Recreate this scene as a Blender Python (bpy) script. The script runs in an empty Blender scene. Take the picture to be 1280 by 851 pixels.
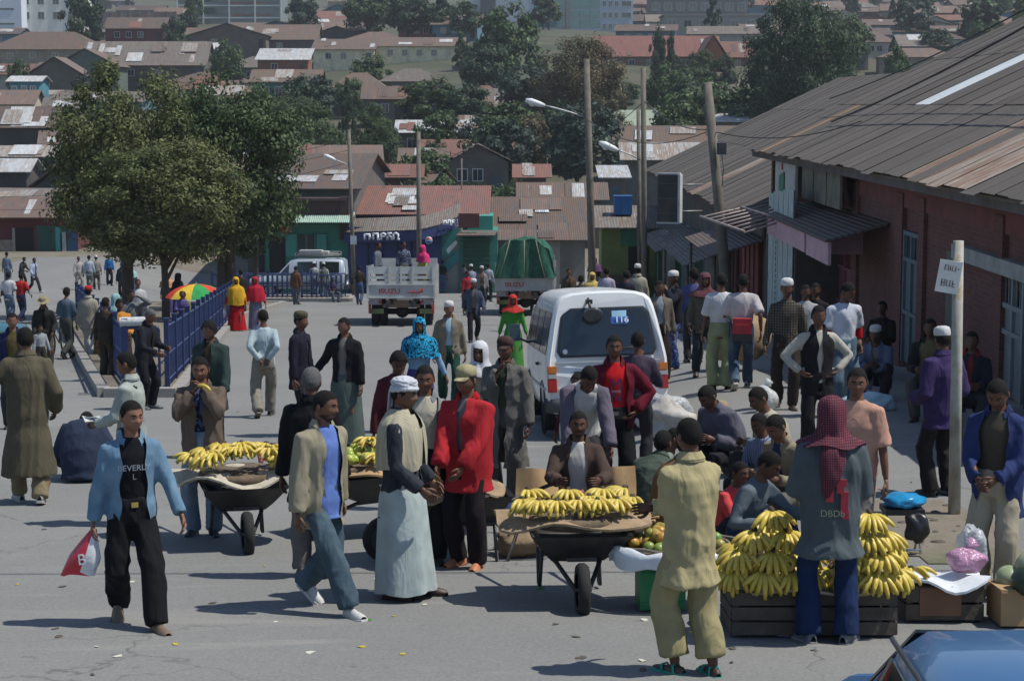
import bpy, bmesh, math, random
import numpy as np
from mathutils import Vector, Matrix, Euler, Quaternion

SC = bpy.context.scene
COL = SC.collection
PI = math.pi
RAD = math.radians
RNG = random.Random(7)

# ------------------------------------------------------------------ camera
FPX = 2400.0                      # focal length in photo pixels (1280 wide)
CAMZ = 2.77
PITCH = math.atan((425.5 - 130.0) / FPX)
cam_d = bpy.data.cameras.new("camera")
cam_d.sensor_width = 36.0
cam_d.lens = FPX / 1280.0 * 36.0
cam_d.clip_start = 0.1
cam_d.clip_end = 6000
cam_d.dof.use_dof = True
cam_d.dof.focus_distance = 18.0
cam_d.dof.aperture_fstop = 14.0
cam = bpy.data.objects.new("camera", cam_d)
COL.objects.link(cam)
cam.location = (0, 0, CAMZ)
cam.rotation_euler = (PI / 2 - PITCH, 0, 0)
SC.camera = cam

# ------------------------------------------------------------------ world, sun, exposure
SUN_EL, SUN_AZ = 60.0, 95.0       # azimuth measured from +Y towards +X
world = bpy.data.worlds.new("World")
SC.world = world
world.use_nodes = True
wn = world.node_tree
sky_node = wn.nodes.new("ShaderNodeTexSky")
sky_node.sky_type = 'NISHITA'
sky_node.sun_disc = False
sky_node.sun_elevation = RAD(SUN_EL)
sky_node.sun_rotation = RAD(SUN_AZ)
sky_node.altitude = 2300
bg = wn.nodes["Background"]
bg.inputs[1].default_value = 0.115
wn.links.new(sky_node.outputs[0], bg.inputs[0])
sl = bpy.data.lights.new("sun", 'SUN')
sl.energy = 4.0
sl.angle = RAD(0.53)
sl.color = (1.0, 0.955, 0.88)
sun = bpy.data.objects.new("sun", sl)
COL.objects.link(sun)
_sd = Vector((math.cos(RAD(SUN_EL)) * math.sin(RAD(SUN_AZ)), math.cos(RAD(SUN_EL)) * math.cos(RAD(SUN_AZ)), math.sin(RAD(SUN_EL))))
sun.rotation_euler = _sd.to_track_quat('Z', 'Y').to_euler()
sun.location = _sd * 60
SC.view_settings.view_transform = 'Standard'
SC.view_settings.look = 'None'
SC.view_settings.gamma = 1.0
SC.view_settings.exposure = 0.42
SC.view_settings.use_curve_mapping = False
SC.cycles.use_denoising = True
SC.cycles.max_bounces = 6
SC.cycles.diffuse_bounces = 3
SC.cycles.glossy_bounces = 3
SC.cycles.transmission_bounces = 4
SC.cycles.volume_bounces = 0
SC.cycles.sample_clamp_indirect = 6

# ------------------------------------------------------------------ picture <-> place
_ct, _st = math.cos(PITCH), math.sin(PITCH)
CAMP = Vector((0, 0, CAMZ))
def ray(px, py):
 a = (px - 640.0) / FPX; b = (425.5 - py) / FPX
 return Vector((a, _ct + b * _st, -_st + b * _ct))
def at(px, py, Y):
 d = ray(px, py)
 return CAMP + d * (Y / d.y)
def proj(p):
 v = Vector(p) - CAMP
 f = v.y * _ct - v.z * _st
 u = v.y * _st + v.z * _ct
 return 640 + FPX * v.x / f, 425.5 - FPX * u / f, f
SLOPE = 0.0708
_ty = [105.0]; _tz = [-SLOPE * 105]
for _Y, _row in ((130, 302), (145, 279), (165, 248), (200, 202), (240, 154), (262, 134), (300, 109), (335, 85), (365, 60), (430, 45), (600, 22), (900, 0), (1500, -24), (3000, -40)):
 _ty.append(_Y); _tz.append(at(640, _row, _Y).z)
def sstep(a, b, x):
 t = min(1.0, max(0.0, (x - a) / (b - a)))
 return t * t * (3 - 2 * t)
def g(x, y):
 if y <= 105:
  z = -SLOPE * y
  z += 0.5 * sstep(0.8, 3.6, x) * sstep(15, 28, y)
  z += 1.3 * sstep(-17, -24, x) * sstep(85, 112, y)
 else:
  z = float(np.interp(y, _ty, _tz))
  k = 1 - sstep(105, 130, y)
  z += 0.5 * sstep(0.8, 3.6, x) * k
  z += 1.3 * sstep(-17, -24, x) * k
  z += sstep(150, 300, y) * (1.2 * math.sin(x * 0.031 + y * 0.02) + 0.8 * math.sin(x * 0.07 - y * 0.013))
 return z
def gp(x, y, dz=0.0):
 return Vector((x, y, g(x, y) + dz))
def ground_at(px, py):
 d = ray(px, py); lo, hi = 2.0, 2000.0
 t = lo
 while t < hi:
  p = CAMP + d * t
  if p.z < g(p.x, p.y): break
  t *= 1.02
 a, b = t / 1.02, t
 for _ in range(30):
  m = (a + b) / 2; p = CAMP + d * m
  if p.z < g(p.x, p.y): b = m
  else: a = m
 return CAMP + d * b
def stand_top(px, top, H):
 """ground point of something H tall whose top is seen at (px, top)"""
 lo, hi = 5.0, 140.0
 for _ in range(50):
  Y = (lo + hi) / 2
  x = 0.0
  for _k in range(3):
   zz = g(x, Y) + H
   v = Vector((0, Y, zz)) - CAMP
   f = v.y * _ct - v.z * _st
   x = (px - 640) / FPX * f
  r = proj((x, Y, g(x, Y) + H))[1]
  if r > top: lo = Y
  else: hi = Y
 return Vector((x, Y, g(x, Y)))
def col_at(px, Y):
 """ground point in picture column px at depth Y"""
 x = 0.0
 for _k in range(4):
  v = Vector((0, Y, g(x, Y))) - CAMP
  x = (px - 640) / FPX * (v.y * _ct - v.z * _st)
 return Vector((x, Y, g(x, Y)))

# ------------------------------------------------------------------ objects
def link(name, data=None, parent=None, loc=None, rot=None, scale=None):
 o = bpy.data.objects.new(name, data)
 COL.objects.link(o)
 if parent is not None: o.parent = parent
 if loc is not None: o.location = loc
 if rot is not None: o.rotation_euler = rot
 if scale is not None: o.scale = scale if not isinstance(scale, (int, float)) else (scale,) * 3
 return o
def tag(o, label=None, cat=None, group=None, kind=None):
 if label: o["label"] = label
 if cat: o["category"] = cat
 if group: o["group"] = group
 if kind: o["kind"] = kind
 return o
def thing(name, label, cat, loc=(0, 0, 0), rotz=0.0, group=None, rot=None):
 o = link(name, None, None, loc, rot if rot is not None else (0, 0, rotz))
 o.empty_display_size = 0.1
 return tag(o, label, cat, group)
def copy_tree(o, parent=None):
 c = o.copy(); COL.objects.link(c)
 c.parent = parent
 for ch in o.children: copy_tree(ch, c)
 return c

def np_mesh(name, V, F, mats=(), smooth=True, midx=None):
 """mesh from numpy arrays: V (n,3), F (m,k) faces all of one size"""
 me = bpy.data.meshes.new(name)
 V = np.asarray(V, dtype=np.float32); F = np.asarray(F, dtype=np.int32)
 m, k = F.shape
 me.vertices.add(len(V)); me.vertices.foreach_set("co", V.ravel())
 me.loops.add(m * k); me.loops.foreach_set("vertex_index", F.ravel())
 me.polygons.add(m)
 me.polygons.foreach_set("loop_start", np.arange(0, m * k, k, dtype=np.int32))
 me.polygons.foreach_set("loop_total", np.full(m, k, dtype=np.int32))
 me.polygons.foreach_set("use_smooth", np.full(m, smooth, dtype=bool))
 for a in mats: me.materials.append(a)
 if midx is not None: me.polygons.foreach_set("material_index", np.asarray(midx, dtype=np.int32))
 me.update(calc_edges=True)
 return me

class MB:
 """collects simple solids into one mesh"""
 def __init__(s): s.v = []; s.f = []; s.m = []; s.s = []
 def add(s, V, F, mi=0, smooth=False):
  o = len(s.v)
  s.v.extend([tuple(p) for p in V])
  for f in F:
   s.f.append(tuple(i + o for i in f)); s.m.append(mi); s.s.append(smooth)
  return s
 def box(s, c, size, rot=None, mi=0):
  hx, hy, hz = size[0] / 2, size[1] / 2, size[2] / 2
  V = [Vector((x, y, z)) for x in (-hx, hx) for y in (-hy, hy) for z in (-hz, hz)]
  if rot is not None:
   R = rot if isinstance(rot, Matrix) else Euler(rot).to_matrix()
   V = [R @ p for p in V]
  V = [p + Vector(c) for p in V]
  return s.add(V, [(0, 1, 3, 2), (4, 6, 7, 5), (0, 4, 5, 1), (2, 3, 7, 6), (0, 2, 6, 4), (1, 5, 7, 3)], mi)
 def tube(s, pts, rad, n=8, mi=0, cap=True, smooth=True, side=None):
  V, F = tube_geo(pts, rad, n, cap, side)
  return s.add(V, F, mi, smooth)
 def lathe(s, prof, n=16, c=(0, 0, 0), mi=0, smooth=True, R=None, cap=True):
  V = []; F = []
  for (r, z) in prof:
   for i in range(n):
    a = 2 * PI * i / n
    p = Vector((r * math.cos(a), r * math.sin(a), z))
    if R is not None: p = R @ p
    V.append(p + Vector(c))
  for j in range(len(prof) - 1):
   for i in range(n):
    F.append((j * n + i, j * n + (i + 1) % n, (j + 1) * n + (i + 1) % n, (j + 1) * n + i))
  if cap:
   F.append(tuple(range(n - 1, -1, -1))); F.append(tuple((len(prof) - 1) * n + i for i in range(n)))
  return s.add(V, F, mi, smooth)
 def sheet(s, P, mi=0, smooth=False):
  """P: rows of points -> grid"""
  r, c = len(P), len(P[0])
  V = [p for row in P for p in row]
  F = [(i * c + j, i * c + j + 1, (i + 1) * c + j + 1, (i + 1) * c + j) for i in range(r - 1) for j in range(c - 1)]
  return s.add(V, F, mi, smooth)
 def slab(s, P, thick, mi=0):
  """closed slab from a polygon P (list of 3d points) pushed along its normal by -thick"""
  P = [Vector(p) for p in P]
  nrm = (P[1] - P[0]).cross(P[2] - P[0]).normalized()
  n = len(P)
  V = P + [p - nrm * thick for p in P]
  F = [tuple(range(n)), tuple(range(2 * n - 1, n - 1, -1))]
  F += [(i, i + n, (i + 1) % n + n, (i + 1) % n) for i in range(n)]
  return s.add(V, F, mi)
 def mesh(s, name, mats):
  me = bpy.data.meshes.new(name)
  me.from_pydata(s.v, [], s.f)
  for a in (mats if isinstance(mats, (list, tuple)) else [mats]): me.materials.append(a)
  me.polygons.foreach_set("material_index", s.m)
  me.polygons.foreach_set("use_smooth", s.s)
  me.update()
  return me
 def build(s, name, mats, parent=None, loc=None, rot=None, scale=None):
  return link(name, s.mesh(name, mats), parent, loc, rot, scale)

def frames(pts, side=None):
 pts = [Vector(p) for p in pts]
 n = len(pts); T = []
 for i in range(n):
  a = pts[max(0, i - 1)]; b = pts[min(n - 1, i + 1)]
  t = (b - a)
  T.append(t.normalized() if t.length > 1e-9 else Vector((0, 0, 1)))
 s = Vector(side) if side is not None else (Vector((1, 0, 0)) if abs(T[0].x) < 0.8 else Vector((0, 1, 0)))
 out = []
 for i in range(n):
  s = (s - T[i] * s.dot(T[i]))
  if s.length < 1e-6: s = T[i].orthogonal()
  s.normalize()
  out.append((pts[i], s.copy(), T[i].cross(s)))
 return out
def tube_geo(pts, rad, n=8, cap=True, side=None):
 fr = frames(pts, side)
 if isinstance(rad, (int, float)): rad = [rad] * len(pts)
 V = []; F = []
 cs = [(math.cos(2 * PI * i / n), math.sin(2 * PI * i / n)) for i in range(n)]
 for (p, a, b), r in zip(fr, rad):
  ra, rb = (r, r) if isinstance(r, (int, float)) else r
  for c, d in cs: V.append(p + a * (c * ra) + b * (d * rb))
 for j in range(len(fr) - 1):
  for i in range(n):
   F.append((j * n + i, j * n + (i + 1) % n, (j + 1) * n + (i + 1) % n, (j + 1) * n + i))
 if cap:
  F.append(tuple(range(n - 1, -1, -1))); F.append(tuple((len(fr) - 1) * n + i for i in range(n)))
 return V, F

# ------------------------------------------------------------------ materials
_M = {}
def srgb(r, g_=None, b=None):
 if g_ is None: r, g_, b = r
 return tuple(((c / 255.0) / 12.92 if c <= 10 else (((c / 255.0) + 0.055) / 1.055) ** 2.4) for c in (r, g_, b))
def _new(key):
 m = bpy.data.materials.new(key); m.use_nodes = True
 nt = m.node_tree
 return m, nt, nt.nodes["Principled BSDF"]
def N(nt, typ, **kw):
 n = nt.nodes.new(typ)
 for k, v in kw.items():
  if k.startswith('i_'):
   n.inputs[int(k[2:]) if k[2:].isdigit() else k[2:]].default_value = v
  else: setattr(n, k, v)
 return n
def ramp(nt, fac, stops, interp='LINEAR'):
 r = nt.nodes.new("ShaderNodeValToRGB"); r.color_ramp.interpolation = interp
 while len(r.color_ramp.elements) < len(stops): r.color_ramp.elements.new(0.5)
 for e, (p, c) in zip(r.color_ramp.elements, stops):
  e.position = p; e.color = tuple(c) + (1,) if len(c) == 3 else c
 nt.links.new(fac, r.inputs[0])
 return r.outputs[0]
def mixc(nt, fac, a, b, blend='MIX'):
 m = nt.nodes.new("ShaderNodeMix"); m.data_type = 'RGBA'; m.blend_type = blend
 for sock, val in ((m.inputs[0], fac), (m.inputs[6], a), (m.inputs[7], b)):
  if isinstance(val, (int, float)): sock.default_value = val
  elif isinstance(val, tuple): sock.default_value = val + (1,) if len(val) == 3 else val
  else: nt.links.new(val, sock)
 return m.outputs[2]
def coords(nt, scale=(1, 1, 1), kind='Object', rot=(0, 0, 0)):
 tc = nt.nodes.new("ShaderNodeTexCoord"); mp = nt.nodes.new("ShaderNodeMapping")
 mp.inputs['Scale'].default_value = scale; mp.inputs['Rotation'].default_value = rot
 nt.links.new(tc.outputs[kind], mp.inputs[0])
 return mp.outputs[0]
def noise(nt, vec, scale, detail=3, rough=0.55, dist=0.0):
 n = nt.nodes.new("ShaderNodeTexNoise")
 n.inputs['Scale'].default_value = scale; n.inputs['Detail'].default_value = detail
 n.inputs['Roughness'].default_value = rough; n.inputs['Distortion'].default_value = dist
 nt.links.new(vec, n.inputs['Vector'])
 return n.outputs[0]
def bump(nt, bsdf, h, strength=0.3, dist=0.01):
 b = nt.nodes.new("ShaderNodeBump")
 b.inputs['Strength'].default_value = strength; b.inputs['Distance'].default_value = dist
 nt.links.new(h, b.inputs['Height']); nt.links.new(b.outputs[0], bsdf.inputs['Normal'])
def mul(c, k): return tuple(min(1.0, x * k) for x in c[:3])
def M(col, rough=0.7, metal=0.0, var=0.18, nscale=3.0, bmp=0.0, bscale=30.0, spec=0.5, coat=0.0, name="paint", dirt=0.0):
 """general weathered surface: base colour, mottled by noise"""
 key = ("M", name, tuple(round(c, 3) for c in col), rough, metal, var, nscale, bmp, bscale, spec, coat, dirt)
 if key in _M: return _M[key]
 m, nt, b = _new(name)
 b.inputs['Roughness'].default_value = rough; b.inputs['Metallic'].default_value = metal
 b.inputs['Specular IOR Level'].default_value = spec
 b.inputs['Coat Weight'].default_value = coat
 v = coords(nt)
 if var > 0:
  n = noise(nt, v, nscale, 5, 0.6)
  c = ramp(nt, n, [(0.3, mul(col, 1 - var)), (0.55, col), (0.75, mul(col, 1 + var * 0.7))])
  if dirt > 0:
   n2 = noise(nt, v, nscale * 0.45, 6, 0.7, 0.5)
   f = ramp(nt, n2, [(0.5, (0, 0, 0)), (0.72, (dirt,) * 3)])
   c = mixc(nt, f, c, (0.10, 0.075, 0.05))
  nt.links.new(c, b.inputs['Base Color'])
 else: b.inputs['Base Color'].default_value = tuple(col[:3]) + (1,)
 if bmp > 0: bump(nt, b, noise(nt, v, bscale, 4), bmp, 0.01)
 _M[key] = m
 return m
def cloth(col, pattern=None, col2=None, scale=1.0, shine=0.0):
 key = ("cloth", tuple(round(c, 3) for c in col), pattern, col2, scale, shine)
 if key in _M: return _M[key]
 m, nt, b = _new("cloth")
 b.inputs['Roughness'].default_value = 0.9 - shine
 b.inputs['Specular IOR Level'].default_value = 0.18 + shine * 0.5
 v = coords(nt)
 n = noise(nt, v, 5.0, 4, 0.6)
 base = ramp(nt, n, [(0.28, mul(col, 0.80)), (0.55, col), (0.78, mul(col, 1.16))])
 if pattern == 'plaid':
  w1 = N(nt, "ShaderNodeTexWave", wave_type='BANDS', bands_direction='X', i_Scale=9 * scale)
  w2 = N(nt, "ShaderNodeTexWave", wave_type='BANDS', bands_direction='Z', i_Scale=9 * scale)
  nt.links.new(v, w1.inputs[0]); nt.links.new(v, w2.inputs[0])
  a = ramp(nt, w1.outputs[1], [(0.62, (0, 0, 0)), (0.7, (0.75,) * 3)])
  c = ramp(nt, w2.outputs[1], [(0.62, (0, 0, 0)), (0.7, (0.75,) * 3)])
  base = mixc(nt, a, base, col2); base = mixc(nt, c, base, col2)
 elif pattern == 'stripe':
  w1 = N(nt, "ShaderNodeTexWave", wave_type='BANDS', bands_direction='X', i_Scale=14 * scale)
  nt.links.new(v, w1.inputs[0])
  a = ramp(nt, w1.outputs[1], [(0.55, (0, 0, 0)), (0.65, (1, 1, 1))])
  base = mixc(nt, a, base, col2)
 elif pattern == 'blotch':
  n3 = noise(nt, v, 16 * scale, 2, 0.5, 1.2)
  a = ramp(nt, n3, [(0.49, (0, 0, 0)), (0.53, (1, 1, 1))])
  base = mixc(nt, a, base, col2)
 elif pattern == 'worn':
  n3 = noise(nt, v, 3.2, 3, 0.6, 0.3)
  a = ramp(nt, n3, [(0.45, (0, 0, 0)), (0.7, (1, 1, 1))])
  base = mixc(nt, a, base, col2)
 nt.links.new(base, b.inputs['Base Color'])
 v2 = coords(nt, (1, 1, .38))
 wv = noise(nt, v2, 7, 2, 0.45, 1.6)
 bump(nt, b, wv, 0.5, 0.035)
 _M[key] = m
 return m
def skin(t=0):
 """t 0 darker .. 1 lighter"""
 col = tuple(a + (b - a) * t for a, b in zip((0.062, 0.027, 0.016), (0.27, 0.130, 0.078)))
 key = ("skin", round(t, 1))
 if key in _M: return _M[key]
 m, nt, b = _new("skin")
 b.inputs['Roughness'].default_value = 0.52
 b.inputs['Specular IOR Level'].default_value = 0.3
 n = noise(nt, coords(nt), 14, 4)
 c = ramp(nt, n, [(0.3, mul(col, 0.82)), (0.7, mul(col, 1.15))])
 nt.links.new(c, b.inputs['Base Color'])
 _M[key] = m
 return m
HAIR = M((0.008, 0.007, 0.006), 0.85, var=0.3, nscale=60, bmp=0.8, bscale=140, spec=0.2, name="hair")
GREYHAIR = M((0.10, 0.10, 0.098), 0.9, var=0.35, nscale=60, bmp=0.8, bscale=140, spec=0.2, name="grey_hair")
BEARD = M((0.022, 0.014, 0.010), 0.8, var=0.3, nscale=80, name="beard")
EYEW = M((0.20, 0.18, 0.165), 0.3, var=0, name="eye_white")
EYED = M((0.01, 0.007, 0.005), 0.15, var=0, name="eye_dark")

# ================================================================== people
JOBS = []
def ringloft(rings, n=20):
 V = []; F = []
 for (c, ax, ay, rx, ry) in rings:
  for i in range(n):
   a = 2 * PI * i / n
   V.append(c + ax * (rx * math.cos(a)) + ay * (ry * math.sin(a)))
 for j in range(len(rings) - 1):
  for i in range(n):
   F.append((j * n + i, j * n + (i + 1) % n, (j + 1) * n + (i + 1) % n, (j + 1) * n + i))
 F.append(tuple(range(n - 1, -1, -1))); F.append(tuple((len(rings) - 1) * n + i for i in range(n)))
 return V, F
def raw_job(parts, voxel, name, mat, parent, post=None, smooth=3):
 mb = MB()
 for V, F in parts: mb.add(V, F)
 me = mb.mesh(name, mat)
 o = link(name, me, parent)
 r = o.modifiers.new("r", 'REMESH'); r.mode = 'VOXEL'; r.voxel_size = voxel; r.use_smooth_shade = True
 if smooth:
  s = o.modifiers.new("s", 'SMOOTH'); s.factor = 0.5; s.iterations = smooth
 JOBS.append((o, post, mat))
 return o
def flush_jobs():
 bpy.context.view_layer.update()
 dg = bpy.context.evaluated_depsgraph_get()
 res = []
 for o, post, mat in JOBS:
  ev = o.evaluated_get(dg)
  me = ev.to_mesh()
  nv = len(me.vertices); V = np.empty(nv * 3, dtype=np.float32); me.vertices.foreach_get("co", V)
  NO = np.empty(nv * 3, dtype=np.float32); me.vertices.foreach_get("normal", NO)
  nl = len(me.loops); L = np.empty(nl, dtype=np.int32); me.loops.foreach_get("vertex_index", L)
  npoly = len(me.polygons)
  ok = (nl == npoly * 4)
  ev.to_mesh_clear()
  res.append((V.reshape(-1, 3), NO.reshape(-1, 3), L.reshape(-1, 4) if ok else None))
 for (o, post, mat), (V, NO, F) in zip(JOBS, res):
  old = o.data
  o.modifiers.clear()
  if F is None or len(F) == 0: continue
  if post is not None:
   me = post(V, NO, F)
  else: me = np_mesh(old.name, V, F, [mat])
  o.data = me
  bpy.data.meshes.remove(old)
 JOBS.clear()
def wrinkle(V, NO, amp, seed, freq=1.0, stretch=(1, 1, .55)):
 r = np.random.RandomState(seed)
 d = np.zeros(len(V), dtype=np.float32)
 P = V * np.array(stretch, dtype=np.float32)
 warp = 0.35 * np.sin(P @ r.normal(0, 9, 3).astype(np.float32) + r.rand() * 6)
 w2 = np.sin(P @ r.normal(0, 5, 3).astype(np.float32) + r.rand() * 6)
 for k in range(8):
  kv = r.normal(0, 1, 3).astype(np.float32); kv /= np.linalg.norm(kv) + 1e-6
  f = freq * (9 + 26 * r.rand())
  s = np.sin(P @ (kv * f) + r.rand() * 6.28 + warp * 4 + w2 * 1.5)
  mask = .5 + .5 * np.sin(P @ r.normal(0, 6, 3).astype(np.float32) + r.rand() * 6)
  d += ((1 - np.abs(s)) ** 2 * 1.7 - 0.5) * mask if k % 3 else s * 0.5
 return V + NO * (np.clip(d, -1.6, 2.4) * amp / 2.0)[:, None]

# ---------------------------------------------------------------- head
def head_dirs(nu, nv):
 D = []
 for j in range(1, nv):
  ph = PI * j / nv
  for i in range(nu):
   th = 2 * PI * i / nu
   D.append((math.sin(ph) * math.sin(th), -math.sin(ph) * math.cos(th), math.cos(ph)))
 return np.array(D)
def head_shape(D):
 x, y, z = D[:, 0], D[:, 1], D[:, 2]
 X = x * 0.077; Y = y * 0.097; Z = z * 0.116
 front = np.clip(-y, 0, 1)
 low = np.clip(-z, 0, 1)
 X = X * (1 - 0.30 * low ** 1.6)                 # jaw
 X = X * (1 + 0.16 * np.clip(z, 0, 1) ** 2)
 Y = Y * (1 + 0.16 * np.clip(z, 0, 1) ** 2)
 Y = np.where(y > 0, Y * (1 - 0.30 * low ** 1.3), Y * (1 - 0.02 * low))
 Y = Y + 0.012 * np.clip(z, -1, 0)               # nape in
 Y = np.where(y < 0, np.maximum(Y, -0.090 - 0.004 * front), Y)
 gx = lambda c, s: np.exp(-((X - c) / s) ** 2)
 gz = lambda c, s: np.exp(-((Z - c) / s) ** 2)
 fm = (y < -0.2)
 Y = Y - fm * (0.024 * gx(0, 0.013) * gz(-0.022, 0.017) + 0.010 * gx(0, 0.011) * gz(0.002, 0.02))     # nose
 Y = Y - fm * 0.005 * (gx(0.013, 0.008) + gx(-0.013, 0.008)) * gz(-0.030, 0.008)
 Y = Y + fm * 0.011 * (gx(0.031, 0.015) + gx(-0.031, 0.015)) * gz(0.006, 0.011)                        # eye sockets
 Y = Y - fm * 0.006 * gz(0.026, 0.010) * np.exp(-(X / 0.05) ** 2)                                     # brow
 Y = Y - fm * 0.009 * gx(0, 0.024) * gz(-0.062, 0.012)                                                # mouth
 Y = Y + fm * 0.004 * gx(0, 0.022) * gz(-0.0625, 0.003)
 Y = Y - fm * 0.008 * gx(0, 0.022) * gz(-0.100, 0.014)                                                # chin
 Y = Y - fm * 0.004 * (gx(0.045, 0.018) + gx(-0.045, 0.018)) * gz(-0.022, 0.018)                       # cheeks
 return np.stack([X, Y, Z], 1)
def grid_faces(nu, nrow, o=0):
 F = []
 for j in range(nrow - 1):
  for i in range(nu):
   F.append((o + j * nu + i, o + j * nu + (i + 1) % nu, o + (j + 1) * nu + (i + 1) % nu, o + (j + 1) * nu + i))
 return F
def ellipsoid(c, r, nu=8, nv=6):
 V = []; F = []
 for j in range(nv + 1):
  ph = PI * j / nv
  for i in range(nu):
   th = 2 * PI * i / nu
   V.append((c[0] + r[0] * math.sin(ph) * math.cos(th), c[1] + r[1] * math.sin(ph) * math.sin(th), c[2] + r[2] * math.cos(ph)))
 F = [tuple(reversed(f)) for f in grid_faces(nu, nv + 1)]
 return V, F
_HT = {}
def head_template(lod, beard):
 key = (lod, beard)
 if key in _HT: return _HT[key]
 nu, nv = ((40, 34), (24, 20), (14, 12))[lod]
 P = head_shape(head_dirs(nu, nv))
 V = [tuple(p) for p in P]; F = []; MI = []
 for f in grid_faces(nu, nv - 1):
  c = P[list(f)].mean(0)
  mi = 0
  if c[1] < -0.055 and abs(c[0]) < 0.024 and -0.071 < c[2] < -0.054: mi = 3
  elif beard and c[1] < 0.0 and (c[2] < -0.080 or (c[2] < -0.05 and abs(c[0]) > 0.046)): mi = 5
  elif beard and -0.053 < c[2] < -0.046 and c[1] < -0.06 and abs(c[0]) < 0.026: mi = 5
  elif c[1] < -0.05 and 0.020 < c[2] < 0.030 and 0.014 < abs(c[0]) < 0.048 and lod == 0: mi = 4
  F.append(tuple(reversed(f))); MI.append(mi)
 n = len(V)
 V.append((0, 0, 0.116)); V.append((0, 0.005, -0.104))
 for i in range(nu):
  F.append((n, i, (i + 1) % nu)); MI.append(0)
  F.append((n + 1, (nv - 2) * nu + (i + 1) % nu, (nv - 2) * nu + i)); MI.append(0)
 for s in (-1, 1):
  eu = (8, 6, 4)[lod]
  for (c, r, mi) in (((s * 0.031, -0.079, 0.005), (0.0125, 0.008, 0.0055), 1), ((s * 0.031, -0.0842, 0.005), (0.0058, 0.004, 0.0056), 2), ((s * 0.079, 0.012, -0.006), (0.008, 0.019, 0.031), 0)):
   v, f = ellipsoid(c, r, eu, eu - 1 if lod < 2 else 3)
   o = len(V); V += v
   F += [tuple(i + o for i in q) for q in f]; MI += [mi] * len(f)
 _HT[key] = (np.array(V), F, MI)
 return _HT[key]
_HM = {}
def hair_mesh(style, lod, mat):
 key = (style, lod, mat.name)
 if key in _HM: return _HM[key]
 nu, nv = ((40, 34), (26, 20), (14, 12))[lod]
 D = head_dirs(nu, nv); P = head_shape(D)
 thick = {'short': 0.0055, 'afro': 0.02, 'buzz': 0.004, 'receding': 0.007, 'long': 0.016}[style]
 keep = []
 rr = np.random.RandomState(3)
 Pn = P / np.linalg.norm(P, axis=1)[:, None]
 Q = P + Pn * (thick * (0.85 + 0.3 * rr.rand(len(P))))[:, None]
 hl = 0.074 if style != 'receding' else 0.098
 def inside(c):
  # hairline: high at the front, low at the back
  t = (c[1] + 0.09) / 0.19
  z0 = hl + (0.0 - hl) * sstep(0.12, 0.42, t) - 0.055 * sstep(0.45, 0.9, t)
  if style == 'long': z0 -= 0.05 * sstep(0.4, 0.7, t)
  if style == 'receding' and c[2] > 0.07 and c[1] < 0.03 and abs(c[0]) < 0.05: return False
  return c[2] > z0
 F = [tuple(reversed(f)) for f in grid_faces(nu, nv - 1) if inside(P[list(f)].mean(0))]
 V = [tuple(p) for p in Q]
 n = len(V)
 if style != 'receding':
  V.append((0, 0, 0.116 + thick))
  for i in range(nu): F.append((n, i, (i + 1) % nu))
 me = bpy.data.meshes.new("hair"); me.from_pydata(V, [], F); me.materials.append(mat)
 me.polygons.foreach_set("use_smooth", [True] * len(F)); me.update()
 _HM[key] = me
 return me
def hand_geo(curl, lod, s):
 """hand pointing along -Z from the wrist, palm facing +Y... thumb on the s side of x"""
 V = []; F = []
 def put(v, f):
  o = len(V); V.extend([tuple(p) for p in v]); F.extend([tuple(i + o for i in q) for q in f])
 n = (7, 5, 4)[lod]
 pts = [(0, 0, 0.015), (0, 0, -0.02), (0, 0.002, -0.055), (0, 0.004, -0.088)]
 put(*tube_geo(pts, [(0.024, 0.018), (0.033, 0.015), (0.041, 0.014), (0.038, 0.011)], max(n, 6), True, side=(1, 0, 0)))
 for k, (x, L) in enumerate(((-0.030, 0.062), (-0.010, 0.078), (0.010, 0.083), (0.030, 0.074))):
  x = -x * s
  p = Vector((x, 0.003, -0.084)); a = 0.15 + curl * 0.3; pp = [p]
  for j in range(3):
   a += curl * (0.55 + 0.12 * j)
   p = p + Vector((0, math.sin(a), -math.cos(a))) * (L / 3) * (1.15 - 0.12 * j)
   pp.append(p)
  put(*tube_geo(pp, [0.0092, 0.0088, 0.0080, 0.0062], n, True, side=(1, 0, 0)))
 p = Vector((s * 0.028, 0.004, -0.028))
 pp = [p, p + Vector((s * 0.022, 0.012, -0.026)), p + Vector((s * 0.028, 0.022 + curl * 0.008, -0.052)), p + Vector((s * 0.022, 0.030 + curl * 0.016, -0.072))]
 put(*tube_geo(pp, [0.013, 0.0115, 0.010, 0.0075], n, True, side=(0, 1, 0)))
 return V, F
_SH = {}
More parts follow.
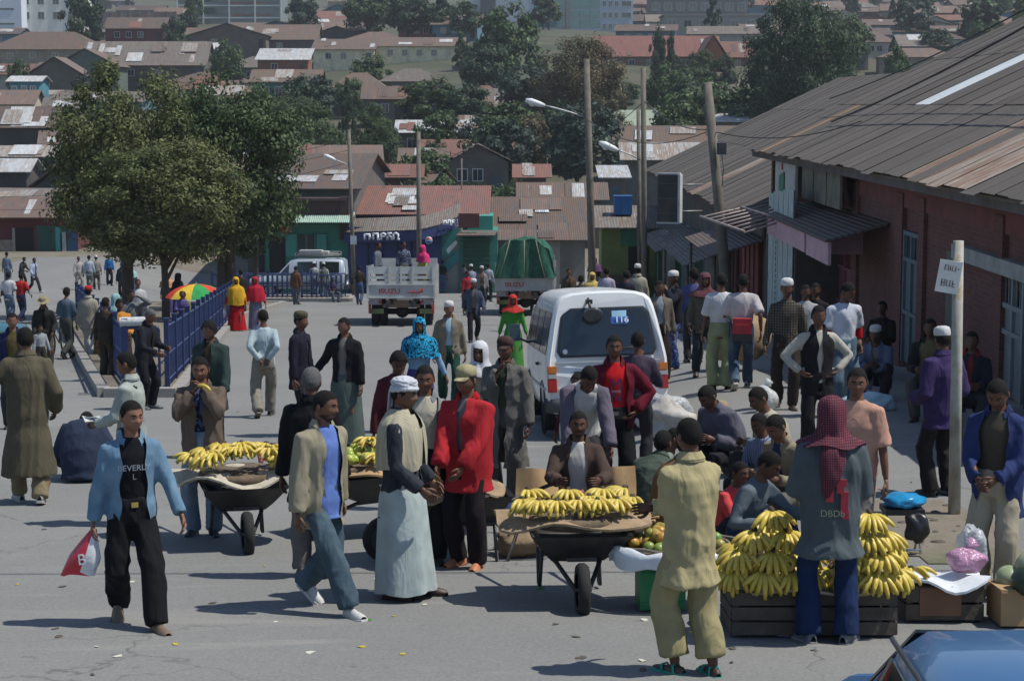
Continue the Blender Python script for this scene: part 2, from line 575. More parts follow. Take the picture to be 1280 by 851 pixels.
def shoe_mesh(kind, col, sole):
 key = (kind, col, sole)
 if key in _SH: return _SH[key]
 mb = MB()
 rows = [(0.075, .022, .05), (0.062, .034, .085), (0.02, .037, .095), (-0.03, .036, .085), (-0.08, .042, .062), (-0.13, .047, .048), (-0.165, .042, .04), (-0.19, .026, .026)]
 n = 12
 def ringv(y, w, h, z0):
  out = []
  for i in range(n):
   a = 2 * PI * i / n
   out.append((w * math.cos(a), y, z0 + max(0.0, h * math.sin(a)) if math.sin(a) > 0 else z0))
  return out
 if kind != 'sandal':
  P = [ringv(y, w, h, 0.022) for (y, w, h) in rows]
  P = [r + [r[0]] for r in P]
  mb.sheet(P, 0, True)
 else:
  P = [ringv(y, w * .86, h * .62, 0.02) for (y, w, h) in rows]
  P = [r + [r[0]] for r in P]
  mb.sheet(P, 0, True)
  for yy in (-0.1, 0.0):
   mb.tube([(-.045, yy + .02, .02), (-.03, yy, .062 if yy < -.05 else .075), (.03, yy, .062 if yy < -.05 else .075), (.045, yy + .02, .02)], .008, 6, 1)
 so = []
 for (y, w, h) in rows: so.append((y * 1.04, w * 1.07))
 top = [Vector((w, y, 0.026)) for y, w in so] + [Vector((-w, y, 0.026)) for y, w in reversed(so)]
 mb.slab(list(reversed(top)), 0.0, 1) if False else None
 m_ = len(top)
 Vv = top + [Vector((p.x, p.y, 0.0)) for p in top]
 Ff = [tuple(range(m_ - 1, -1, -1)), tuple(range(m_, 2 * m_))] + [(i, (i + 1) % m_, (i + 1) % m_ + m_, i + m_) for i in range(m_)]
 mb.add(Vv, Ff, 1)
 me = mb.mesh("shoe", [M(col, 0.55, var=.2, nscale=12, name="shoe"), M(sole, 0.8, var=.2, nscale=12, name="sole")])
 _SH[key] = me
 return me
_HG = {}
def headgear(kind, mat):
 key = (kind, mat.name)
 if key in _HG: return _HG[key]
 mb = MB()
 if kind == 'kufi':
  mb.lathe([(.085, .045), (.0905, .06), (.089, .10), (.078, .128), (.045, .142), (.004, .145)], 22, cap=False)
  mb.v = [(x * .92, y * 1.12, z + .012 * (y / .1)) if False else (x * .92, y * 1.13 + .004, z - .010 * (y / .1) * (1 if z < .1 else .3)) for x, y, z in mb.v]
 elif kind == 'cap':
  mb.lathe([(.084, .040), (.0905, .052), (.090, .085), (.078, .115), (.045, .133), (.004, .138)], 22, cap=False)
  mb.v = [(x * .92, y * 1.13 + .004, z - .012 * (y / .1)) for x, y, z in mb.v]
  P = []
  for r in range(4):
   row = []
   for c in range(9):
    u = (c - 4) / 4
    row.append((u * .074 * (1 - .12 * r), -.085 - r * .026 * math.sqrt(max(0, 1 - u * u * .8)) + .035 * u * u, .055 - r * .007 - .014 * u * u))
   P.append(row)
  mb.sheet(P, 0, True)
  mb.sheet([[(x, y, z - .004) for x, y, z in row] for row in P], 0, True)
 elif kind == 'straw':
  mb.lathe([(.16, .045), (.13, .055), (.092, .062), (.088, .10), (.075, .135), (.04, .142), (.004, .138)], 24, cap=False)
  mb.v = [(x * .95, y * 1.12, z + .02 * (x / .16) ** 2) for x, y, z in mb.v]
 elif kind == 'turban':
  rr = random.Random(4)
  for k in range(6):
   pts = []; tilt = rr.uniform(-.6, .6); ph = rr.uniform(0, 6)
   for i in range(25):
    a = 2 * PI * i / 24
    z = .040 + k * .014 + tilt * .06 * math.sin(a + ph)
    R = .090 - .004 * k + .004 * math.sin(2 * a + k)
    pts.append((R * .95 * math.cos(a), R * 1.14 * math.sin(a), z))
   mb.tube(pts, [(.016 + .003 * math.sin(3 * i)) for i in range(25)], 8, cap=False)
  mb.lathe([(.088, .07), (.09, .10), (.07, .135), (.03, .147), (.003, .149)], 18, cap=False)
  mb.tube([(.03, .10, .06), (.035, .115, .0), (.04, .115, -.08), (.05, .12, -.16)], [(.04, .012), (.05, .012), (.055, .012), (.06, .01)], 8)
 elif kind == 'wrap':      # cloth tied round the head, down over the nape and ears
  for k in range(5):
   pts = []
   for i in range(25):
    a = 2 * PI * i / 24
    back = .5 + .5 * math.sin(a)
    pts.append((.088 * math.cos(a), .104 * math.sin(a) + .004, .085 - k * .03 * back - .008 * k + .02))
   mb.tube(pts, .016, 8, cap=False)
  mb.lathe([(.088, .06), (.09, .09), (.07, .125), (.03, .138), (.003, .140)], 18, cap=False)
  mb.tube([(.06, .06, .02), (.085, .05, -.06), (.09, .02, -.13), (.09, 0, -.20)], [(.03, .018), (.04, .018), (.045, .016), (.05, .012)], 8)
 me = mb.mesh(kind, mat)
 me.polygons.foreach_set("use_smooth", [True] * len(me.polygons))
 _HG[key] = me
 return me
def Rx(a): return Matrix.Rotation(a, 3, 'X')
def Ry(a): return Matrix.Rotation(a, 3, 'Y')
def Rz(a): return Matrix.Rotation(a, 3, 'Z')
def ik(S, T, l1, l2, pole):
 d = T - S; L = d.length
 if L > (l1 + l2) * .998:
  T = S + d * ((l1 + l2) * .998 / L); d = T - S; L = d.length
 L = max(L, .06)
 a = (l1 * l1 - l2 * l2 + L * L) / (2 * L)
 h = math.sqrt(max(0.0, l1 * l1 - a * a))
 u = d.normalized()
 p = Vector(pole); p = p - u * p.dot(u)
 if p.length < 1e-5: p = u.orthogonal()
 return S + u * a + p.normalized() * h, T
POSES = {
 'stand': {},
 'stand2': dict(feet=((.11, -.04, 0, 0), (-.10, .05, 0, 0)), hands=((.28, -.10, .84), (-.27, -.03, .80))),
 'walk': dict(feet=((.08, -.33, 0, -12), (-.08, .34, .07, 38)), pel=(0, 0, .88), lean=4, hands=((.27, .16, .86), (-.27, -.24, .90))),
 'walk2': dict(feet=((.08, .34, .07, 38), (-.08, -.33, 0, -12)), pel=(0, 0, .88), lean=4, hands=((.27, -.24, .90), (-.27, .16, .86))),
 'step': dict(feet=((.09, -.16, 0, 0), (-.09, .18, .02, 15)), pel=(0, 0, .905), hands=((.27, .06, .82), (-.27, -.12, .84))),
 'behind': dict(hands=((.06, .17, .93), (-.06, .18, .93)), feet=((.09, -.10, 0, 0), (-.09, .16, .02, 15))),
 'hips': dict(hands=((.20, -.06, 1.0), (-.20, -.06, 1.0)), epole=((1, .35, 0), (-1, .35, 0))),
 'front': dict(hands=((.07, -.26, 1.05), (-.07, -.27, 1.04)), epole=((.6, .5, -1), (-.6, .5, -1))),
 'mouth': dict(hands=((.05, -.20, 1.43), (-.05, -.19, 1.41)), epole=((.7, -.3, -1), (-.7, -.3, -1)), head=(0, 8, 0)),
 'chin': dict(hands=((.26, -.08, .84), (-.03, -.17, 1.40)), epole=((.5, 1, -.6), (-.4, -.4, -1))),
 'folded': dict(hands=((-.14, -.22, 1.14), (.14, -.24, 1.10)), epole=((.9, .2, -.6), (-.9, .2, -.6))),
 'sit': dict(pel=(0, 0, .46), feet=((.13, -.42, 0, 0), (-.13, -.40, 0, 0)), lean=18, hands=((.14, -.36, .66), (-.14, -.36, .66))),
 'sitlow': dict(pel=(0, 0, .30), feet=((.16, -.42, 0, 0), (-.16, -.40, 0, 0)), lean=32, hands=((.10, -.48, .52), (-.10, -.48, .50))),
 'squat': dict(pel=(0, .06, .24), feet=((.14, -.18, 0, 0), (-.14, -.18, 0, 0)), lean=38, pelp=10, hands=((.10, -.46, .40), (-.10, -.46, .38))),
 'bend': dict(pel=(0, .16, .88), lean=62, pelp=30, hands=((.14, -.52, .62), (-.14, -.52, .60)), head=(0, 45, 0)),
 'lean': dict(pel=(0, .05, .90), lean=22, hands=((.16, -.40, .98), (-.16, -.40, .98)), head=(0, 20, 0)),
}
PEOPLE = []
def person(label, px=None, yaw=0.0, top=None, foot=None, d=None, xy=None, H=1.72, lift=0.0, pose='stand', tone=.35,
           hair='short', hairc=None, beard=False, hat=None, shirt=None, jacket=None, pants=None, skirt=None, shoes=((.03, .02, .015), (.02, .02, .02), 'shoe'),
           scarf=None, shawl=None, build=1.0, group=None, extra=None, pos=None, name="person", short=False, **over):
 if pos is not None: p = Vector(pos)
 elif xy is not None: p = gp(*xy)
 elif foot is not None:
  p = ground_at(px, foot)
  if top is not None:
   lo, hi = .8, 2.4
   for _ in range(30):
    m_ = (lo + hi) / 2
    if proj((p.x, p.y, p.z + m_))[1] > top: lo = m_
    else: hi = m_
   H = lo
 elif d is not None: p = col_at(px, d)
 else: p = stand_top(px, top, H)
 p = p.copy(); p.z += lift
 Y = p.y
 lod = 0 if Y < 21.5 else (1 if Y < 42 else 2)
 vox = (.0165, .025, .045)[lod]
 seed = len(PEOPLE) * 13 + 5
 P = dict(pel=(0, 0, .915), lean=0, pelp=None, side=0, twist=0, feet=((.10, -.02, 0, 0), (-.10, .02, 0, 0)), fyaw=12,
             hands=((.27, -.05, .80), (-.27, -.05, .80)), epole=((.5, 1, -.6), (-.5, 1, -.6)), kpole=((.25, -1, 0), (-.25, -1, 0)),
             head=(0, 4, 0), curl=(.45, .45), handrot=(0, 0))
 P.update(POSES[pose])
 if skirt is not None and 'hands' not in over: P['hands'] = tuple((h[0] + (.05 if h[0] > 0 else -.05), h[1] - .03, h[2]) for h in P['hands'])
 P.update(over)
 body = link(name, None, None, p, (0, 0, RAD(yaw)), H / 1.72) if False else None
 # --- skeleton
 pel = Vector(P['pel']); lean = RAD(P['lean'])
 pp = RAD(P['pelp']) if P['pelp'] is not None else lean * .35
 tw, sd_ = RAD(P['twist']), RAD(P['side'])
 def Rat(rel):
  t = sstep(0, .42, rel)
  return Rz(tw * t) @ Ry(sd_ * t) @ Rx(pp + (lean - pp) * t)
 SPN = [(0.0, pel.copy())]
 for i in range(1, 25):
  r0 = SPN[-1][0]
  SPN.append((r0 + .025, SPN[-1][1] + Rat(r0 + .0125) @ Vector((0, 0, .025))))
 def spine(rel):
  if rel <= 0: return pel + Rat(0) @ Vector((0, 0, rel)), Rat(0)
  i = min(int(rel / .025), 23); f = (rel - SPN[i][0]) / .025
  return SPN[i][1].lerp(SPN[i + 1][1], f), Rat(rel)
 cC, cR = spine(.44)
 Sh, El, Wr = [], [], []
 for k, s in enumerate((1, -1)):
  c, R = spine(.448)
  S = c + R @ Vector((s * .166 * build, 0, 0))
  T = P['hands'][k]
  T = Vector(T[:3]) if len(T) == 3 else cC + cR @ Vector(T[:3])
  E, W = ik(S, T, .29, .255, P['epole'][k])
  Sh.append(S); El.append(E); Wr.append(W)
 Hp, Kn, An = [], [], []
 for k, s in enumerate((1, -1)):
  Hj = pel + Rat(0) @ Vector((s * .088, 0, -.02))
  f = P['feet'][k]
  A = Vector((f[0], f[1], f[2] + .085))
  A += Vector((0, -.02, .02)) * (f[3] / 40.0 if f[3] > 0 else 0)
  K, A = ik(Hj, A, .425, .415, P['kpole'][k])
  Hp.append(Hj); Kn.append(K); An.append(A)
 NB, nR = spine(.555)
 hy, hp, hr = (RAD(a) for a in P['head'])
 Rh = Rz(hy) @ Rx(hp) @ Ry(hr)
 nd = (nR @ Vector((0, 0, 1)) + Vector((0, 0, .8))).normalized()
 HC = NB + nd * .058 + Rh @ Vector((0, -.016, .080))
 sk = dict(spine=spine, Sh=Sh, El=El, Wr=Wr, Hp=Hp, Kn=Kn, An=An, NB=NB, HC=HC, Rh=Rh, pel=pel, cC=cC, cR=cR)
 TR = [(-.14, .150, .110), (-.02, .163, .118), (.10, .145, .104), (.22, .150, .108), (.34, .166, .116), (.42, .168, .106), (.47, .142, .088), (.51, .100, .074), (.548, .066, .062)]
 TR = [(a, b * build, c * (1 + (build - 1) * 1.6)) for a, b, c in TR]
 def torso(off, hem, topr=.55, flare=0.0, loose=0.0):
  out = []
  rr = []
  if hem < -.14:
   nseg = max(1, int((-.14 - hem) / .1))
   for i in range(nseg, 0, -1):
    z = -.14 + (hem + .14) * i / nseg
    rr.append((z, TR[0][1] + .012 + flare * i / nseg, TR[0][2] + .012 + flare * .8 * i / nseg))
  for (z, a, b) in TR:
   if z < hem - .001: continue
   if z > topr: continue
   rr.append((z, a, b))
  if rr[0][0] > hem + .03: rr.insert(0, (hem, np.interp(hem, [t[0] for t in TR], [t[1] for t in TR]), np.interp(hem, [t[0] for t in TR], [t[2] for t in TR])))
  for (z, a, b) in rr:
   c, R = spine(z)
   if z < -.14:
    c = pel + Rat(0) @ Vector((0, 0, -.14)) + Vector((0, 0, z + .14))
   lo = loose * (1 if .0 < z < .4 else .6)
   k = .45 if z > .53 else (.75 if z > .46 else 1)
   out.append((c, R @ Vector((1, 0, 0)), R @ Vector((0, 1, 0)), a + (off + lo) * k, b + (off + lo * .9) * k))
  return ringloft(out, 24)
 def sleeve(k, off, frac=1.0, cuff=0.0):
  s = (1, -1)[k]
  c, R = spine(.455)
  S0 = c + R @ Vector((s * .08, 0, 0))
  Ur = (El[k] - Sh[k]); Fr = (Wr[k] - El[k])
  pts = [S0, Sh[k] + Vector((0, 0, .004)), Sh[k] + Ur * .5, El[k]]; rad = [.060, .056, .051, .046]
  if frac >= .9: pts += [El[k] + Fr * .5, El[k] + Fr * .97]; rad += [.042, .034 + cuff]
  elif frac > .5: pts += [El[k] + Fr * (frac - .5) * 2]; rad += [.044 + cuff]
  else: pts = pts[:2] + [Sh[k] + Ur * frac, Sh[k] + Ur * frac * 2]; rad = [.060, .058, .058, .062]
  return tube_geo(pts, [r * (.5 + .5 * build) + off for r in rad], 14)
 # --- body (skin)
 parts = []
 rr = []
 for (z, a, b) in TR:
  c, R = spine(z); kk = .90 if z > .05 else (.82 if z > -.1 else .55); rr.append((c, R @ Vector((1, 0, 0)), R @ Vector((0, 1, 0)), a * kk, b * kk))
 c, R = spine(.60); rr.append((NB + nd * .03, R @ Vector((1, 0, 0)), R @ Vector((0, 1, 0)), .056, .056))
 parts.append(ringloft(rr, 16))
 parts.append(tube_geo([NB - nd * .04, NB + nd * .03, HC + Rh @ Vector((0, .02, -.05))], [.064, .053, .052], 12))
 for k in (0, 1):
  parts.append(tube_geo([Sh[k] - (Sh[k] - cC) * .4, Sh[k], Sh[k].lerp(El[k], .5), El[k], El[k].lerp(Wr[k], .4), Wr[k]], [.05, .052, .044, .038, .037, .024], 10))
  parts.append(tube_geo([Hp[k] + Vector((0, 0, .05)), Hp[k], Hp[k].lerp(Kn[k], .5), Kn[k], Kn[k].lerp(An[k], .35), An[k] + Vector((0, 0, -.01))], [.070, .074, .066, .050, .052, .036], 10))
 hv, hf, hm = head_template(lod, bool(beard))
 hscale = 1.0
 Rn = np.array(Rh); headV = hv @ Rn.T * hscale + np.array(HC)
 hands = []
 for k, s in enumerate((1, -1)):
  V, F = hand_geo(P['curl'][k], lod, s * -1 if False else s)
  dirv = (Wr[k] - El[k]).normalized()
  z = -dirv
  inward = Vector((-s, -.15, 0))
  y = inward - z * inward.dot(z)
  if y.length < 1e-3: y = Vector((0, -1, 0)) - z * (-z.y)
  y.normalize(); y = Matrix.Rotation(RAD(P['handrot'][k]) * s, 3, z) @ y
  x = y.cross(z)
  # thumb should point forward (-Y) when hanging
  R3 = np.array(Matrix((x, y, z)).transposed())
  V = np.array(V)
  if (x * s).y > 0.2: V[:, 0] *= -1; F = [tuple(reversed(f)) for f in F]
  hands.append((V @ R3.T + np.array(Wr[k]), F))
 smat = skin(tone)
 bmats = [smat, EYEW, EYED, M((.10 + .12 * tone, .04 + .05 * tone, .035 + .04 * tone), .5, var=.1, name="lips"), HAIR if (hairc is None) else hairc, BEARD if hairc is None else hairc]
 def post_body(V, NO, F, hd=(headV, hf, hm), hands=hands):
  VV = [V]; loops = [F.ravel()]; tot = [np.full(len(F), 4)]; mi = [np.zeros(len(F), int)]
  o = len(V)
  for v, f, m_ in [(hd[0], hd[1], hd[2])] + [(h[0], h[1], [0] * len(h[1])) for h in hands]:
   VV.append(np.asarray(v))
   loops.append(np.array([i + o for q in f for i in q])); tot.append(np.array([len(q) for q in f])); mi.append(np.array(m_))
   o += len(v)
  VV = np.concatenate(VV).astype(np.float32); LL = np.concatenate(loops).astype(np.int32); TT = np.concatenate(tot).astype(np.int32); MM = np.concatenate(mi).astype(np.int32)
  me = bpy.data.meshes.new("person")
  me.vertices.add(len(VV)); me.vertices.foreach_set("co", VV.ravel())
  me.loops.add(len(LL)); me.loops.foreach_set("vertex_index", LL)
  me.polygons.add(len(TT))
  st = np.concatenate([[0], np.cumsum(TT)[:-1]]).astype(np.int32)
  me.polygons.foreach_set("loop_start", st); me.polygons.foreach_set("loop_total", TT)
  me.polygons.foreach_set("use_smooth", np.ones(len(TT), bool)); me.polygons.foreach_set("material_index", MM)
  for a in bmats: me.materials.append(a)
  me.update(calc_edges=True)
  return me
 body = raw_job(parts, max(.02, vox * 1.15), name, smat, None, post_body, 2)
 body.location = p; body.rotation_euler = (0, 0, RAD(yaw)); body.scale = (H / 1.72,) * 3
 tag(body, label, "person", group)
 PEOPLE.append(body)
 # --- hair and headgear
 if hair and not scarf:
  link("hair", hair_mesh(hair, lod, hairc or HAIR), body, HC, Rh.to_euler())
 if hat:
  link({'kufi': 'skullcap', 'cap': 'cap', 'straw': 'straw_hat', 'turban': 'turban', 'wrap': 'head_wrap'}[hat[0]], headgear(hat[0], cloth(hat[1]) if len(hat) < 3 else cloth(hat[1], *hat[2:])), body, HC, Rh.to_euler())
 # --- garments
 def post_cloth(mat, amp, sd, cut=None, freq=1.0, hem=None):
  def f(V, NO, F):
   kp = np.ones(len(F), bool)
   if hem is not None:
    c_, R_ = spine(max(hem, -.14)); c_ = np.array(c_ + (Vector((0, 0, hem + .14)) if hem < -.14 else Vector()))
    upv = np.array(R_ @ Vector((0, 0, 1)))
    dv = V - c_; h_ = dv @ upv
    rad_ = np.linalg.norm(dv - h_[:, None] * upv, axis=1)
    dn = (NO @ upv < -.55) & (h_ < .04) & (h_ > -.06) & (rad_ < .30)
    kp = ~dn[F].all(1)
   if cut is not None:
    L = (V - np.array(cC)) @ np.array(cR)
    w_top, w_bot, z_top, z_bot, depth = cut
    t = np.clip((L[:, 2] - z_bot) / (z_top - z_bot), 0, 1)
    w = w_bot + (w_top - w_bot) * t + .010 * np.sin(L[:, 2] * 23 + sd)
    hit = (L[:, 1] < -.02) & (np.abs(L[:, 0]) < w) & (L[:, 1] > -depth) & (L[:, 2] < .16)
    keep = ~hit[F].all(1) & kp
    Fk = F[keep]
    used = np.zeros(len(V), bool); used[Fk.ravel()] = True
    idx = np.cumsum(used) - 1
    snap = hit & used
    V = wrinkle(V, NO, amp, sd, freq)
    V[snap] = V[snap] + ((np.where(L[snap, 0] < 0, -1, 1) * w[snap] - L[snap, 0])[:, None] * np.array(cR @ Vector((1, 0, 0)))[None, :])
    V = V[used]; F = idx[Fk]
    return np_mesh("garment", V, F, [mat])
   return np_mesh("garment", wrinkle(V, NO, amp, sd, freq), F[kp], [mat])
  return f
 amp = (.0108, .0095, .005)[lod]
 def cl(spec): return cloth(*spec) if isinstance(spec[0], tuple) else cloth(spec)
 if pants is not None:
  pc = dict(col=pants) if not isinstance(pants, dict) else dict(pants)
  lo = pc.get('loose', .016); bot = pc.get('bottom', .03); fl = pc.get('flare', .012)
  pr = []
  rr = []
  for (z, a, b) in [(-.10, .150, .115), (-.02, .163, .120), (.05, .156, .112), (.11, .148, .107)]:
   c, R = spine(z); rr.append((c, R @ Vector((1, 0, 0)), R @ Vector((0, 1, 0)), a * build + .017, b * build + .017))
  pr.append(ringloft(rr, 20))
  for k in (0, 1):
   sh = An[k] - Kn[k]
   pts = [Hp[k] + Vector((0, 0, .04)), Hp[k] + Vector((0, 0, -.03)), Hp[k].lerp(Kn[k], .5), Kn[k], Kn[k].lerp(An[k], .5), An[k] - sh.normalized() * (bot - .03) + Vector((0, 0, -.02))]
   rad = [.080, .092, .082 + lo * .5, .066 + lo, .062 + lo + fl * .4, .050 + lo + fl]
   pr.append(tube_geo(pts, rad, 14))
  mat = cl(pc['col'])
  raw_job(pr, vox, "trousers", mat, body, post_cloth(mat, amp * 1.1, seed + 1))
 if skirt is not None:
  sc_ = dict(skirt)
  rr = []; nr, n = 12, 48 if lod == 0 else 28
  zt = .06; hemz = sc_.get('hem', .05); wid = sc_.get('wide', .26)
  c0, R = spine(zt)
  mb = MB(); Pts = []
  rs = np.random.RandomState(seed)
  ph = rs.rand(4) * 6.28
  fc = (Vector((0, (An[0].y + An[1].y) / 2, 0)))
  for j in range(nr + 1):
   t = j / nr
   z = c0.z + (hemz - c0.z) * t
   cx = c0.lerp(Vector((0, fc.y * .6, 0)), t)
   rx = (.165 + .03 * sstep(0, .15, t)) * build + (wid - .195) * t; ry = (.118 + .035 * sstep(0, .2, t)) * build + (wid * .85 - .153) * t
   row = []
   for i in range(n + 1):
    a = 2 * PI * i / n
    ruff = 1 + t * sc_.get('ruf', .05) * (math.sin(7 * a + ph[0]) + .6 * math.sin(11 * a + ph[1] + t * 2) + .4 * math.sin(3 * a + ph[2]))
    row.append((cx.x + rx * ruff * math.cos(a), cx.y + ry * ruff * math.sin(a), z + .008 * math.sin(5 * a + ph[3]) * t))
   Pts.append(row)
  mb.sheet(Pts, 0, True)
  mb.build("skirt", cl(sc_['col']), body)
 cutdepth = .26
 if jacket is not None:
  j = dict(col=(.05, .05, .06), off=.026, hem=-.17, flare=.015, open=(.05, .075), sleeve=1.0, collar=True, amp=1.0, bulk=0.0)
  j.update(jacket)
  mat = cl(j['col'])
  pr = [torso(j['off'], j['hem'], .55, j['flare'], j['bulk'])]
  smat2 = cl(j['scol']) if 'scol' in j else None
  if j['sleeve'] > 0:
   sl_ = [sleeve(k, j['off'] * .62 + j['bulk'] * .5, j['sleeve'], .006) for k in (0, 1)]
   if smat2 is None: pr += sl_
   else:
    raw_job(sl_, vox, "sleeves", smat2, body, post_cloth(smat2, amp, seed + 7))
  cut = None
  if j['open']:
   cut = (j['open'][0], j['open'][1], .10, j['hem'] - .44, cutdepth + j['bulk'])
  raw_job(pr, vox, "jacket" if j['hem'] > -.4 else "coat", mat, body, post_cloth(mat, amp * j['amp'], seed + 2, cut, 1.0, j['hem']))
  if j['collar']:
   mb = MB(); Pi, Po = [], []
   for i in range(17):
    a = RAD(-52) + (2 * PI - RAD(76)) * i / 16
    u = Vector((math.cos(a), math.sin(a), 0))
    fr = 1.0 if math.sin(a) > -.5 else .86
    for L_, r1, r2, z in ((Pi, .074, .068, .05 * fr), (Po, .105, .094, .0)):
     L_.append(NB + nR @ Vector((u.x * r1, u.y * r2 - .004, z - .018 - (.05 if math.sin(a) < -.5 else 0))))
   mb.sheet([Pi, Po], 0, True)
   mb.sheet([[q + Vector((0, 0, .012)) for q in Pi], [q * 1.0 + nR @ Vector((0, 0, .014)) for q in Po]], 0, True)
   mb.build("collar", cl(j['collar']) if not isinstance(j['collar'], bool) else mat, body)
 if shirt is not None:
  s_ = dict(col=(.5, .5, .5), off=.010, hem=-.06, sleeve=1.0, flare=.004, bulk=0.0, neck=.55)
  s_.update(shirt if isinstance(shirt, dict) else dict(col=shirt))
  mat = cl(s_['col'])
  pr = [torso(s_['off'], s_['hem'], s_['neck'], s_['flare'], s_['bulk'])]
  if jacket is None or jacket.get('sleeve', 1) == 0:
   if s_['sleeve'] > 0: pr += [sleeve(k, s_['off'] * .6 + .004 + (.012 if s_['sleeve'] < .6 else 0), s_['sleeve']) for k in (0, 1)]
  raw_job(pr, vox, "shirt", mat, body, post_cloth(mat, amp * (.75 if jacket is None else .4), seed + 3))
 if shawl is not None or scarf is not None:
  spec = dict(shawl or scarf)
  low = spec.get('low', .25); wide = spec.get('wide', .05)
  rows = []
  n = 44 if lod == 0 else 28
  up = Rh @ Vector((0, 0, 1))
  XA, YA = Rh @ Vector((1, 0, 0)), Rh @ Vector((0, 1, 0))
  CX, CY = cR @ Vector((1, 0, 0)), cR @ Vector((0, 1, 0))
  if scarf is not None:
   for (z, rx, ry) in ((.139, .004, .004), (.132, .045, .055), (.108, .078, .092), (.07, .095, .114), (.02, .101, .120), (-.04, .100, .120), (-.09, .096, .112)):
    rows.append((HC + up * z + YA * (.006 if z > 0 else .012), XA, YA, rx, ry))
  else:
   rows.append((NB + nd * .035, CX, CY, .085, .085))
  rows.append((NB + Vector((0, 0, -.005)), CX, CY, .125, .118))
  for rel, rx, ry in ((.50, .205, .150), (.44, .240, .170), (.34, .255, .180)):
   if rel > low - .02:
    c, R = spine(rel); rows.append((c, CX, CY, rx + wide * .5, ry + wide * .5))
  c, R = spine(.34)
  rel = .34
  while rel > low + .05:
   rel -= .1
   rows.append((c + Vector((0, 0, -(.34 - rel))), CX, CY, .262 + wide * (1 + .34 - rel), .185 + wide * (1 + .34 - rel)))
  rs = np.random.RandomState(seed + 9); ph = rs.rand(5) * 6.28
  mb = MB(); Pts = []
  for j_, (c, X, Y_, rx, ry) in enumerate(rows):
   t = j_ / (len(rows) - 1)
   row = []
   for i in range(n):
    a = 2 * PI * i / n
    rf = 1 + (.02 + .045 * t) * math.sin(6 * a + ph[0] + 3 * t) + .025 * math.sin(10 * a + ph[1] - 4 * t) + .02 * math.sin(17 * a + ph[2])
    if scarf is not None and j_ < 6: rf = 1 + .012 * math.sin(9 * a + ph[3] + j_)
    row.append(c + X * (rx * rf * math.cos(a)) + Y_ * (ry * rf * math.sin(a)) + Vector((0, 0, .015 * math.sin(4 * a + ph[4]) * t)))
   Pts.append(row)
  V = [q for r_ in Pts for q in r_]; F = []
  Ri = Rh.transposed()
  for f in grid_faces(n, len(Pts)):
   c = sum((V[i] for i in f), Vector()) / 4
   if scarf is not None:
    l = Ri @ (c - HC)
    if l.y < -.02 and abs(l.x) < .060 * spec.get('face', 1) and -.085 < l.z < .062: continue
    if spec.get('front_open') and (cR.transposed() @ (c - cC)).y < 0 and abs((cR.transposed() @ (c - cC)).x) < spec['front_open'] and l.z < -.08: continue
   elif spec.get('front_open'):
    l2 = cR.transposed() @ (c - cC)
    if l2.y < 0 and abs(l2.x) < spec['front_open']: continue
   F.append(f)
  mb.add(V, F, 0, True)
  mb.build("headscarf" if scarf is not None else "shawl", cl(spec['col']), body)
 if shoes is not None:
  for k in (0, 1):
   f = P['feet'][k]
   s = (1, -1)[k]
   dirf = Vector((0, 0, .0))
   o = link("shoe" if shoes[2] != 'sandal' else "sandal", shoe_mesh(shoes[2], shoes[0] if shoes[2] != 'sandal' else tuple(a for a in smat.node_tree.nodes["Principled BSDF"].inputs[0].default_value[:3]) if False else shoes[0], shoes[1]), body)
   pit = RAD(f[3])
   yawf = RAD(P['fyaw'] * s)
   Rf = Rz(yawf) @ Rx(pit)
   # heel lifts for positive pitch: rotate about the ball of the foot
   ball = Vector((0, -.12, 0)); heel = Vector((0, .06, 0))
   piv = ball if pit > 0 else heel
   base = Vector((An[k].x, An[k].y + .0, 0))
   if f[3] > 0: base = Vector((f[0], f[1] , f[2] * .25))
   else: base = Vector((f[0], f[1], f[2]))
   o.location = base + Rz(yawf) @ piv - Rf @ piv
   o.rotation_euler = Rf.to_euler()
 if extra is not None: extra(body, sk)
 return body

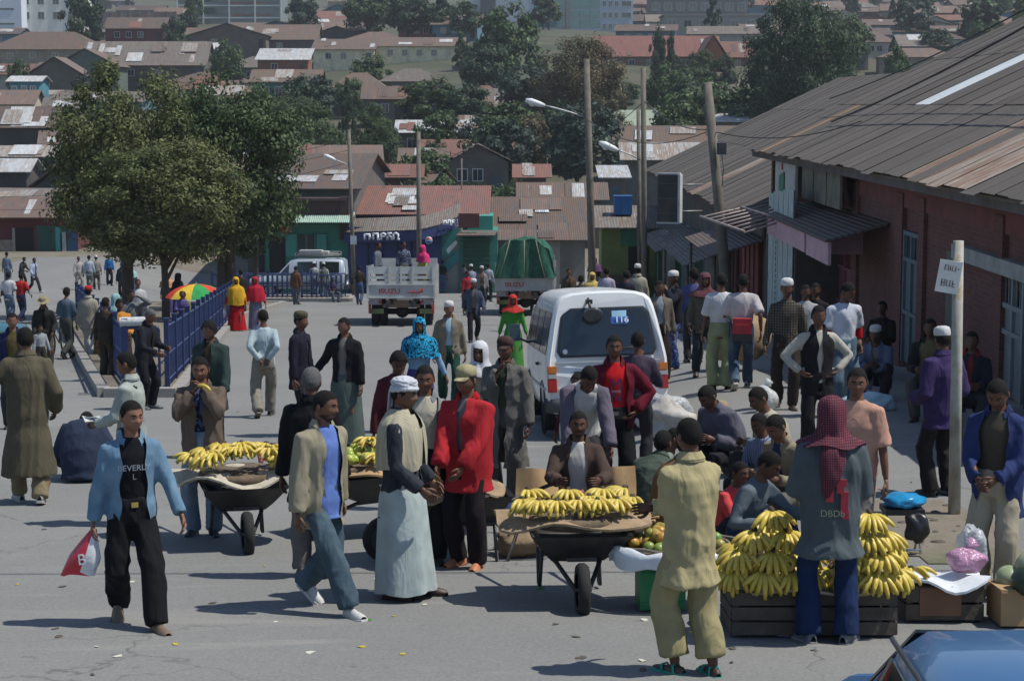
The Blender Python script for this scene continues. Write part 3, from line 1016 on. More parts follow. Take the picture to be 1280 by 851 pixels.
# ================================================================== ground and road
def road_mat():
 m, nt, b = _new("asphalt")
 b.inputs['Roughness'].default_value = 0.9
 b.inputs['Specular IOR Level'].default_value = 0.25
 v = coords(nt)
 big = noise(nt, v, 0.22, 6, 0.62, 0.4)
 fine = noise(nt, v, 38, 3, 0.7)
 c = ramp(nt, big, [(0.28, (0.140, 0.143, 0.137)), (0.5, (0.172, 0.174, 0.166)), (0.72, (0.205, 0.204, 0.192))])
 c = mixc(nt, 0.35, c, ramp(nt, fine, [(0.3, (0.09, 0.09, 0.088)), (0.7, (0.27, 0.265, 0.25))]))
 v2 = coords(nt, (0.28, 1.6, 1))
 st = noise(nt, v2, 0.9, 5, 0.6, 0.8)
 f = ramp(nt, st, [(0.60, (0, 0, 0)), (0.72, (0.55,) * 3)])
 c = mixc(nt, f, c, (0.255, 0.245, 0.225))
 v3 = noise(nt, v, 1.1, 4, 0.75, 1.5)
 f3 = ramp(nt, v3, [(0.66, (0, 0, 0)), (0.70, (0.5,) * 3)])
 c = mixc(nt, f3, c, (0.075, 0.072, 0.068))
 vo = nt.nodes.new("ShaderNodeTexVoronoi"); vo.feature = 'DISTANCE_TO_EDGE'; vo.inputs['Scale'].default_value = .33
 dm = nt.nodes.new("ShaderNodeVectorMath"); dm.operation = 'ADD'
 nd_ = nt.nodes.new("ShaderNodeTexNoise"); nd_.inputs['Scale'].default_value = 1.6; nd_.inputs['Detail'].default_value = 5; nt.links.new(v, nd_.inputs['Vector'])
 nt.links.new(v, dm.inputs[0]); nt.links.new(nd_.outputs[1], dm.inputs[1]); nt.links.new(dm.outputs[0], vo.inputs['Vector'])
 cf = ramp(nt, vo.outputs['Distance'], [(0.0, (.7,) * 3), (.006, (0, 0, 0))])
 c = mixc(nt, mixc(nt, 1.0, cf, ramp(nt, big, [(.45, (0, 0, 0)), (.6, (1, 1, 1))]), 'MULTIPLY'), c, (.06, .058, .055))
 nt.links.new(c, b.inputs['Base Color'])
 bump(nt, b, fine, 0.35, 0.008)
 return m
def dirt_mat():
 m, nt, b = _new("dirt")
 b.inputs['Roughness'].default_value = 0.95
 v = coords(nt)
 n = noise(nt, v, 0.35, 8, 0.65)
 c = ramp(nt, n, [(0.32, (0.10, 0.085, 0.065)), (0.5, (0.17, 0.145, 0.11)), (0.62, (0.09, 0.10, 0.045)), (0.75, (0.20, 0.175, 0.14))])
 sp_ = nt.nodes.new("ShaderNodeSeparateXYZ"); nt.links.new(v, sp_.inputs[0])
 fy = N(nt, "ShaderNodeMapRange", i_1=118.0, i_2=150.0); nt.links.new(sp_.outputs[1], fy.inputs[0])
 scrub = ramp(nt, noise(nt, v, .12, 7, .7), [(.35, (.030, .042, .020)), (.5, (.055, .062, .032)), (.62, (.085, .072, .048)), (.75, (.040, .055, .024))])
 c = mixc(nt, fy.outputs[0], c, scrub)
 nt.links.new(c, b.inputs['Base Color'])
 bump(nt, b, noise(nt, v, 6, 6), 0.6, 0.05)
 return m
DIRT = dirt_mat(); ROAD = road_mat()
def lines(segs):
 out = []
 for a, b, n in segs: out += list(np.linspace(a, b, n, endpoint=False))
 return out
XL = lines([(-1400, -300, 8), (-300, -60, 12), (-60, -28, 8), (-28, -8, 14), (-8, 0, 8), (0, 4, 16), (4, 8, 6), (8, 30, 8), (30, 300, 16), (300, 1400, 8)]) + [1400]
YL = lines([(-10, 12, 11), (12, 30, 24), (30, 112, 34), (112, 132, 10), (132, 300, 24), (300, 640, 24), (640, 3000, 14)]) + [3000]
def sheet_mesh(name, xs, ys, dz, mat, cond=None):
 V = [(x, y, g(x, y) + dz) for y in ys for x in xs]
 n = len(xs); F = []
 for j in range(len(ys) - 1):
  for i in range(n - 1):
   if cond is None or cond((xs[i] + xs[i + 1]) / 2, (ys[j] + ys[j + 1]) / 2): F.append((j * n + i, j * n + i + 1, (j + 1) * n + i + 1, (j + 1) * n + i))
 return link(name, np_mesh(name, V, F, [mat]))
tag(sheet_mesh("ground", XL, YL, 0.0, DIRT), "dusty earth terrain falling into the valley and rising up the far hill", kind="structure")
xr = [x for x in XL if -28.1 <= x <= 8.01]; yr = [y for y in YL if y <= 112.1]
tag(sheet_mesh("road", xr, yr, 0.012, ROAD), "worn grey asphalt street sloping down into the town", kind="structure")

# ================================================================== shared surface materials
def brick_mat(c1, c2, mortar, scale=1.0):
 m, nt, b = _new("brickwork")
 b.inputs['Roughness'].default_value = 0.9
 v = coords(nt, (1, 1, 1), 'Object', (PI / 2, 0, PI / 2) if False else (0, 0, 0))
 sep = nt.nodes.new("ShaderNodeSeparateXYZ"); cb = nt.nodes.new("ShaderNodeCombineXYZ")
 ad = N(nt, "ShaderNodeMath", operation='ADD')
 nt.links.new(v, sep.inputs[0]); nt.links.new(sep.outputs[0], ad.inputs[0]); nt.links.new(sep.outputs[1], ad.inputs[1])
 nt.links.new(ad.outputs[0], cb.inputs[0]); nt.links.new(sep.outputs[2], cb.inputs[1])
 br = nt.nodes.new("ShaderNodeTexBrick")
 br.inputs['Color1'].default_value = c1 + (1,); br.inputs['Color2'].default_value = c2 + (1,); br.inputs['Mortar'].default_value = mortar + (1,)
 br.inputs['Scale'].default_value = 1.0 * scale; br.inputs['Brick Width'].default_value = .23; br.inputs['Row Height'].default_value = .075; br.inputs['Mortar Size'].default_value = .008
 nt.links.new(cb.outputs[0], br.inputs[0])
 n = noise(nt, v, 1.2, 5, .65)
 c = mixc(nt, ramp(nt, n, [(0.4, (0, 0, 0)), (0.75, (.5,) * 3)]), br.outputs[0], mul(c1, .45))
 nt.links.new(c, b.inputs['Base Color'])
 bump(nt, b, br.outputs[1], -.5, .02)
 return m
def roof_mat(base, rust, pale, amount=.5, seed=0.0, key=None, stripe=1.0):
 k = ("roof", base, rust, pale, amount, seed)
 if k in _M: return _M[k]
 m, nt, b = _new("corrugated_iron")
 b.inputs['Roughness'].default_value = 0.72
 b.inputs['Metallic'].default_value = 0.0
 b.inputs['Specular IOR Level'].default_value = 0.3
 tc = nt.nodes.new("ShaderNodeTexCoord"); mp = nt.nodes.new("ShaderNodeMapping")
 mp.inputs['Scale'].default_value = (2.2, .28, .28); mp.inputs['Location'].default_value = (seed * 3.1, seed * 1.7, seed)
 oi = nt.nodes.new("ShaderNodeObjectInfo")
 nt.links.new(tc.outputs['Object'], mp.inputs[0])
 add = N(nt, "ShaderNodeVectorMath", operation='ADD')
 sc = N(nt, "ShaderNodeVectorMath", operation='SCALE'); sc.inputs['Scale'].default_value = 37.0
 cmb = nt.nodes.new("ShaderNodeCombineXYZ")
 for i in range(3): nt.links.new(oi.outputs['Random'], cmb.inputs[i])
 nt.links.new(cmb.outputs[0], sc.inputs[0]); nt.links.new(mp.outputs[0], add.inputs[0]); nt.links.new(sc.outputs[0], add.inputs[1])
 n = noise(nt, add.outputs[0], 1.3, 7, .66, .35)
 c = ramp(nt, n, [(0.28, mul(base, .62)), (0.44, base), (0.55, rust), (0.64 + .1 * (1 - amount), mul(base, 1.25)), (0.80, pale)])
 nv = ramp(nt, oi.outputs['Random'], [(0, (.86,) * 3), (1, (1.12,) * 3)])
 c = mixc(nt, 1.0, c, nv, 'MULTIPLY')
 nt.links.new(c, b.inputs['Base Color'])
 if stripe:
  w = N(nt, "ShaderNodeTexWave", wave_type='BANDS', bands_direction='X', i_Scale=2.6 * stripe)
  nt.links.new(tc.outputs['Object'], w.inputs[0])
  bump(nt, b, w.outputs[1], .5, .03)
 _M[k] = m
 return m
BRN = (.105, .088, .076); RUST = (.125, .078, .052); PALE = (.30, .30, .29)
ROOFS = [roof_mat(BRN, RUST, PALE, .5, 1.0), roof_mat((.12, .098, .085), (.15, .09, .065), (.34, .33, .31), .8, 2.0), roof_mat((.085, .072, .064), (.10, .066, .05), (.22, .21, .20), .2, 3.0),
         roof_mat((.15, .085, .07), (.17, .075, .055), (.28, .22, .20), .4, 4.0), roof_mat((.15, .14, .125), (.12, .09, .07), (.42, .43, .42), .9, 5.0)]
SHEETW = [roof_mat((.42, .45, .47), (.30, .27, .24), (.55, .58, .60), .8, 6.0), roof_mat((.30, .30, .29), (.20, .14, .10), (.48, .48, .46), .8, 7.0)]
GLASS = M((.02, .028, .032), .12, var=0, spec=.8, name="glass")
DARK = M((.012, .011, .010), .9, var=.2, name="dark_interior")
WOOD = M((.13, .10, .075), .85, var=.35, nscale=4, bmp=.4, bscale=20, name="weathered_wood")
STEEL = M((.20, .20, .19), .55, .6, var=.25, name="steel")

def corr_mesh(W, L, ridges, amp=.014, name="sheet"):
 n = ridges * 2
 V = []
 for j in (0, 1):
  for i in range(n + 1): V.append((W * i / n, L * j, amp if i % 2 else -amp))
 F = [(i, i + 1, n + 2 + i, n + 1 + i) for i in range(n)]
 me = bpy.data.meshes.new(name); me.from_pydata(V, [], F); me.update()
 return me
def basis(o, X, Y, Z):
 return Matrix(((X[0], Y[0], Z[0], o[0]), (X[1], Y[1], Z[1], o[1]), (X[2], Y[2], Z[2], o[2]), (0, 0, 0, 1)))
def place(name, me, parent, Mx):
 o = link(name, me, parent)
 o.matrix_parent_inverse = Matrix.Identity(4)
 o.matrix_basis = Mx
 return o
def text_obj(s, size, mat, parent, Mx, name="lettering", bold=0.0):
 cu = bpy.data.curves.new("lettering", 'FONT'); cu.body = s; cu.size = size; cu.align_x = 'CENTER'; cu.align_y = 'CENTER'; cu.extrude = .003; cu.offset = bold
 o = bpy.data.objects.new("tmp", cu); COL.objects.link(o)
 dg = bpy.context.evaluated_depsgraph_get()
 me = bpy.data.meshes.new_from_object(o.evaluated_get(dg)); me.materials.clear(); me.materials.append(mat)
 bpy.data.objects.remove(o)
 return place(name, me, parent, Mx)

# ================================================================== corrugated roof on the street side
def street_roof(parent, Xe, ze, Y0, Y1, pitch, Xr, rows, mats, seed, special=()):
 r = random.Random(seed)
 dX = Xr - Xe; L = dX * math.sqrt(1 + pitch * pitch); rl = L / rows
 W = .80; step = .76
 n = int((Y1 - Y0) / step)
 variants = []
 for m in mats:
  me = corr_mesh(W, rl + .14, 10, .009); me.materials.append(m); variants.append(me)
 up = Vector((1, 0, pitch)).normalized(); nx = Vector((-pitch, 0, 1)).normalized(); across = up.cross(nx)
 if across.y < 0: across = -across
 Xb = across; Zb = nx
 # keep right-handed: X=across(+Y), Y=up
 if Xb.cross(up).dot(Zb) < 0: Zb = -Zb
 for j in range(rows):
  for i in range(n):
   o = Vector((Xe, Y0 + i * step, ze)) + up * (j * rl - .07) + nx * (.010 + .014 * j + r.uniform(0, .008) + (.006 if i % 2 else 0))
   if j == 0: o += up * r.uniform(-.10, .03)
   ang = r.gauss(0, .006)
   u2 = (up + across * ang).normalized(); a2 = (across - up * ang).normalized()
   mi = 0 if r.random() < .8 else 1
   for (ii, jj, mm) in special:
    if ii == i and jj == j: mi = mm
   me = variants[mi]
   place("sheet", me, parent, basis(o - parent.location, a2, u2, Zb))
 # battens below so the roof has body
 mb = MB()
 mb.slab([Vector((Xe + .05, Y0, ze - .06)), Vector((Xr, Y0, ze - .06 + dX * pitch)), Vector((Xr, Y0 + n * step, ze - .06 + dX * pitch)), Vector((Xe + .05, Y0 + n * step, ze - .06))], .05)
 mb.v = [tuple(Vector(p) - parent.location) for p in mb.v]
 mb.build("roof_deck", WOOD, parent)
 return n

# ---- building A : red brick building along the footway
A = thing("brick_building", "long red brick shop building with rusty brown corrugated roof beside the footway", "building", (7.0, 34, -2.0))
def addA(name, mb, mats, parent=None):
 mb.v = [tuple(Vector(p) - A.location) for p in mb.v]
 return mb.build(name, mats, parent or A)
BRICK = brick_mat((.150, .050, .038), (.105, .036, .030), (.11, .075, .06))
MAROON = M((.15, .04, .036), .85, var=.3, nscale=2, bmp=.3, name="maroon_plaster", dirt=.5)
ROOFA = roof_mat((.112, .101, .090), (.102, .091, .080), (.128, .117, .105), .3, 11.0, stripe=0)
ROOFA2 = roof_mat((.112, .102, .093), (.10, .088, .078), (.135, .126, .116), .3, 12.0, stripe=0)
RUSTY = roof_mat((.22, .15, .09), (.28, .20, .13), (.40, .36, .30), .8, 13.0, stripe=0)
WHITESH = roof_mat((.50, .54, .56), (.44, .47, .48), (.58, .62, .64), .3, 14.0, stripe=0)
WORN = roof_mat((.30, .26, .22), (.20, .12, .08), (.55, .56, .55), .9, 15.0, stripe=0)
ze = 1.62
nA = street_roof(A, 6.3, ze, 21.0, 51.6, .47, 16.0, 4, [ROOFA, ROOFA2, RUSTY, WHITESH, WORN], 3,
                 special=[(9, 0, 4), (10, 0, 4), (8, 0, 4), (7, 0, 4), (12, 0, 4), (26, 1, 3), (26, 2, 3), (25, 1, 3), (25, 2, 3), (35, 0, 2)])
mb = MB()
zb = lambda y: g(7.0, y) - .3
for (y0, y1, x) in ((21.5, 26.0, 7.0), (27.4, 32.6, 7.0), (34.3, 38.9, 7.0), (41.2, 51.0, 7.1)):
 mb.box((x + .12, (y0 + y1) / 2, (ze + .2 + zb(y1)) / 2), (.24, y1 - y0, ze + .2 - zb(y1)))
mb.box((7.13, 26.7, 1.0), (.22, 1.4, 1.6)); mb.box((7.13, 33.45, 1.15), (.22, 1.7, 1.2)); mb.box((7.13, 40.05, 1.0), (.22, 2.3, 1.6))
addA("wall", mb, BRICK)
for yy in (51.0, 21.4):
 mb = MB(); mb.slab([(6.9, yy, -5), (15.8, yy, -5), (15.8, yy, ze - .2 + 9.5 * .47), (6.9, yy, ze - .2 + .6 * .47)], .24); addA("end_wall", mb, BRICK)
mb = MB(); mb.box((6.985, 33, ze - .30), (.05, 24, .75)); addA("maroon_band", mb, MAROON)
mb = MB()
mb.box((6.42, 36.2, ze - .13), (.06, 30.2, .20)); addA("fascia", mb, M((.10, .085, .075), .9, var=.4, nscale=2, name="fascia_board"))
for (y, w) in ((27.35, .5), (32.55, .45), (34.4, .55), (38.9, .6), (41.3, .6)):
 mb = MB(); mb.box((7.06, y, (1.2 + zb(y)) / 2), (.26, w, 1.2 - zb(y))); addA("pilaster", mb, BRICK)
# doors
def shutter_door(y0, y1, z0, z1, col, transom=.5, name="door", bars=6):
 d = MB(); d.box((7.03, (y0 + y1) / 2, (z0 + z1 - transom) / 2), (.06, y1 - y0, z1 - transom - z0))
 dd = addA(name, d, M(col, .6, var=.2, nscale=5, name="door_paint", dirt=.3))
 f = MB()
 for yy in (y0 + .04, y1 - .04, (y0 + y1) / 2): f.box((6.985, yy, (z0 + z1) / 2), (.06, .08, z1 - z0))
 for zz in (z1 - .04, z1 - transom, z0 + .9): f.box((6.982, (y0 + y1) / 2, zz), (.05, y1 - y0 - .02, .07))
 for k in range(bars): f.box((7.0, y0 + (k + .5) * (y1 - y0) / bars, z1 - transom / 2), (.02, .025, transom))
 f.v = [tuple(Vector(p) - A.location) for p in f.v]
 f.build("door_frame", M(mul(col, 1.2), .6, var=.2, nscale=5, name="door_paint"), dd)
 k = MB(); k.box((7.06, (y0 + y1) / 2, z1 - transom / 2), (.02, y1 - y0, transom)); k.v = [tuple(Vector(p) - A.location) for p in k.v]; k.build("transom_light", DARK, dd)
shutter_door(32.78, 34.1, g(7, 33) + .05, .55, (.075, .115, .135))
shutter_door(26.0, 27.2, g(7, 26) + .05, .45, (.16, .19, .195))
shutter_door(39.1, 41.1, g(7, 40) + .05, .25, (.17, .045, .06), .9, bars=9)
mb = MB(); mb.box((6.93, 27.6, .50), (.16, 4.6, .22)); addA("lintel", mb, M((.32, .32, .30), .9, var=.25, name="concrete", dirt=.4))
mb = MB(); mb.box((6.93, 24.0, -.6), (.1, 2.0, 1.6)); addA("window_shutter", mb, M((.17, .20, .205), .6, var=.25, name="door_paint", dirt=.3))
mb = MB(); mb.box((6.99, 30.2, -.5), (.05, 1.0, 1.9)); addA("window", mb, M((.05, .085, .075), .5, var=.3, name="door_paint"))
# pink awning and painted sheet wall at the far end of building A
PINK = M((.46, .29, .33), .8, var=.15, nscale=3, name="pink_paint", dirt=.3)
mb = MB()
mb.box((5.9, 36.9, .02), (.06, 2.6, .46)); mb.box((6.5, 38.25, .02), (1.26, .06, .46))
addA("awning_fascia", mb, PINK)
mb = MB(); mb.slab([(5.8, 35.5, .26), (7.1, 35.5, .62), (7.1, 44.0, .62), (5.8, 44.0, .26)], .04); addA("awning_roof", mb, ROOFS[2])
mb = MB(); mb.box((5.9, 41.3, .02), (.06, 5.6, .42)); addA("awning_fascia", mb, PINK)
# white painted corrugated panels with green dots
SHW = M((.40, .46, .44), .7, var=.25, nscale=4, name="painted_sheet", dirt=.3)
pm = corr_mesh(.80, 3.3, 8, .02, "panel"); pm.materials.append(SHW)
for k in range(5):
 yy = 41.2 + k * .78
 place("panel", pm, A, basis(Vector((6.05, yy, g(6, yy) + .05)) - A.location, (0, 1, 0), (0, 0, 1), (1, 0, 0)))
GREENP = M((.02, .16, .09), .6, var=.1, name="green_paint")
mb = MB()
for k in range(16):
 mb.lathe([(.045, 0), (.045, .01)], 8, (6.02, 43.8, -.1 - k * .13), R=Ry(PI / 2))
addA("painted_dots", mb, GREENP)
mb = MB(); mb.box((6.12, 45.3, (zb(45) + .3) / 2), (.2, .3, .3 - zb(45))); addA("corner_pier", mb, M((.06, .05, .045), .9, var=.3, name="dark_wall")); mb = MB(); mb.box((6.6, 41.0, (zb(45) + .2) / 2), (1.1, .1, .2 - zb(45))); addA("side_wall", mb, M((.06, .05, .045), .9, var=.3, name="dark_wall"))
# painted board above the awning with yellow and green emblem
mb = MB(); mb.box((6.62, 46.5, .98), (.06, 3.4, 1.15)); sbp = addA("painted_board", mb, M((.45, .47, .44), .8, var=.2, nscale=3, name="painted_board", dirt=.5))
mb = MB()
pts = [Vector((6.57, 46.9 + .42 * math.cos(t), .80 + .30 * math.sin(t))) for t in np.linspace(PI, 2 * PI, 10)] + [Vector((6.57, 47.32, 1.02)), Vector((6.57, 46.48, 1.15))]
mb.slab(pts, .012); mb.v = [tuple(Vector(p) - A.location) for p in mb.v]; mb.build("green_emblem", GREENP, sbp)
mb = MB(); mb.box((6.575, 47.25, .55), (.02, .35, .22)); mb.v = [tuple(Vector(p) - A.location) for p in mb.v]; mb.build("yellow_emblem", M((.5, .4, .02), .6, var=.1, name="yellow_paint"), sbp)
mb = MB(); mb.box((6.575, 46.9, 1.30), (.02, .2, .25)); mb.v = [tuple(Vector(p) - A.location) for p in mb.v]; mb.build("red_emblem", M((.4, .06, .03), .6, var=.1, name="red_paint"), sbp)
for k in range(3):
 mb = MB(); mb.box((6.62, 39.5 + k * 1.75, 1.05), (.05, 1.6, .8)); addA("upper_panel", mb, M((.16, .15, .11), .9, var=.35, nscale=2, name="grey_board", dirt=.5))

# ---- building B : next building down the street
B = thing("street_building", "timber and sheet-iron shop row with wide brown corrugated roof below the brick building", "building", (6.5, 66, -5.0))
def addB(name, mb, mats, parent=None):
 mb.v = [tuple(Vector(p) - B.location) for p in mb.v]
 return mb.build(name, mats, parent or B)
zeB = -.12
street_roof(B, 6.05, zeB, 47.5, 87.0, .47, 14.5, 3, [ROOFA, ROOFA2, RUSTY, WORN], 9, special=[(20, 0, 3), (21, 0, 3)])
mb = MB(); mb.box((6.9, 67, -3.0), (.3, 39, 6.2)); mb.slab([(7.0, 86.8, -9), (14.3, 86.8, -9), (14.3, 86.8, zeB - .2 + 8.2 * .47), (7.0, 86.8, zeB - .2 + .9 * .47)], .3); addB("wall", mb, M((.10, .10, .085), .9, var=.35, nscale=1.2, name="old_plaster", dirt=.6))
mb = MB(); mb.box((6.22, 67, zeB - .2), (.06, 39, .34)); addB("fascia", mb, M((.075, .06, .05), .9, var=.4, nscale=2, name="fascia_board"))
cols = [(.035, .16, .09), (.20, .24, .23), (.10, .13, .12), (.03, .10, .07), (.22, .25, .25), (.16, .03, .025), (.07, .02, .018)]
for k, (y0, y1, c) in enumerate(((75, 77.5, 0), (72.2, 74.6, 4), (69.5, 71.8, 1), (66.5, 69.2, 3), (63.5, 66, 4), (56.5, 60, 6), (51.5, 55.5, 5))):
 mb = MB(); z0 = g(6.5, y0) - .1
 mb.box((6.70, (y0 + y1) / 2, z0 + 1.3), (.1, y1 - y0, 2.6)); dd = addB("door", mb, M(cols[c], .7, var=.3, nscale=2, name="door_paint", dirt=.4))
 mb = MB()
 for yy in np.linspace(y0, y1, 5): mb.box((6.63, yy, z0 + 1.3), (.05, .07, 2.6))
 mb.v = [tuple(Vector(p) - B.location) for p in mb.v]; mb.build("door_frame", M(mul(cols[c], 1.5), .7, var=.2, name="door_paint"), dd)
# lower awnings
for (y0, y1, z, x0, mi) in ((48.5, 55.5, -1.05, 5.0, 2), (57, 66, -2.0, 5.1, 4), (67, 77, -2.35, 5.0, 4)):
 mb = MB(); mb.slab([(x0, y0, z), (6.8, y0, z + .55), (6.8, y1, z + .55), (x0, y1, z)], .05); addB("awning", mb, ROOFS[mi])
 for yy in (y0 + .3, y1 - .3):
  mb = MB(); mb.tube([(x0 + .15, yy, z), (x0 + .15, yy, g(x0, yy))], .045, 6); addB("awning_post", mb, WOOD)
# green kiosk with timber stacks further down
Kq = thing("green_kiosk", "lime and green painted kiosk with timber stacked against it", "kiosk", (4.6, 73, g(4.6, 73)))
def addK(name, mb, mats, parent=None):
 mb.v = [tuple(Vector(p) - Kq.location) for p in mb.v]
 return mb.build(name, mats, parent or Kq)
p0 = at(752, 300, 76); p1 = at(828, 300, 76); zk = g(5, 76); ztop = at(790, 285, 76).z
LIME = M((.22, .25, .07), .85, var=.25, nscale=1.5, name="lime_plaster", dirt=.4)
mb = MB(); mb.box(((p0.x + p1.x) / 2, 77.2, (zk - .3 + ztop) / 2), (p1.x - p0.x, 2.4, ztop - zk + .3)); addK("wall", mb, LIME)
mb = MB(); mb.box((p0.x + (p1.x - p0.x) * .62, 75.95, ztop - .35), ((p1.x - p0.x) * .62, .08, .75)); addK("green_band", mb, M((.03, .17, .09), .7, var=.2, name="green_paint"))
mb = MB(); mb.box((p1.x - .15, 75.94, (zk + ztop) / 2), (.3, .1, ztop - zk)); addK("corner_post", mb, M((.03, .17, .09), .7, var=.2, name="green_paint"))
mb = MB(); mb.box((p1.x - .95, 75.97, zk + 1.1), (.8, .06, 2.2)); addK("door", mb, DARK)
mb = MB(); mb.slab([(p0.x - .4, 75.4, ztop + .05), (p1.x + .3, 75.4, ztop + .05), (p1.x + .3, 78.8, ztop + .75), (p0.x - .4, 78.8, ztop + .75)], .05); addK("roof", mb, ROOFS[4])
r = random.Random(5)
for k in range(22):
 mb = MB(); mb.box((0, 0, 0), (r.uniform(1.0, 1.7), .25, .07)); o = mb.build("plank", WOOD, None)
 tag(o, "weathered brown plank in the timber stack against the lime kiosk", "plank", "planks stacked by the lime kiosk")
 o.location = (p0.x + .85 + r.uniform(-.1, .25), 75.55 - (k % 2) * .27, g(4, 75.5) + .06 + (k // 2) * .085)
 o.rotation_euler = (0, r.uniform(-.02, .02), r.uniform(-.04, .04))
bx = at(779, 262, 77)
mb = MB(); mb.box((0, 0, 0), (.72, .6, .72)); mb.box((0, 0, .37), (.76, .64, .04)); mb.box((0, -.31, 0), (.06, .03, .72))
o = mb.build("water_tank", M((.02, .12, .30), .5, var=.2, name="blue_plastic")); o.location = (bx.x, 77.3, ztop + 1.0); o.location.z = ztop + .47 + .36
tag(o, "blue square water tank on the kiosk roof", "water tank")

# hanging black signboard
sg = at(838, 248, 58)
S = thing("signboard", "black weathered signboard with white edge hung above the shops", "signboard", (sg.x, 58, sg.z))
mb = MB(); mb.box((-.05, 0, 0), (.66, .10, 1.50), (0, 0, RAD(-20))); mb.build("board", M((.018, .02, .024), .6, var=.5, nscale=3, name="black_board", dirt=.5), S)
mb = MB()
for dz in (-.74, .74): mb.box((-.05, 0, dz), (.72, .14, .05), (0, 0, RAD(-20)))
mb.box((.28, -.13, 0), (.07, .30, 1.46), (0, 0, RAD(-20))); mb.build("edge", M((.45, .46, .45), .7, var=.2, name="grey_metal"), S)
mb = MB()
for dz in (-.45, 0, .45): mb.box((-.07, -.06, dz), (.60, .01, .02), (0, 0, RAD(-20)))
mb.build("slat_line", M((.10, .09, .08), .7, var=.2, name="board_line"), S)
for dz in (-.4, .4):
 mb = MB(); mb.tube([(.1, 0, dz), (1.0, .3, dz)], .03, 6); mb.build("bracket", STEEL, S)

# metal grille canopy
G = thing("grille_canopy", "rusty pink steel bar grille jutting over the shop front", "canopy", (4.9, 44, 0))
c00 = at(875, 272, 44); c10 = at(930, 291, 42); c11 = at(1026, 262, 43.5); c01 = at(975, 249, 46)
GR = M((.30, .24, .22), .6, .2, var=.25, nscale=5, name="rusty_steel")
for k in range(8):
 t = k / 7
 a = c00.lerp(c10, t); b = c01.lerp(c11, t)
 mb = MB(); mb.tube([a - G.location, b - G.location], .022, 6); mb.build("bar", GR, G)
for t in (0, .5, 1):
 a = c00.lerp(c01, t); b = c10.lerp(c11, t)
 mb = MB(); mb.tube([a - G.location + Vector((0, 0, .03)), b - G.location + Vector((0, 0, .03))], .028, 6); mb.build("cross_bar", GR, G)
mb = MB(); mb.tube([c11 - G.location, Vector((6.9, 45, c11.z + .5)) - G.location], .025, 6); mb.tube([c01 - G.location, Vector((6.9, 47, c01.z + .5)) - G.location], .025, 6); mb.build("brace", GR, G)

# ================================================================== trees
def leaf_mat(col, col2, yellow=None):
 m, nt, b = _new("leaves")
 b.inputs['Roughness'].default_value = 0.6
 b.inputs['Specular IOR Level'].default_value = 0.25
 geo = nt.nodes.new("ShaderNodeNewGeometry")
 v = coords(nt)
 n = noise(nt, v, .9, 3)
 c = mixc(nt, ramp(nt, n, [(.35, (0, 0, 0)), (.65, (1, 1, 1))]), col, col2)
 rv = ramp(nt, geo.outputs['Random Per Island'], [(0, (.6,) * 3), (.75, (1.1,) * 3), (1, (1.7,) * 3)])
 c = mixc(nt, 1.0, c, rv, 'MULTIPLY')
 nt.links.new(c, b.inputs['Base Color'])
 tr = nt.nodes.new("ShaderNodeBsdfTranslucent"); nt.links.new(c, tr.inputs[0])
 mx = nt.nodes.new("ShaderNodeMixShader"); mx.inputs[0].default_value = .25
 out = nt.nodes["Material Output"]
 nt.links.new(b.outputs[0], mx.inputs[1]); nt.links.new(tr.outputs[0], mx.inputs[2]); nt.links.new(mx.outputs[0], out.inputs[0])
 return m
BARK = M((.075, .06, .048), .95, var=.35, nscale=6, bmp=.8, bscale=18, name="bark")
LEAF = {'olive': leaf_mat((.075, .098, .032), (.125, .135, .050)), 'dark': leaf_mat((.030, .056, .030), (.045, .075, .036)), 'mid': leaf_mat((.048, .088, .036), (.075, .110, .044)),
  'blue': leaf_mat((.035, .060, .045), (.060, .085, .065)), 'dry': leaf_mat((.085, .085, .045), (.14, .11, .06)), 'deep': leaf_mat((.046, .074, .028), (.070, .100, .038))}
def crown_mesh(seed, nclump, nleaf, leaf, shape='broad', clump_r=.30):
 r = np.random.RandomState(seed)
 C = []
 while len(C) < nclump:
  p = r.uniform(-1, 1, 3)
  d = np.linalg.norm(p)
  if d > 1 or d < .35: continue
  if shape == 'conifer':
   z = r.rand(); a = r.rand() * 6.28; rad = (1 - z) ** .9 * r.uniform(.55, 1)
   p = np.array([rad * math.cos(a), rad * math.sin(a), z * 2 - 1])
  elif shape == 'poplar':
   p[0] *= (1 - .35 * abs(p[2])); p[1] *= (1 - .35 * abs(p[2]))
  else:
   p[2] = p[2] * (1.0 if p[2] > 0 else .8)
   p *= 1 + .14 * math.sin(3 * math.atan2(p[1], p[0]) + seed) * (1 - abs(p[2]))
  C.append(p)
 C = np.array(C)
 R = clump_r * r.uniform(.6, 1.25, nclump)
 if shape == 'conifer': R *= .55
 idx = r.randint(0, nclump, nleaf)
 u = r.normal(0, 1, (nleaf, 3)); u /= np.linalg.norm(u, axis=1)[:, None]
 rad = R[idx] * r.rand(nleaf) ** .45
 P = C[idx] + u * rad[:, None] * np.array([1, 1, .75])
 nrm = u * .8 + C[idx] * .5 + r.normal(0, .55, (nleaf, 3)) + np.array([0, 0, .35])
 nrm /= np.linalg.norm(nrm, axis=1)[:, None]
 t = np.cross(nrm, r.normal(0, 1, (nleaf, 3))); t /= np.linalg.norm(t, axis=1)[:, None]
 b = np.cross(nrm, t)
 s = leaf * r.uniform(.6, 1.4, nleaf)[:, None]
 V = np.stack([P - t * s - b * s * .15, P - b * s * .55, P + t * s + b * s * .1, P + b * s * .5], 1).reshape(-1, 3)
 F = np.arange(nleaf * 4).reshape(-1, 4)
 return V, F, C
_CR = {}
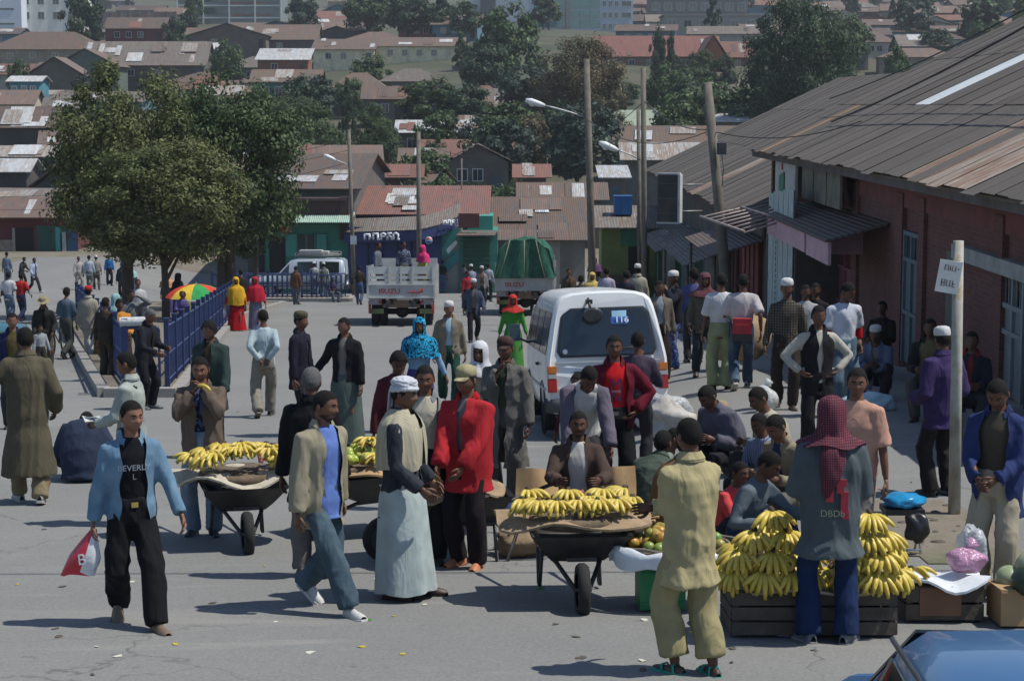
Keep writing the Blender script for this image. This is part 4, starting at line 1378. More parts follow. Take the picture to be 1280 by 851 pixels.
def tree(label, x, y, height, rx, kind='broad', leaf='mid', lod=1, seed=1, trunk=.35, group=None, ry=None, name="tree", dz=0.0, stems=1):
 z = g(x, y) + dz
 ck = (kind, lod, seed, leaf)
 th = height * trunk
 if ck not in _CR:
  nc, nl, ls = {0: (150, 34000, .026), 1: (60, 4600, .075), 2: (36, 1500, .13)}[lod]
  if kind == 'conifer': nc = int(nc * 1.6)
  V, F, C = crown_mesh(seed * 7 + lod, nc, nl, ls, kind, .30 if lod else .24)
  me = np_mesh("crown", V, F, [LEAF[leaf]], smooth=False)
  _CR[ck] = (me, C)
 me, C = _CR[ck]
 root = thing(name, label, "tree", (x, y, z), RNG.uniform(0, 6.28) if lod else 0.0, group)
 hz = (height - th) / 2 * 1.02
 sx, sy, cz = rx, (ry or rx), th + hz * .98
 link("crown", me, root, (0, 0, cz), None, (sx, sy, hz))
 mb = MB(); rr = random.Random(seed)
 tr = max(.07, height * .022)
 for s_ in range(stems):
  ox = 0 if stems == 1 else rr.uniform(-.5, .5) * rx * .3
  top = Vector((ox * 2 + rr.uniform(-.1, .1) * rx, rr.uniform(-.1, .1) * rx, cz + hz * .2))
  mb.tube([(ox, 0, -.4), (ox, 0, .1), Vector((ox, 0, 0)).lerp(top, .35) + Vector((rr.uniform(-.1, .1), 0, 0)), Vector((ox, 0, 0)).lerp(top, .7), top], [tr * 1.5, tr * 1.15, tr * .9, tr * .6, tr * .25], 8)
  for k in range(7 if lod == 0 else 4):
   c = C[rr.randrange(len(C))]
   e = Vector((c[0] * sx * .8, c[1] * sy * .8, cz + c[2] * hz * .8))
   st = Vector((ox, 0, th * rr.uniform(.75, 1.2)))
   mb.tube([st, st.lerp(e, .5) + Vector((0, 0, .1 * hz)), e], [tr * .5, tr * .3, tr * .08], 5)
 mb.build("trunk", BARK, root)
 return root

# ================================================================== houses of the town
def wallm(c): return M(c, .9, var=.25, nscale=.8, name="house_wall", dirt=.45)
FRAMEW = M((.45, .46, .45), .7, var=.15, name="window_frame")
_wm = {}
def window_mesh(w, h, fm):
 k = (round(w, 2), round(h, 2), fm.name)
 if k not in _wm:
  a = MB(); a.box((0, 0, 0), (w, .05, h)); pane = a.mesh("pane", GLASS)
  f = MB(); t = .08
  f.box((-w / 2 - t / 2, -.02, 0), (t, .10, h + 2 * t)); f.box((w / 2 + t / 2, -.02, 0), (t, .10, h + 2 * t))
  f.box((0, -.02, h / 2 + t / 2), (w, .10, t)); f.box((0, -.05, -h / 2 - t / 2), (w + .1, .16, t)); f.box((0, -.02, 0), (.05, .06, h))
  _wm[k] = (pane, f.mesh("frame", fm))
 return _wm[k]
def add_window(root, x, y, z, w=.9, h=1.0, fm=None):
 p, f = window_mesh(w, h, fm or FRAMEW)
 o = link("window", p, root, (x, y, z)); link("frame", f, o, (0, 0, 0))
HOUSES = []
def house(label, px0, px1, eave, ridge, Y, wall=(.22, .20, .16), roof=0, style='gable', D=None, yaw=0.0, win=2, door=True, pale=2, group=None, name="house", wmin=2.2, over=.45, nopitch=False):
 a = at(px0, eave, Y); b = at(px1, eave, Y)
 W = b.x - a.x; xc = (a.x + b.x) / 2; ze_ = a.z
 D = D or max(5.0, min(12.0, W * .8))
 zr = at((px0 + px1) / 2, ridge, Y + D / 2).z
 rise = min(max(zr - ze_, D * .06), D * .42)
 gz = g(xc, Y + D / 2)
 zb_ = min(g(xc - W / 2, Y), g(xc + W / 2, Y), gz, ze_ - wmin) - .4
 root = thing(name, label, "house", (xc, Y, gz), RAD(yaw), group)
 e = ze_ - gz; bb = zb_ - gz; hw = W / 2
 y0, y1 = over, D - over
 mb = MB(); x0, x1 = -hw + over, hw - over
 if style == 'front':       # gable faces the camera
  V = [(x0, y0, bb), (x1, y0, bb), (x1, y0, e), (0, y0, e + rise - .05), (x0, y0, e), (x0, y1, bb), (x1, y1, bb), (x1, y1, e), (0, y1, e + rise - .05), (x0, y1, e)]
  mb.add(V, [(0, 1, 2, 3, 4), (9, 8, 7, 6, 5), (0, 4, 9, 5), (1, 6, 7, 2)])
 elif style == 'shed':
  V = [(x0, y0, bb), (x1, y0, bb), (x1, y1, bb), (x0, y1, bb), (x0, y0, e), (x1, y0, e), (x1, y1, e + rise * .9), (x0, y1, e + rise * .9)]
  mb.add(V, [(0, 1, 5, 4), (1, 2, 6, 5), (2, 3, 7, 6), (3, 0, 4, 7)])
 else:
  V = [(x0, y0, bb), (x1, y0, bb), (x1, y1, bb), (x0, y1, bb), (x0, y0, e), (x1, y0, e), (x1, y1, e), (x0, y1, e), (x0, D / 2, e + rise - .05), (x1, D / 2, e + rise - .05)]
  mb.add(V, [(0, 1, 5, 4), (2, 3, 7, 6), (1, 2, 6, 5), (3, 0, 4, 7)])
  if style == 'gable': mb.add(V, [(5, 6, 9), (7, 4, 8)])
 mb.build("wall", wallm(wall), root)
 rm = ROOFS[roof] if isinstance(roof, int) else roof
 t = .07
 rf = MB()
 if style == 'front':
  sl = rise / (hw)
  rf.slab([(-hw, 0, e - 0), (0, 0, e + rise), (0, D, e + rise), (-hw, D, e)][::-1], t); rf.slab([(0, 0, e + rise), (hw, 0, e), (hw, D, e), (0, D, e + rise)][::-1], t)
 elif style == 'shed':
  rf.slab([(-hw, 0, e), (hw, 0, e), (hw, D, e + rise), (-hw, D, e + rise)], t)
 elif style == 'hip':
  i = min(hw * .75, D / 2)
  A_, B_, C_, D_ = (-hw, 0, e), (hw, 0, e), (hw, D, e), (-hw, D, e); R1, R2 = (-hw + i, D / 2, e + rise), (hw - i, D / 2, e + rise)
  for q in ([A_, B_, R2, R1], [C_, D_, R1, R2]): rf.slab(q, t)
  for q in ([B_, C_, R2], [D_, A_, R1]): rf.slab(q, t)
 else:
  rf.slab([(-hw, 0, e), (hw, 0, e), (hw, D / 2, e + rise), (-hw, D / 2, e + rise)], t); rf.slab([(hw, D, e), (-hw, D, e), (-hw, D / 2, e + rise), (hw, D / 2, e + rise)], t)
 ro = rf.build("roof", rm, root)
 rr = random.Random(int(px0 * 7 + eave * 3 + Y))
 # paler replacement sheets lying on the slope that faces the street
 if style in ('gable', 'shed'):
  run = D / 2 if style == 'gable' else D
  s = rise / run
  for k in range(pale):
   w = rr.choice((.8, .8, 1.6, 2.4)); l = min(run * .9, rr.uniform(1.2, 3.0));
   if w > W * .5: w = W * .3
   x = rr.uniform(-hw + w, hw - w); y = rr.uniform(.1, max(.15, run - l * .9)); ang = math.atan(s)
   q = MB(); q.box((0, l / 2, 0), (w, l, .02)); o = q.build("sheet", SHEETW[rr.randrange(2)] if rr.random() < .7 else ROOFS[rr.randrange(5)], ro, (x, y, e + s * y + .035 + .022 * k), (ang, 0, 0))
 h = e - bb - .4
 if style != 'none':
  n = win
  for k in range(n):
   x = x0 + (k + 1) * (x1 - x0) / (n + 1 + (1 if door else 0))
   add_window(root, x, y0 - .02, e - min(1.1, h * .45), min(.9, W * .13), min(.95, h * .4))
  if door:
   q = MB(); q.box((0, 0, 0), (.9, .06, min(2.0, h * .8))); q.box((.36, -.04, 0), (.06, .05, .12)); o = q.build("door", M(rr.choice([(.05, .09, .10), (.12, .05, .03), (.04, .10, .06), (.03, .03, .035)]), .7, var=.3, name="door_paint"), root, (x1 - .9, y0 - .02, e - h + min(2.0, h * .8) / 2 - .1 if h < 3.2 else e - min(2.2, h) / 2 - .5))
 HOUSES.append((xc, Y + D / 2, max(W, D) / 2))
 return root
TEAL = (.05, .20, .22); CREAM = (.62, .56, .38); GRN = (.06, .17, .12); MUD = (.17, .14, .10); GREYW = (.20, .20, .19); BRKW = (.22, .09, .06); WHT = (.50, .50, .47)
T = "among the tin roofs of the far hillside"
HL = [
 # label, px0, px1, eave, ridge, Y, wall, roof, style, kw
 ("wide brown hip-roofed house below the pale flats", -20, 128, 62, 40, 330, (.25, .22, .17), 0, 'hip', dict(win=3)),
 ("long shed with pale streaked roof sheets beside the hip-roofed house", 98, 258, 82, 52, 300, (.09, .085, .08), 4, 'gable', dict(win=3, pale=14)),
 ("gabled dark timber house with grey roof below the hip-roofed house", 62, 150, 84, 62, 290, (.10, .13, .11), 1, 'front', dict(win=1, pale=4)),
 ("low brown gabled house below the dark timber house", 28, 108, 96, 72, 270, (.12, .11, .09), 1, 'front', dict(win=1)),
 ("maroon walled house with white fascia in front of the boundary wall", 128, 207, 36, 22, 360, (.14, .04, .05), 2, 'gable', dict(win=3)),
 ("weathered shed with curved roof below the glass block", 232, 335, 45, 31, 350, (.13, .11, .09), 4, 'front', dict(win=1)),
 ("low shed with blue white roof sheets below the dark cypress", 214, 270, 62, 53, 330, (.16, .17, .17), SHEETW[0], 'shed', dict(win=1, pale=1)),
 ("small house under a red iron roof behind the big street trees", 226, 288, 112, 94, 255, (.16, .18, .15), 3, 'hip', dict(win=1)),
 ("house with chequered pale roof sheets behind the big street trees", 240, 316, 122, 108, 240, (.10, .10, .09), 1, 'gable', dict(pale=8)),
 ("low shed with tan roof behind the blue painted house", 48, 98, 146, 112, 215, (.12, .11, .10), 4, 'gable', dict(pale=3, win=0)),
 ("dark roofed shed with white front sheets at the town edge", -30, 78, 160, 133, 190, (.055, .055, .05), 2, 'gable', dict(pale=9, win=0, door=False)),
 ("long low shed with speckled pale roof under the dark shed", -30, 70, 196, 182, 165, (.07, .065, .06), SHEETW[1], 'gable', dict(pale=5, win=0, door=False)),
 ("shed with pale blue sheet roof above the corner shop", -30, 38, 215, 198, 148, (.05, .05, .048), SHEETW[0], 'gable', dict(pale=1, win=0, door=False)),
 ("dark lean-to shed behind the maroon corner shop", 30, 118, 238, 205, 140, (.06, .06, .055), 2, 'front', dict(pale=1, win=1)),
 ("brown roofed house with pink gable among the upper trees", 394, 446, 25, 14, 420, (.32, .24, .20), 3, 'gable', dict(win=2)),
 ("broad brown roofed shed left of the cream warehouse", 300, 398, 50, 31, 355, (.10, .09, .08), 0, 'gable', dict(pale=4, win=2)),
 ("dark low shed with curved roof behind the cream warehouse", 385, 456, 45, 34, 370, (.06, .06, .055), 2, 'front', dict(win=1)),
 ("lean-to with white sheet roof and brick end left of the cream warehouse", 318, 388, 75, 60, 315, BRKW, SHEETW[0], 'shed', dict(win=1, pale=1)),
 ("green walled house with chimney below the white sheet lean-to", 310, 402, 103, 87, 262, GRN, 0, 'gable', dict(win=3)),
 ("brown hipped cottage below the cream warehouse", 408, 486, 112, 91, 250, (.09, .08, .07), 0, 'hip', dict(win=1)),
 ("hip-roofed cottage with white ridge sheets in front of the cream hall", 472, 556, 102, 86, 270, (.11, .11, .10), 4, 'hip', dict(win=2)),
 ("long patched shed below the brown hipped cottage", 450, 512, 124, 108, 235, (.15, .13, .11), 1, 'gable', dict(win=2, pale=3)),
 ("red brown roofed cottage beside the tall dark tree", 585, 628, 121, 107, 255, (.13, .10, .08), 3, 'hip', dict(win=1)),
 ("small grey shed with brown roof beside the tall dark tree", 604, 632, 133, 121, 240, (.18, .18, .16), 1, 'gable', dict(win=1, pale=1)),
 ("open shed with blue and white sheet roof behind the round tree", 492, 590, 166, 150, 200, (.12, .11, .09), SHEETW[0], 'gable', dict(win=3, pale=5)),
 ("grey plank house with speckled brown roof behind the hedge", 572, 632, 160, 144, 210, (.19, .19, .17), 1, 'gable', dict(win=2, pale=5)),
 ("long brown roofed house above the bushes", 496, 562, 202, 185, 168, (.13, .12, .10), 0, 'gable', dict(win=2, pale=2)),
 ("brown gabled house with dark eaves above the bushes", 552, 642, 203, 180, 165, (.11, .10, .085), 1, 'front', dict(win=2)),
 ("maroon roofed shed behind the shop row", 440, 530, 222, 205, 140, (.10, .06, .05), 3, 'gable', dict(win=0, door=False, pale=1)),
 ("dark roofed shed beside the street lamps", 640, 690, 222, 205, 150, (.11, .08, .07), 3, 'gable', dict(win=0, pale=2)),
 ("long low house with dark brown roof above the lime kiosk", 645, 762, 250, 228, 125, (.10, .085, .07), 1, 'gable', dict(win=2, pale=3)),
 ("small white roofed lean-to above the lime kiosk", 748, 790, 222, 208, 132, (.10, .10, .09), SHEETW[0], 'shed', dict(win=0, pale=0)),
 ("light green tent roof between the trees", 762, 826, 160, 132, 230, (.16, .20, .16), M((.28, .33, .25), .8, var=.15, name="tent_canvas"), 'gable', dict(win=0, door=False, pale=0)),
 ("second light green tent roof below the first", 756, 802, 186, 168, 205, (.16, .20, .16), M((.28, .33, .25), .8, var=.15, name="tent_canvas"), 'gable', dict(win=0, door=False, pale=0)),
 ("shed with pale ribbed roof beside the leaning pole", 775, 880, 200, 178, 150, (.10, .10, .095), SHEETW[1], 'gable', dict(win=0, door=False, pale=2)),
 ("pale sheet roofed shed under the huge dark tree", 895, 960, 152, 142, 190, (.14, .14, .13), SHEETW[0], 'shed', dict(win=0, pale=0)),
]
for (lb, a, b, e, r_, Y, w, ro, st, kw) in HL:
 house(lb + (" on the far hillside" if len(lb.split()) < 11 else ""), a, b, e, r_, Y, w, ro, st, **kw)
# blue house with three white windows
bh = house("bright teal house front with three white windows at the town edge", 6, 52, 102, 95, 245, (.06, .22, .27), SHEETW[0], 'gable', win=0, door=False, pale=0, D=6)
for k, dx in enumerate((-1.25, 0, 1.1)):
 add_window(bh, dx, .40, at(30, 115, 245).z - bh.location.z, .55, 1.35, M((.6, .6, .58), .6, var=.1, name="white_frame"))
# cream warehouse and hall
for (lb, a, b, e, r_, Y, D, st) in (("cream walled warehouse with gable end facing the town", 388, 470, 62, 49, 335, 16, 'gable'), ("long cream walled hall with low brown roof", 466, 582, 58, 47, 338, 13, 'gable')):
 h_ = house(lb, a, b, e, r_, Y, CREAM, 0, st, D=D, win=4 if a > 400 else 2, pale=4)
# far flats, offices
def block(label, px0, px1, top, base, Y, D, col, rows, cols, ww, wh, name="apartment_block", z_off=0.0, glass=None, band=None, first=None):
 a = at(px0, base, Y); b = at(px1, top, Y)
 W = b.x - a.x; Hh = b.z - a.z
 root = thing(name, label, "building", ((a.x + b.x) / 2, Y, a.z))
 mb = MB(); mb.box((0, D / 2, Hh / 2 - 3), (W, D, Hh + 6)); mb.box((0, D / 2, Hh + .15), (W + .5, D + .5, .3))
 mb.build("wall", M(col, .85, var=.08, nscale=.3, name="concrete_wall"), root)
 for i in range(cols):
  for j in range(rows):
   x = -W / 2 + (i + .5) * W / cols; z = Hh - (first or 1.6) - j * 3.2
   add_window(root, x, -.03, z, ww, wh)
 return root, W, Hh
block("white apartment block with square windows behind the dark tree", 24, 96, -70, 42, 430, 14, (.62, .62, .57), 5, 4, 1.35, 1.5, first=2.8)
for rr_ in range(1):
 pass
b2, W2, H2 = block("pale blue white warehouse block left of the apartment block", -40, 24, -70, 52, 425, 16, (.56, .60, .66), 0, 0, 1, 1)
for k in range(3):
 mb = MB(); mb.box((W2 / 2 - 4.6, -.05, H2 - 14.0 - k * 3.2), (6.0, .1, .35)); mb.build("window", GLASS, b2)
gb, WG, HG_ = block("grey green glazed office block with white bands on the hilltop", 222, 350, -60, 30, 470, 14, (.16, .20, .20), 0, 0, 1, 1, name="office_block")
for k in range(7):
 mb = MB(); mb.box((0, -.08, HG_ - 1.2 - k * 2.9), (WG, .2, .35)); mb.build("white_band", M((.5, .52, .5), .7, var=.1, name="white_band"), gb)
 mb = MB(); mb.box((0, -.03, HG_ - 2.5 - k * 2.9), (WG * .98, .08, 1.5)); mb.build("window", M((.045, .075, .08), .2, var=.3, nscale=.7, spec=.8, name="office_glass"), gb)
 mb = MB(); mb.box((WG * .2, -.10, HG_ - 3.5 - k * 2.9), (WG * .4, .06, .4)); mb.build("sill_band", M((.20, .11, .09), .7, var=.1, name="brick_band"), gb)
for k in range(5):
 mb = MB(); mb.box((-WG / 2 + WG * k / 4, -.22, HG_ / 2), (.35, .35, HG_ + 2)); mb.build("mullion", M((.5, .52, .5), .7, var=.1, name="white_band"), gb)
go, WO, HO = block("blue grey office building with big teal glass front on the hill", 588, 792, -70, 44, 440, 20, (.40, .44, .50), 0, 0, 1, 1, name="office_building")
def oz(row): return at(640, row, 440).z - go.location.z
def ox(px): return at(px, 20, 440).x - go.location.x
for k in range(6):
 za, zb2 = oz(36 - k * 12) + .25, oz(36 - (k + 1) * 12) - .05
 for (xa, xb) in ((667, 707), (712, 750)):
  for q in range(3):
   u0, u1 = ox(xa + (xb - xa) * q / 3) + .05, ox(xa + (xb - xa) * (q + 1) / 3) - .05
   mb = MB(); mb.box(((u0 + u1) / 2, -.05, (za + zb2) / 2), (u1 - u0, .12, zb2 - za)); mb.build("pane", M((.035, .15, .15), .12, var=.35, nscale=.35, spec=.9, name="teal_glass"), go)
mb = MB(); mb.box((ox(709.5), -.4, HO / 2), (.7, .8, HO)); mb.build("column", M((.24, .22, .20), .8, var=.1, name="stone_column"), go)
mb = MB(); mb.box((ox(610), -.25, HO / 2), (ox(627) - ox(608), .5, HO + .5)); mb.build("dark_bay", M((.07, .08, .09), .4, var=.2, name="dark_bay"), go)
for j in range(5):
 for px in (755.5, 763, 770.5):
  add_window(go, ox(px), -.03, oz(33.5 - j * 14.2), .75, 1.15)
 add_window(go, ox(783), -.03, oz(33.5 - j * 14.2), 2.1, 1.1)
# boundary wall, brick hall with red roof, concrete building
rh = house("big hall with long red iron roof and brick gable below the office building", 742, 905, 71, 45, 330, (.20, .13, .10), roof_mat((.17, .075, .062), (.19, .085, .066), (.30, .26, .25), .3, 21.0), 'gable', D=17, win=5, pale=5)
h3 = house("brick gabled house joined to the big red roofed hall", 872, 912, 74, 46, 322, (.33, .12, .06), 3, 'front', D=14, win=2)
house("red roofed annex right of the brick gabled house", 900, 945, 72, 52, 332, (.26, .15, .11), 3, 'gable', D=9, win=2, pale=2)
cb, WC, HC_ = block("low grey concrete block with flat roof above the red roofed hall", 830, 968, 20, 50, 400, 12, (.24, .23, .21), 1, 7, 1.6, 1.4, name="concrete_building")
tag(block("unfinished concrete frame building far up the hill", 812, 935, -14, 20, 520, 12, (.16, .155, .15), 2, 8, 1.9, 1.9, name="unfinished_building")[0])
# boundary wall
p0_ = at(128, 23, 370); p1_ = at(220, 23, 370)
mb = MB(); mb.box(((p0_.x + p1_.x) / 2, 370, (p0_.z + at(128, 15, 370).z) / 2 - 1), (p1_.x - p0_.x, .3, at(128, 15, 370).z - p0_.z + 2))
for k in range(9): mb.box((p0_.x + (p1_.x - p0_.x) * k / 8, 369.85, at(128, 18, 370).z - 1), (.4, .3, 3))
tag(mb.build("boundary_wall", wallm((.20, .17, .15))), "long brown boundary wall with piers behind the maroon walled house", "wall")
# mixed houses of the hillside that fill the gaps between the ones told apart
rr = random.Random(12)
NF = 0
roofn = ["brown", "rusty speckled", "dark brown", "red brown", "pale streaked"]
walln = [((.24, .21, .17), "tan"), ((.13, .12, .10), "mud brown"), ((.07, .17, .15), "green"), ((.32, .31, .28), "grey"), ((.20, .09, .07), "brick"), ((.44, .41, .32), "cream"), ((.08, .16, .20), "blue")]
used_l = set()
for tries in range(3000):
 Y = rr.choice((rr.uniform(125, 200), rr.uniform(200, 340), rr.uniform(340, 480), rr.uniform(480, 900)))
 px = rr.uniform(-30, 1310)
 if NF >= 140: px = rr.uniform(940, 1310); Y = rr.uniform(300, 760)
 if px > 1000 and Y < 300: continue
 if (365 < Y < 440 and 560 < px < 820) or (275 < Y < 335 and 375 < px < 590) or (285 < Y < 330 and 730 < px < 920): continue
 c = col_at(px, Y)
 W = rr.uniform(8, 15); D = rr.uniform(7, 11)
 if any(abs(c.x - x) < (W * .5 + r2 * .9) and abs(Y + D / 2 - y) < (D * .5 + r2 * .75) for x, y, r2 in HOUSES): continue
 eh = rr.uniform(2.3, 3.3)
 e_row = proj((c.x, Y, c.z + eh))[1]; r_row = proj((c.x, Y + D / 2, c.z + eh + D * rr.uniform(.13, .22)))[1]
 if e_row < -12: continue
 hw_px = W / 2 * FPX / Y
 wi = rr.randrange(7); ri = rr.choices(range(5), (5, 4, 4, 2, 3))[0]; st = rr.choices(('gable', 'hip', 'front', 'shed'), (6, 3, 2, 1))[0]
 stn = {'gable': 'gabled', 'hip': 'hip-roofed', 'front': 'gable-fronted', 'shed': 'lean-to'}[st]
 wh = "at the foot of the hillside" if Y < 200 else ("on the lower hillside" if Y < 340 else ("on the upper hillside" if Y < 480 else "on the distant hilltop"))
 lb = "%s walled %s house with %s iron roof %s" % (walln[wi][1], stn, roofn[ri], wh)
 house(lb, px - hw_px, px + hw_px, e_row, r_row, Y, walln[wi][0], ri, st, D=D, win=rr.choice((1, 2, 3)) if Y < 480 else 1, door=Y < 480, pale=rr.choice((1, 3, 5)) if Y < 400 else 1, yaw=rr.uniform(-14, 14), group=lb)
 NF += 1
 if NF >= 230: break
print("filler houses", NF)

# ================================================================== trees of the town
def tpx(label, px, top, base_row, Y, wpx, kind='broad', leaf='mid', lod=1, seed=1, trunk=.25, base=None, **kw):
 c = col_at(px, Y)
 zt = at(px, top, Y).z
 hgt = max(3.0, zt - c.z)
 return tree(label, c.x, Y, hgt, wpx / 2 * Y / FPX, kind, leaf, lod, seed, trunk, **kw)
TL = [
 ("dense dark evergreen tree beside the white apartment block", 105, -12, 48, 345, 52, 'broad', 'dark', 1, 2, .12),
 ("small dark tree beside the glazed office block", 220, 24, 55, 340, 34, 'broad', 'dark', 1, 3, .15),
 ("dark bushy tree in front of the glazed office block", 238, 10, 35, 385, 22, 'broad', 'dark', 2, 1, .15),
 ("bushy tree beside the weathered curved shed", 286, 52, 86, 285, 40, 'broad', 'mid', 1, 4, .2),
 ("small round bush tree below the dark timber house", 25, 72, 97, 262, 32, 'broad', 'mid', 1, 5, .15),
 ("tall feathery tree above the broad brown shed", 378, -8, 35, 372, 40, 'broad', 'blue', 1, 2, .2),
 ("wide leafy tree left in the grove above the cream warehouse", 462, -14, 45, 378, 60, 'broad', 'mid', 1, 3, .15),
 ("dark leafy tree in the middle of the grove above the cream warehouse", 510, -10, 47, 372, 62, 'broad', 'dark', 1, 4, .15),
 ("conifer in the grove above the cream hall", 553, -16, 47, 368, 44, 'conifer', 'dark', 1, 2, .1),
 ("broad dark tree at the right end of the grove above the cream hall", 580, 0, 48, 362, 44, 'broad', 'dark', 1, 5, .15),
 ("tall mid green tree beside the blue grey office building", 628, 8, 108, 285, 84, 'broad', 'mid', 1, 2, .1),
 ("lower dark tree at the foot of the tall mid green tree", 608, 58, 110, 272, 64, 'broad', 'dark', 1, 3, .1),
 ("big rounded willow-like tree behind the left street trees", 352, 118, 205, 185, 128, 'broad', 'deep', 0, 4, .15),
 ("thin airy tree above the rounded willow-like tree", 398, 92, 150, 228, 50, 'broad', 'blue', 1, 5, .25),
 ("dark conifer beside the thin airy tree", 434, 101, 152, 222, 26, 'conifer', 'dark', 1, 3, .1),
 ("dense round crowned tree behind the utility pole", 470, 132, 206, 178, 64, 'broad', 'mid', 0, 5, .15),
 ("spreading tree over the patched shed", 535, 100, 158, 225, 82, 'broad', 'deep', 1, 2, .2),
 ("dark spreading tree right of the patched shed", 585, 108, 155, 222, 62, 'broad', 'dark', 1, 3, .2),
 ("small bush tree beside the grey plank house", 545, 172, 200, 172, 30, 'broad', 'deep', 1, 4, .15),
 ("slim conifer beside the brown gabled house", 625, 165, 205, 168, 16, 'conifer', 'mid', 1, 5, .1),
 ("large dry leaved tree behind the wooden pole", 728, 46, 200, 215, 112, 'broad', 'dry', 0, 6, .12),
 ("blue green tree left of the dry leaved tree", 668, 84, 180, 235, 84, 'broad', 'blue', 1, 2, .12),
 ("dark round tree below the blue green tree", 700, 130, 210, 190, 70, 'broad', 'dark', 1, 6, .12),
 ("yellow green shrub tree below the blue green tree", 660, 145, 205, 185, 56, 'broad', 'dry', 1, 3, .12),
 ("dense dark tree in front of the big red roofed hall", 838, 82, 165, 245, 62, 'broad', 'mid', 1, 4, .12),
 ("wide dark tree below the big red roofed hall", 862, 96, 170, 232, 68, 'broad', 'dark', 1, 5, .12),
 ("upright poplar before the long red roof", 822, 34, 95, 300, 22, 'poplar', 'dark', 1, 2, .08),
 ("slim poplar beside the upright poplar", 838, 42, 95, 298, 12, 'poplar', 'dark', 1, 3, .08),
 ("dark bush tree below the brick gabled house", 903, 68, 130, 275, 34, 'broad', 'dark', 1, 6, .12),
 ("huge dark tree standing above the long corrugated roofs", 1000, -6, 150, 190, 132, 'broad', 'dark', 0, 7, .1),
 ("dark tree beside the huge dark tree", 955, 60, 150, 200, 60, 'broad', 'dark', 1, 2, .1),
 ("mid green tree right of the huge dark tree", 1062, 22, 56, 300, 56, 'broad', 'mid', 1, 3, .15),
 ("small round tree above the corrugated roof edge", 1118, 58, 82, 240, 34, 'broad', 'mid', 1, 4, .12),
 ("round tree in front of the distant brick block", 1170, 34, 62, 330, 42, 'broad', 'dark', 1, 5, .12),
 ("dry leaved shrub between the light green tents", 772, 145, 190, 200, 42, 'broad', 'dry', 1, 4, .1),
 ("low dark bush beside the light green tents", 805, 160, 200, 188, 44, 'broad', 'mid', 1, 5, .1),
]
for t in TL: tpx(*t)
rr = random.Random(3)
for k in range(80):
 Y = rr.uniform(300, 900); px = rr.uniform(-20, 1300) if k % 2 else rr.uniform(980, 1300)
 c = col_at(px, Y)
 kk = rr.choice(('broad', 'broad', 'conifer'))
 lf = rr.choice(('dark', 'mid', 'deep', 'blue'))
 lb = "distant %s %s tree among the houses of the hillside" % ({'dark': 'dark', 'mid': 'green', 'deep': 'deep green', 'blue': 'blue green'}[lf], {'broad': 'bushy', 'conifer': 'pointed'}[kk])
 tree(lb, c.x, Y, rr.uniform(6, 12), rr.uniform(2.5, 5) * (1 if kk == 'broad' else .6), kk, lf, 2, rr.randrange(1, 5), .15, group=lb)
rr = random.Random(31)
for k in range(44):
 px, Y = ((rr.uniform(600, 950), rr.uniform(165, 320)) if k < 26 else (rr.uniform(270, 640), rr.uniform(150, 300)) if k < 38 else (rr.uniform(-10, 330), rr.uniform(200, 330)))
 c = col_at(px, Y); lf = rr.choice(('dark', 'mid', 'deep', 'blue', 'mid')); h_ = rr.uniform(5, 10) * ((1 if Y < 225 else .55) if k < 26 else .7)
 lb = "%s leafy tree growing between the tin roofs of the lower hillside" % {'dark': 'dark', 'mid': 'fresh green', 'deep': 'deep green', 'blue': 'grey green'}[lf]
 tree(lb, c.x, Y, h_, h_ * rr.uniform(.38, .52), 'broad', lf, 1, rr.randrange(2, 7), .12, group=lb)
# far ridge of wood closing the view
V, F, _ = crown_mesh(5, 420, 26000, .012, 'broad', .05)
V = V * np.array([1, 1, 1]);
rs = np.random.RandomState(2)
n_ = 420
Px = rs.uniform(-420, 420, n_); Py = rs.uniform(880, 1250, n_)
vv = []; ff = []
V0, F0, _c = crown_mesh(9, 30, 260, .17, 'broad', .3)
for i in range(n_):
 s = rs.uniform(5, 9)
 vv.append(V0 * np.array([s, s, s * .9]) + np.array([Px[i], Py[i], g(Px[i], Py[i]) + s * .7])); ff.append(F0 + i * len(V0))
tag(link("far_woodland", np_mesh("far_woodland", np.concatenate(vv), np.concatenate(ff), [LEAF['blue']], smooth=False)), "hazy green woodland covering the far ridge", "woodland", kind="stuff")
# hedge below the shop roofs
V0, F0, _c = crown_mesh(19, 30, 700, .10, 'broad', .3)
vv = []; ff = []
rs = np.random.RandomState(8)
for i in range(26):
 px = 495 + 155 * rs.rand(); Y = 128 + 14 * rs.rand(); c = at(px, 232 + rs.rand() * 10, Y); s = rs.uniform(.9, 1.7)
 gz_ = g(c.x, Y)
 vv.append(V0 * np.array([s * 1.3, s, (c.z - gz_) / 2 + .5]) + np.array([c.x, Y, (gz_ + c.z) / 2])); ff.append(F0 + i * len(V0))
tag(link("hedge", np_mesh("hedge", np.concatenate(vv), np.concatenate(ff), [LEAF['mid']], smooth=False)), "thick green hedge of bushes behind the shop roofs", "hedge", kind="stuff")
# the two street trees on the island by the fence
tree("tall olive green street tree on the fenced island, left of the pair", -13.6, 68, 8.8, 2.75, 'broad', 'olive', 0, 11, .20, ry=2.6, stems=2)
tree("dark green street tree on the fenced island, behind the olive one", -11.0, 73, 9.2, 3.1, 'broad', 'deep', 0, 12, .20, ry=2.6, stems=2)
tree("low olive bushy street tree in front of the taller pair on the island", -11.6, 64, 6.0, 2.7, 'broad', 'olive', 0, 13, .28, ry=2.0)
tree("slender dark street tree by the island fence end", -10.6, 79, 5.6, 1.7, 'broad', 'deep', 1, 14, .35)

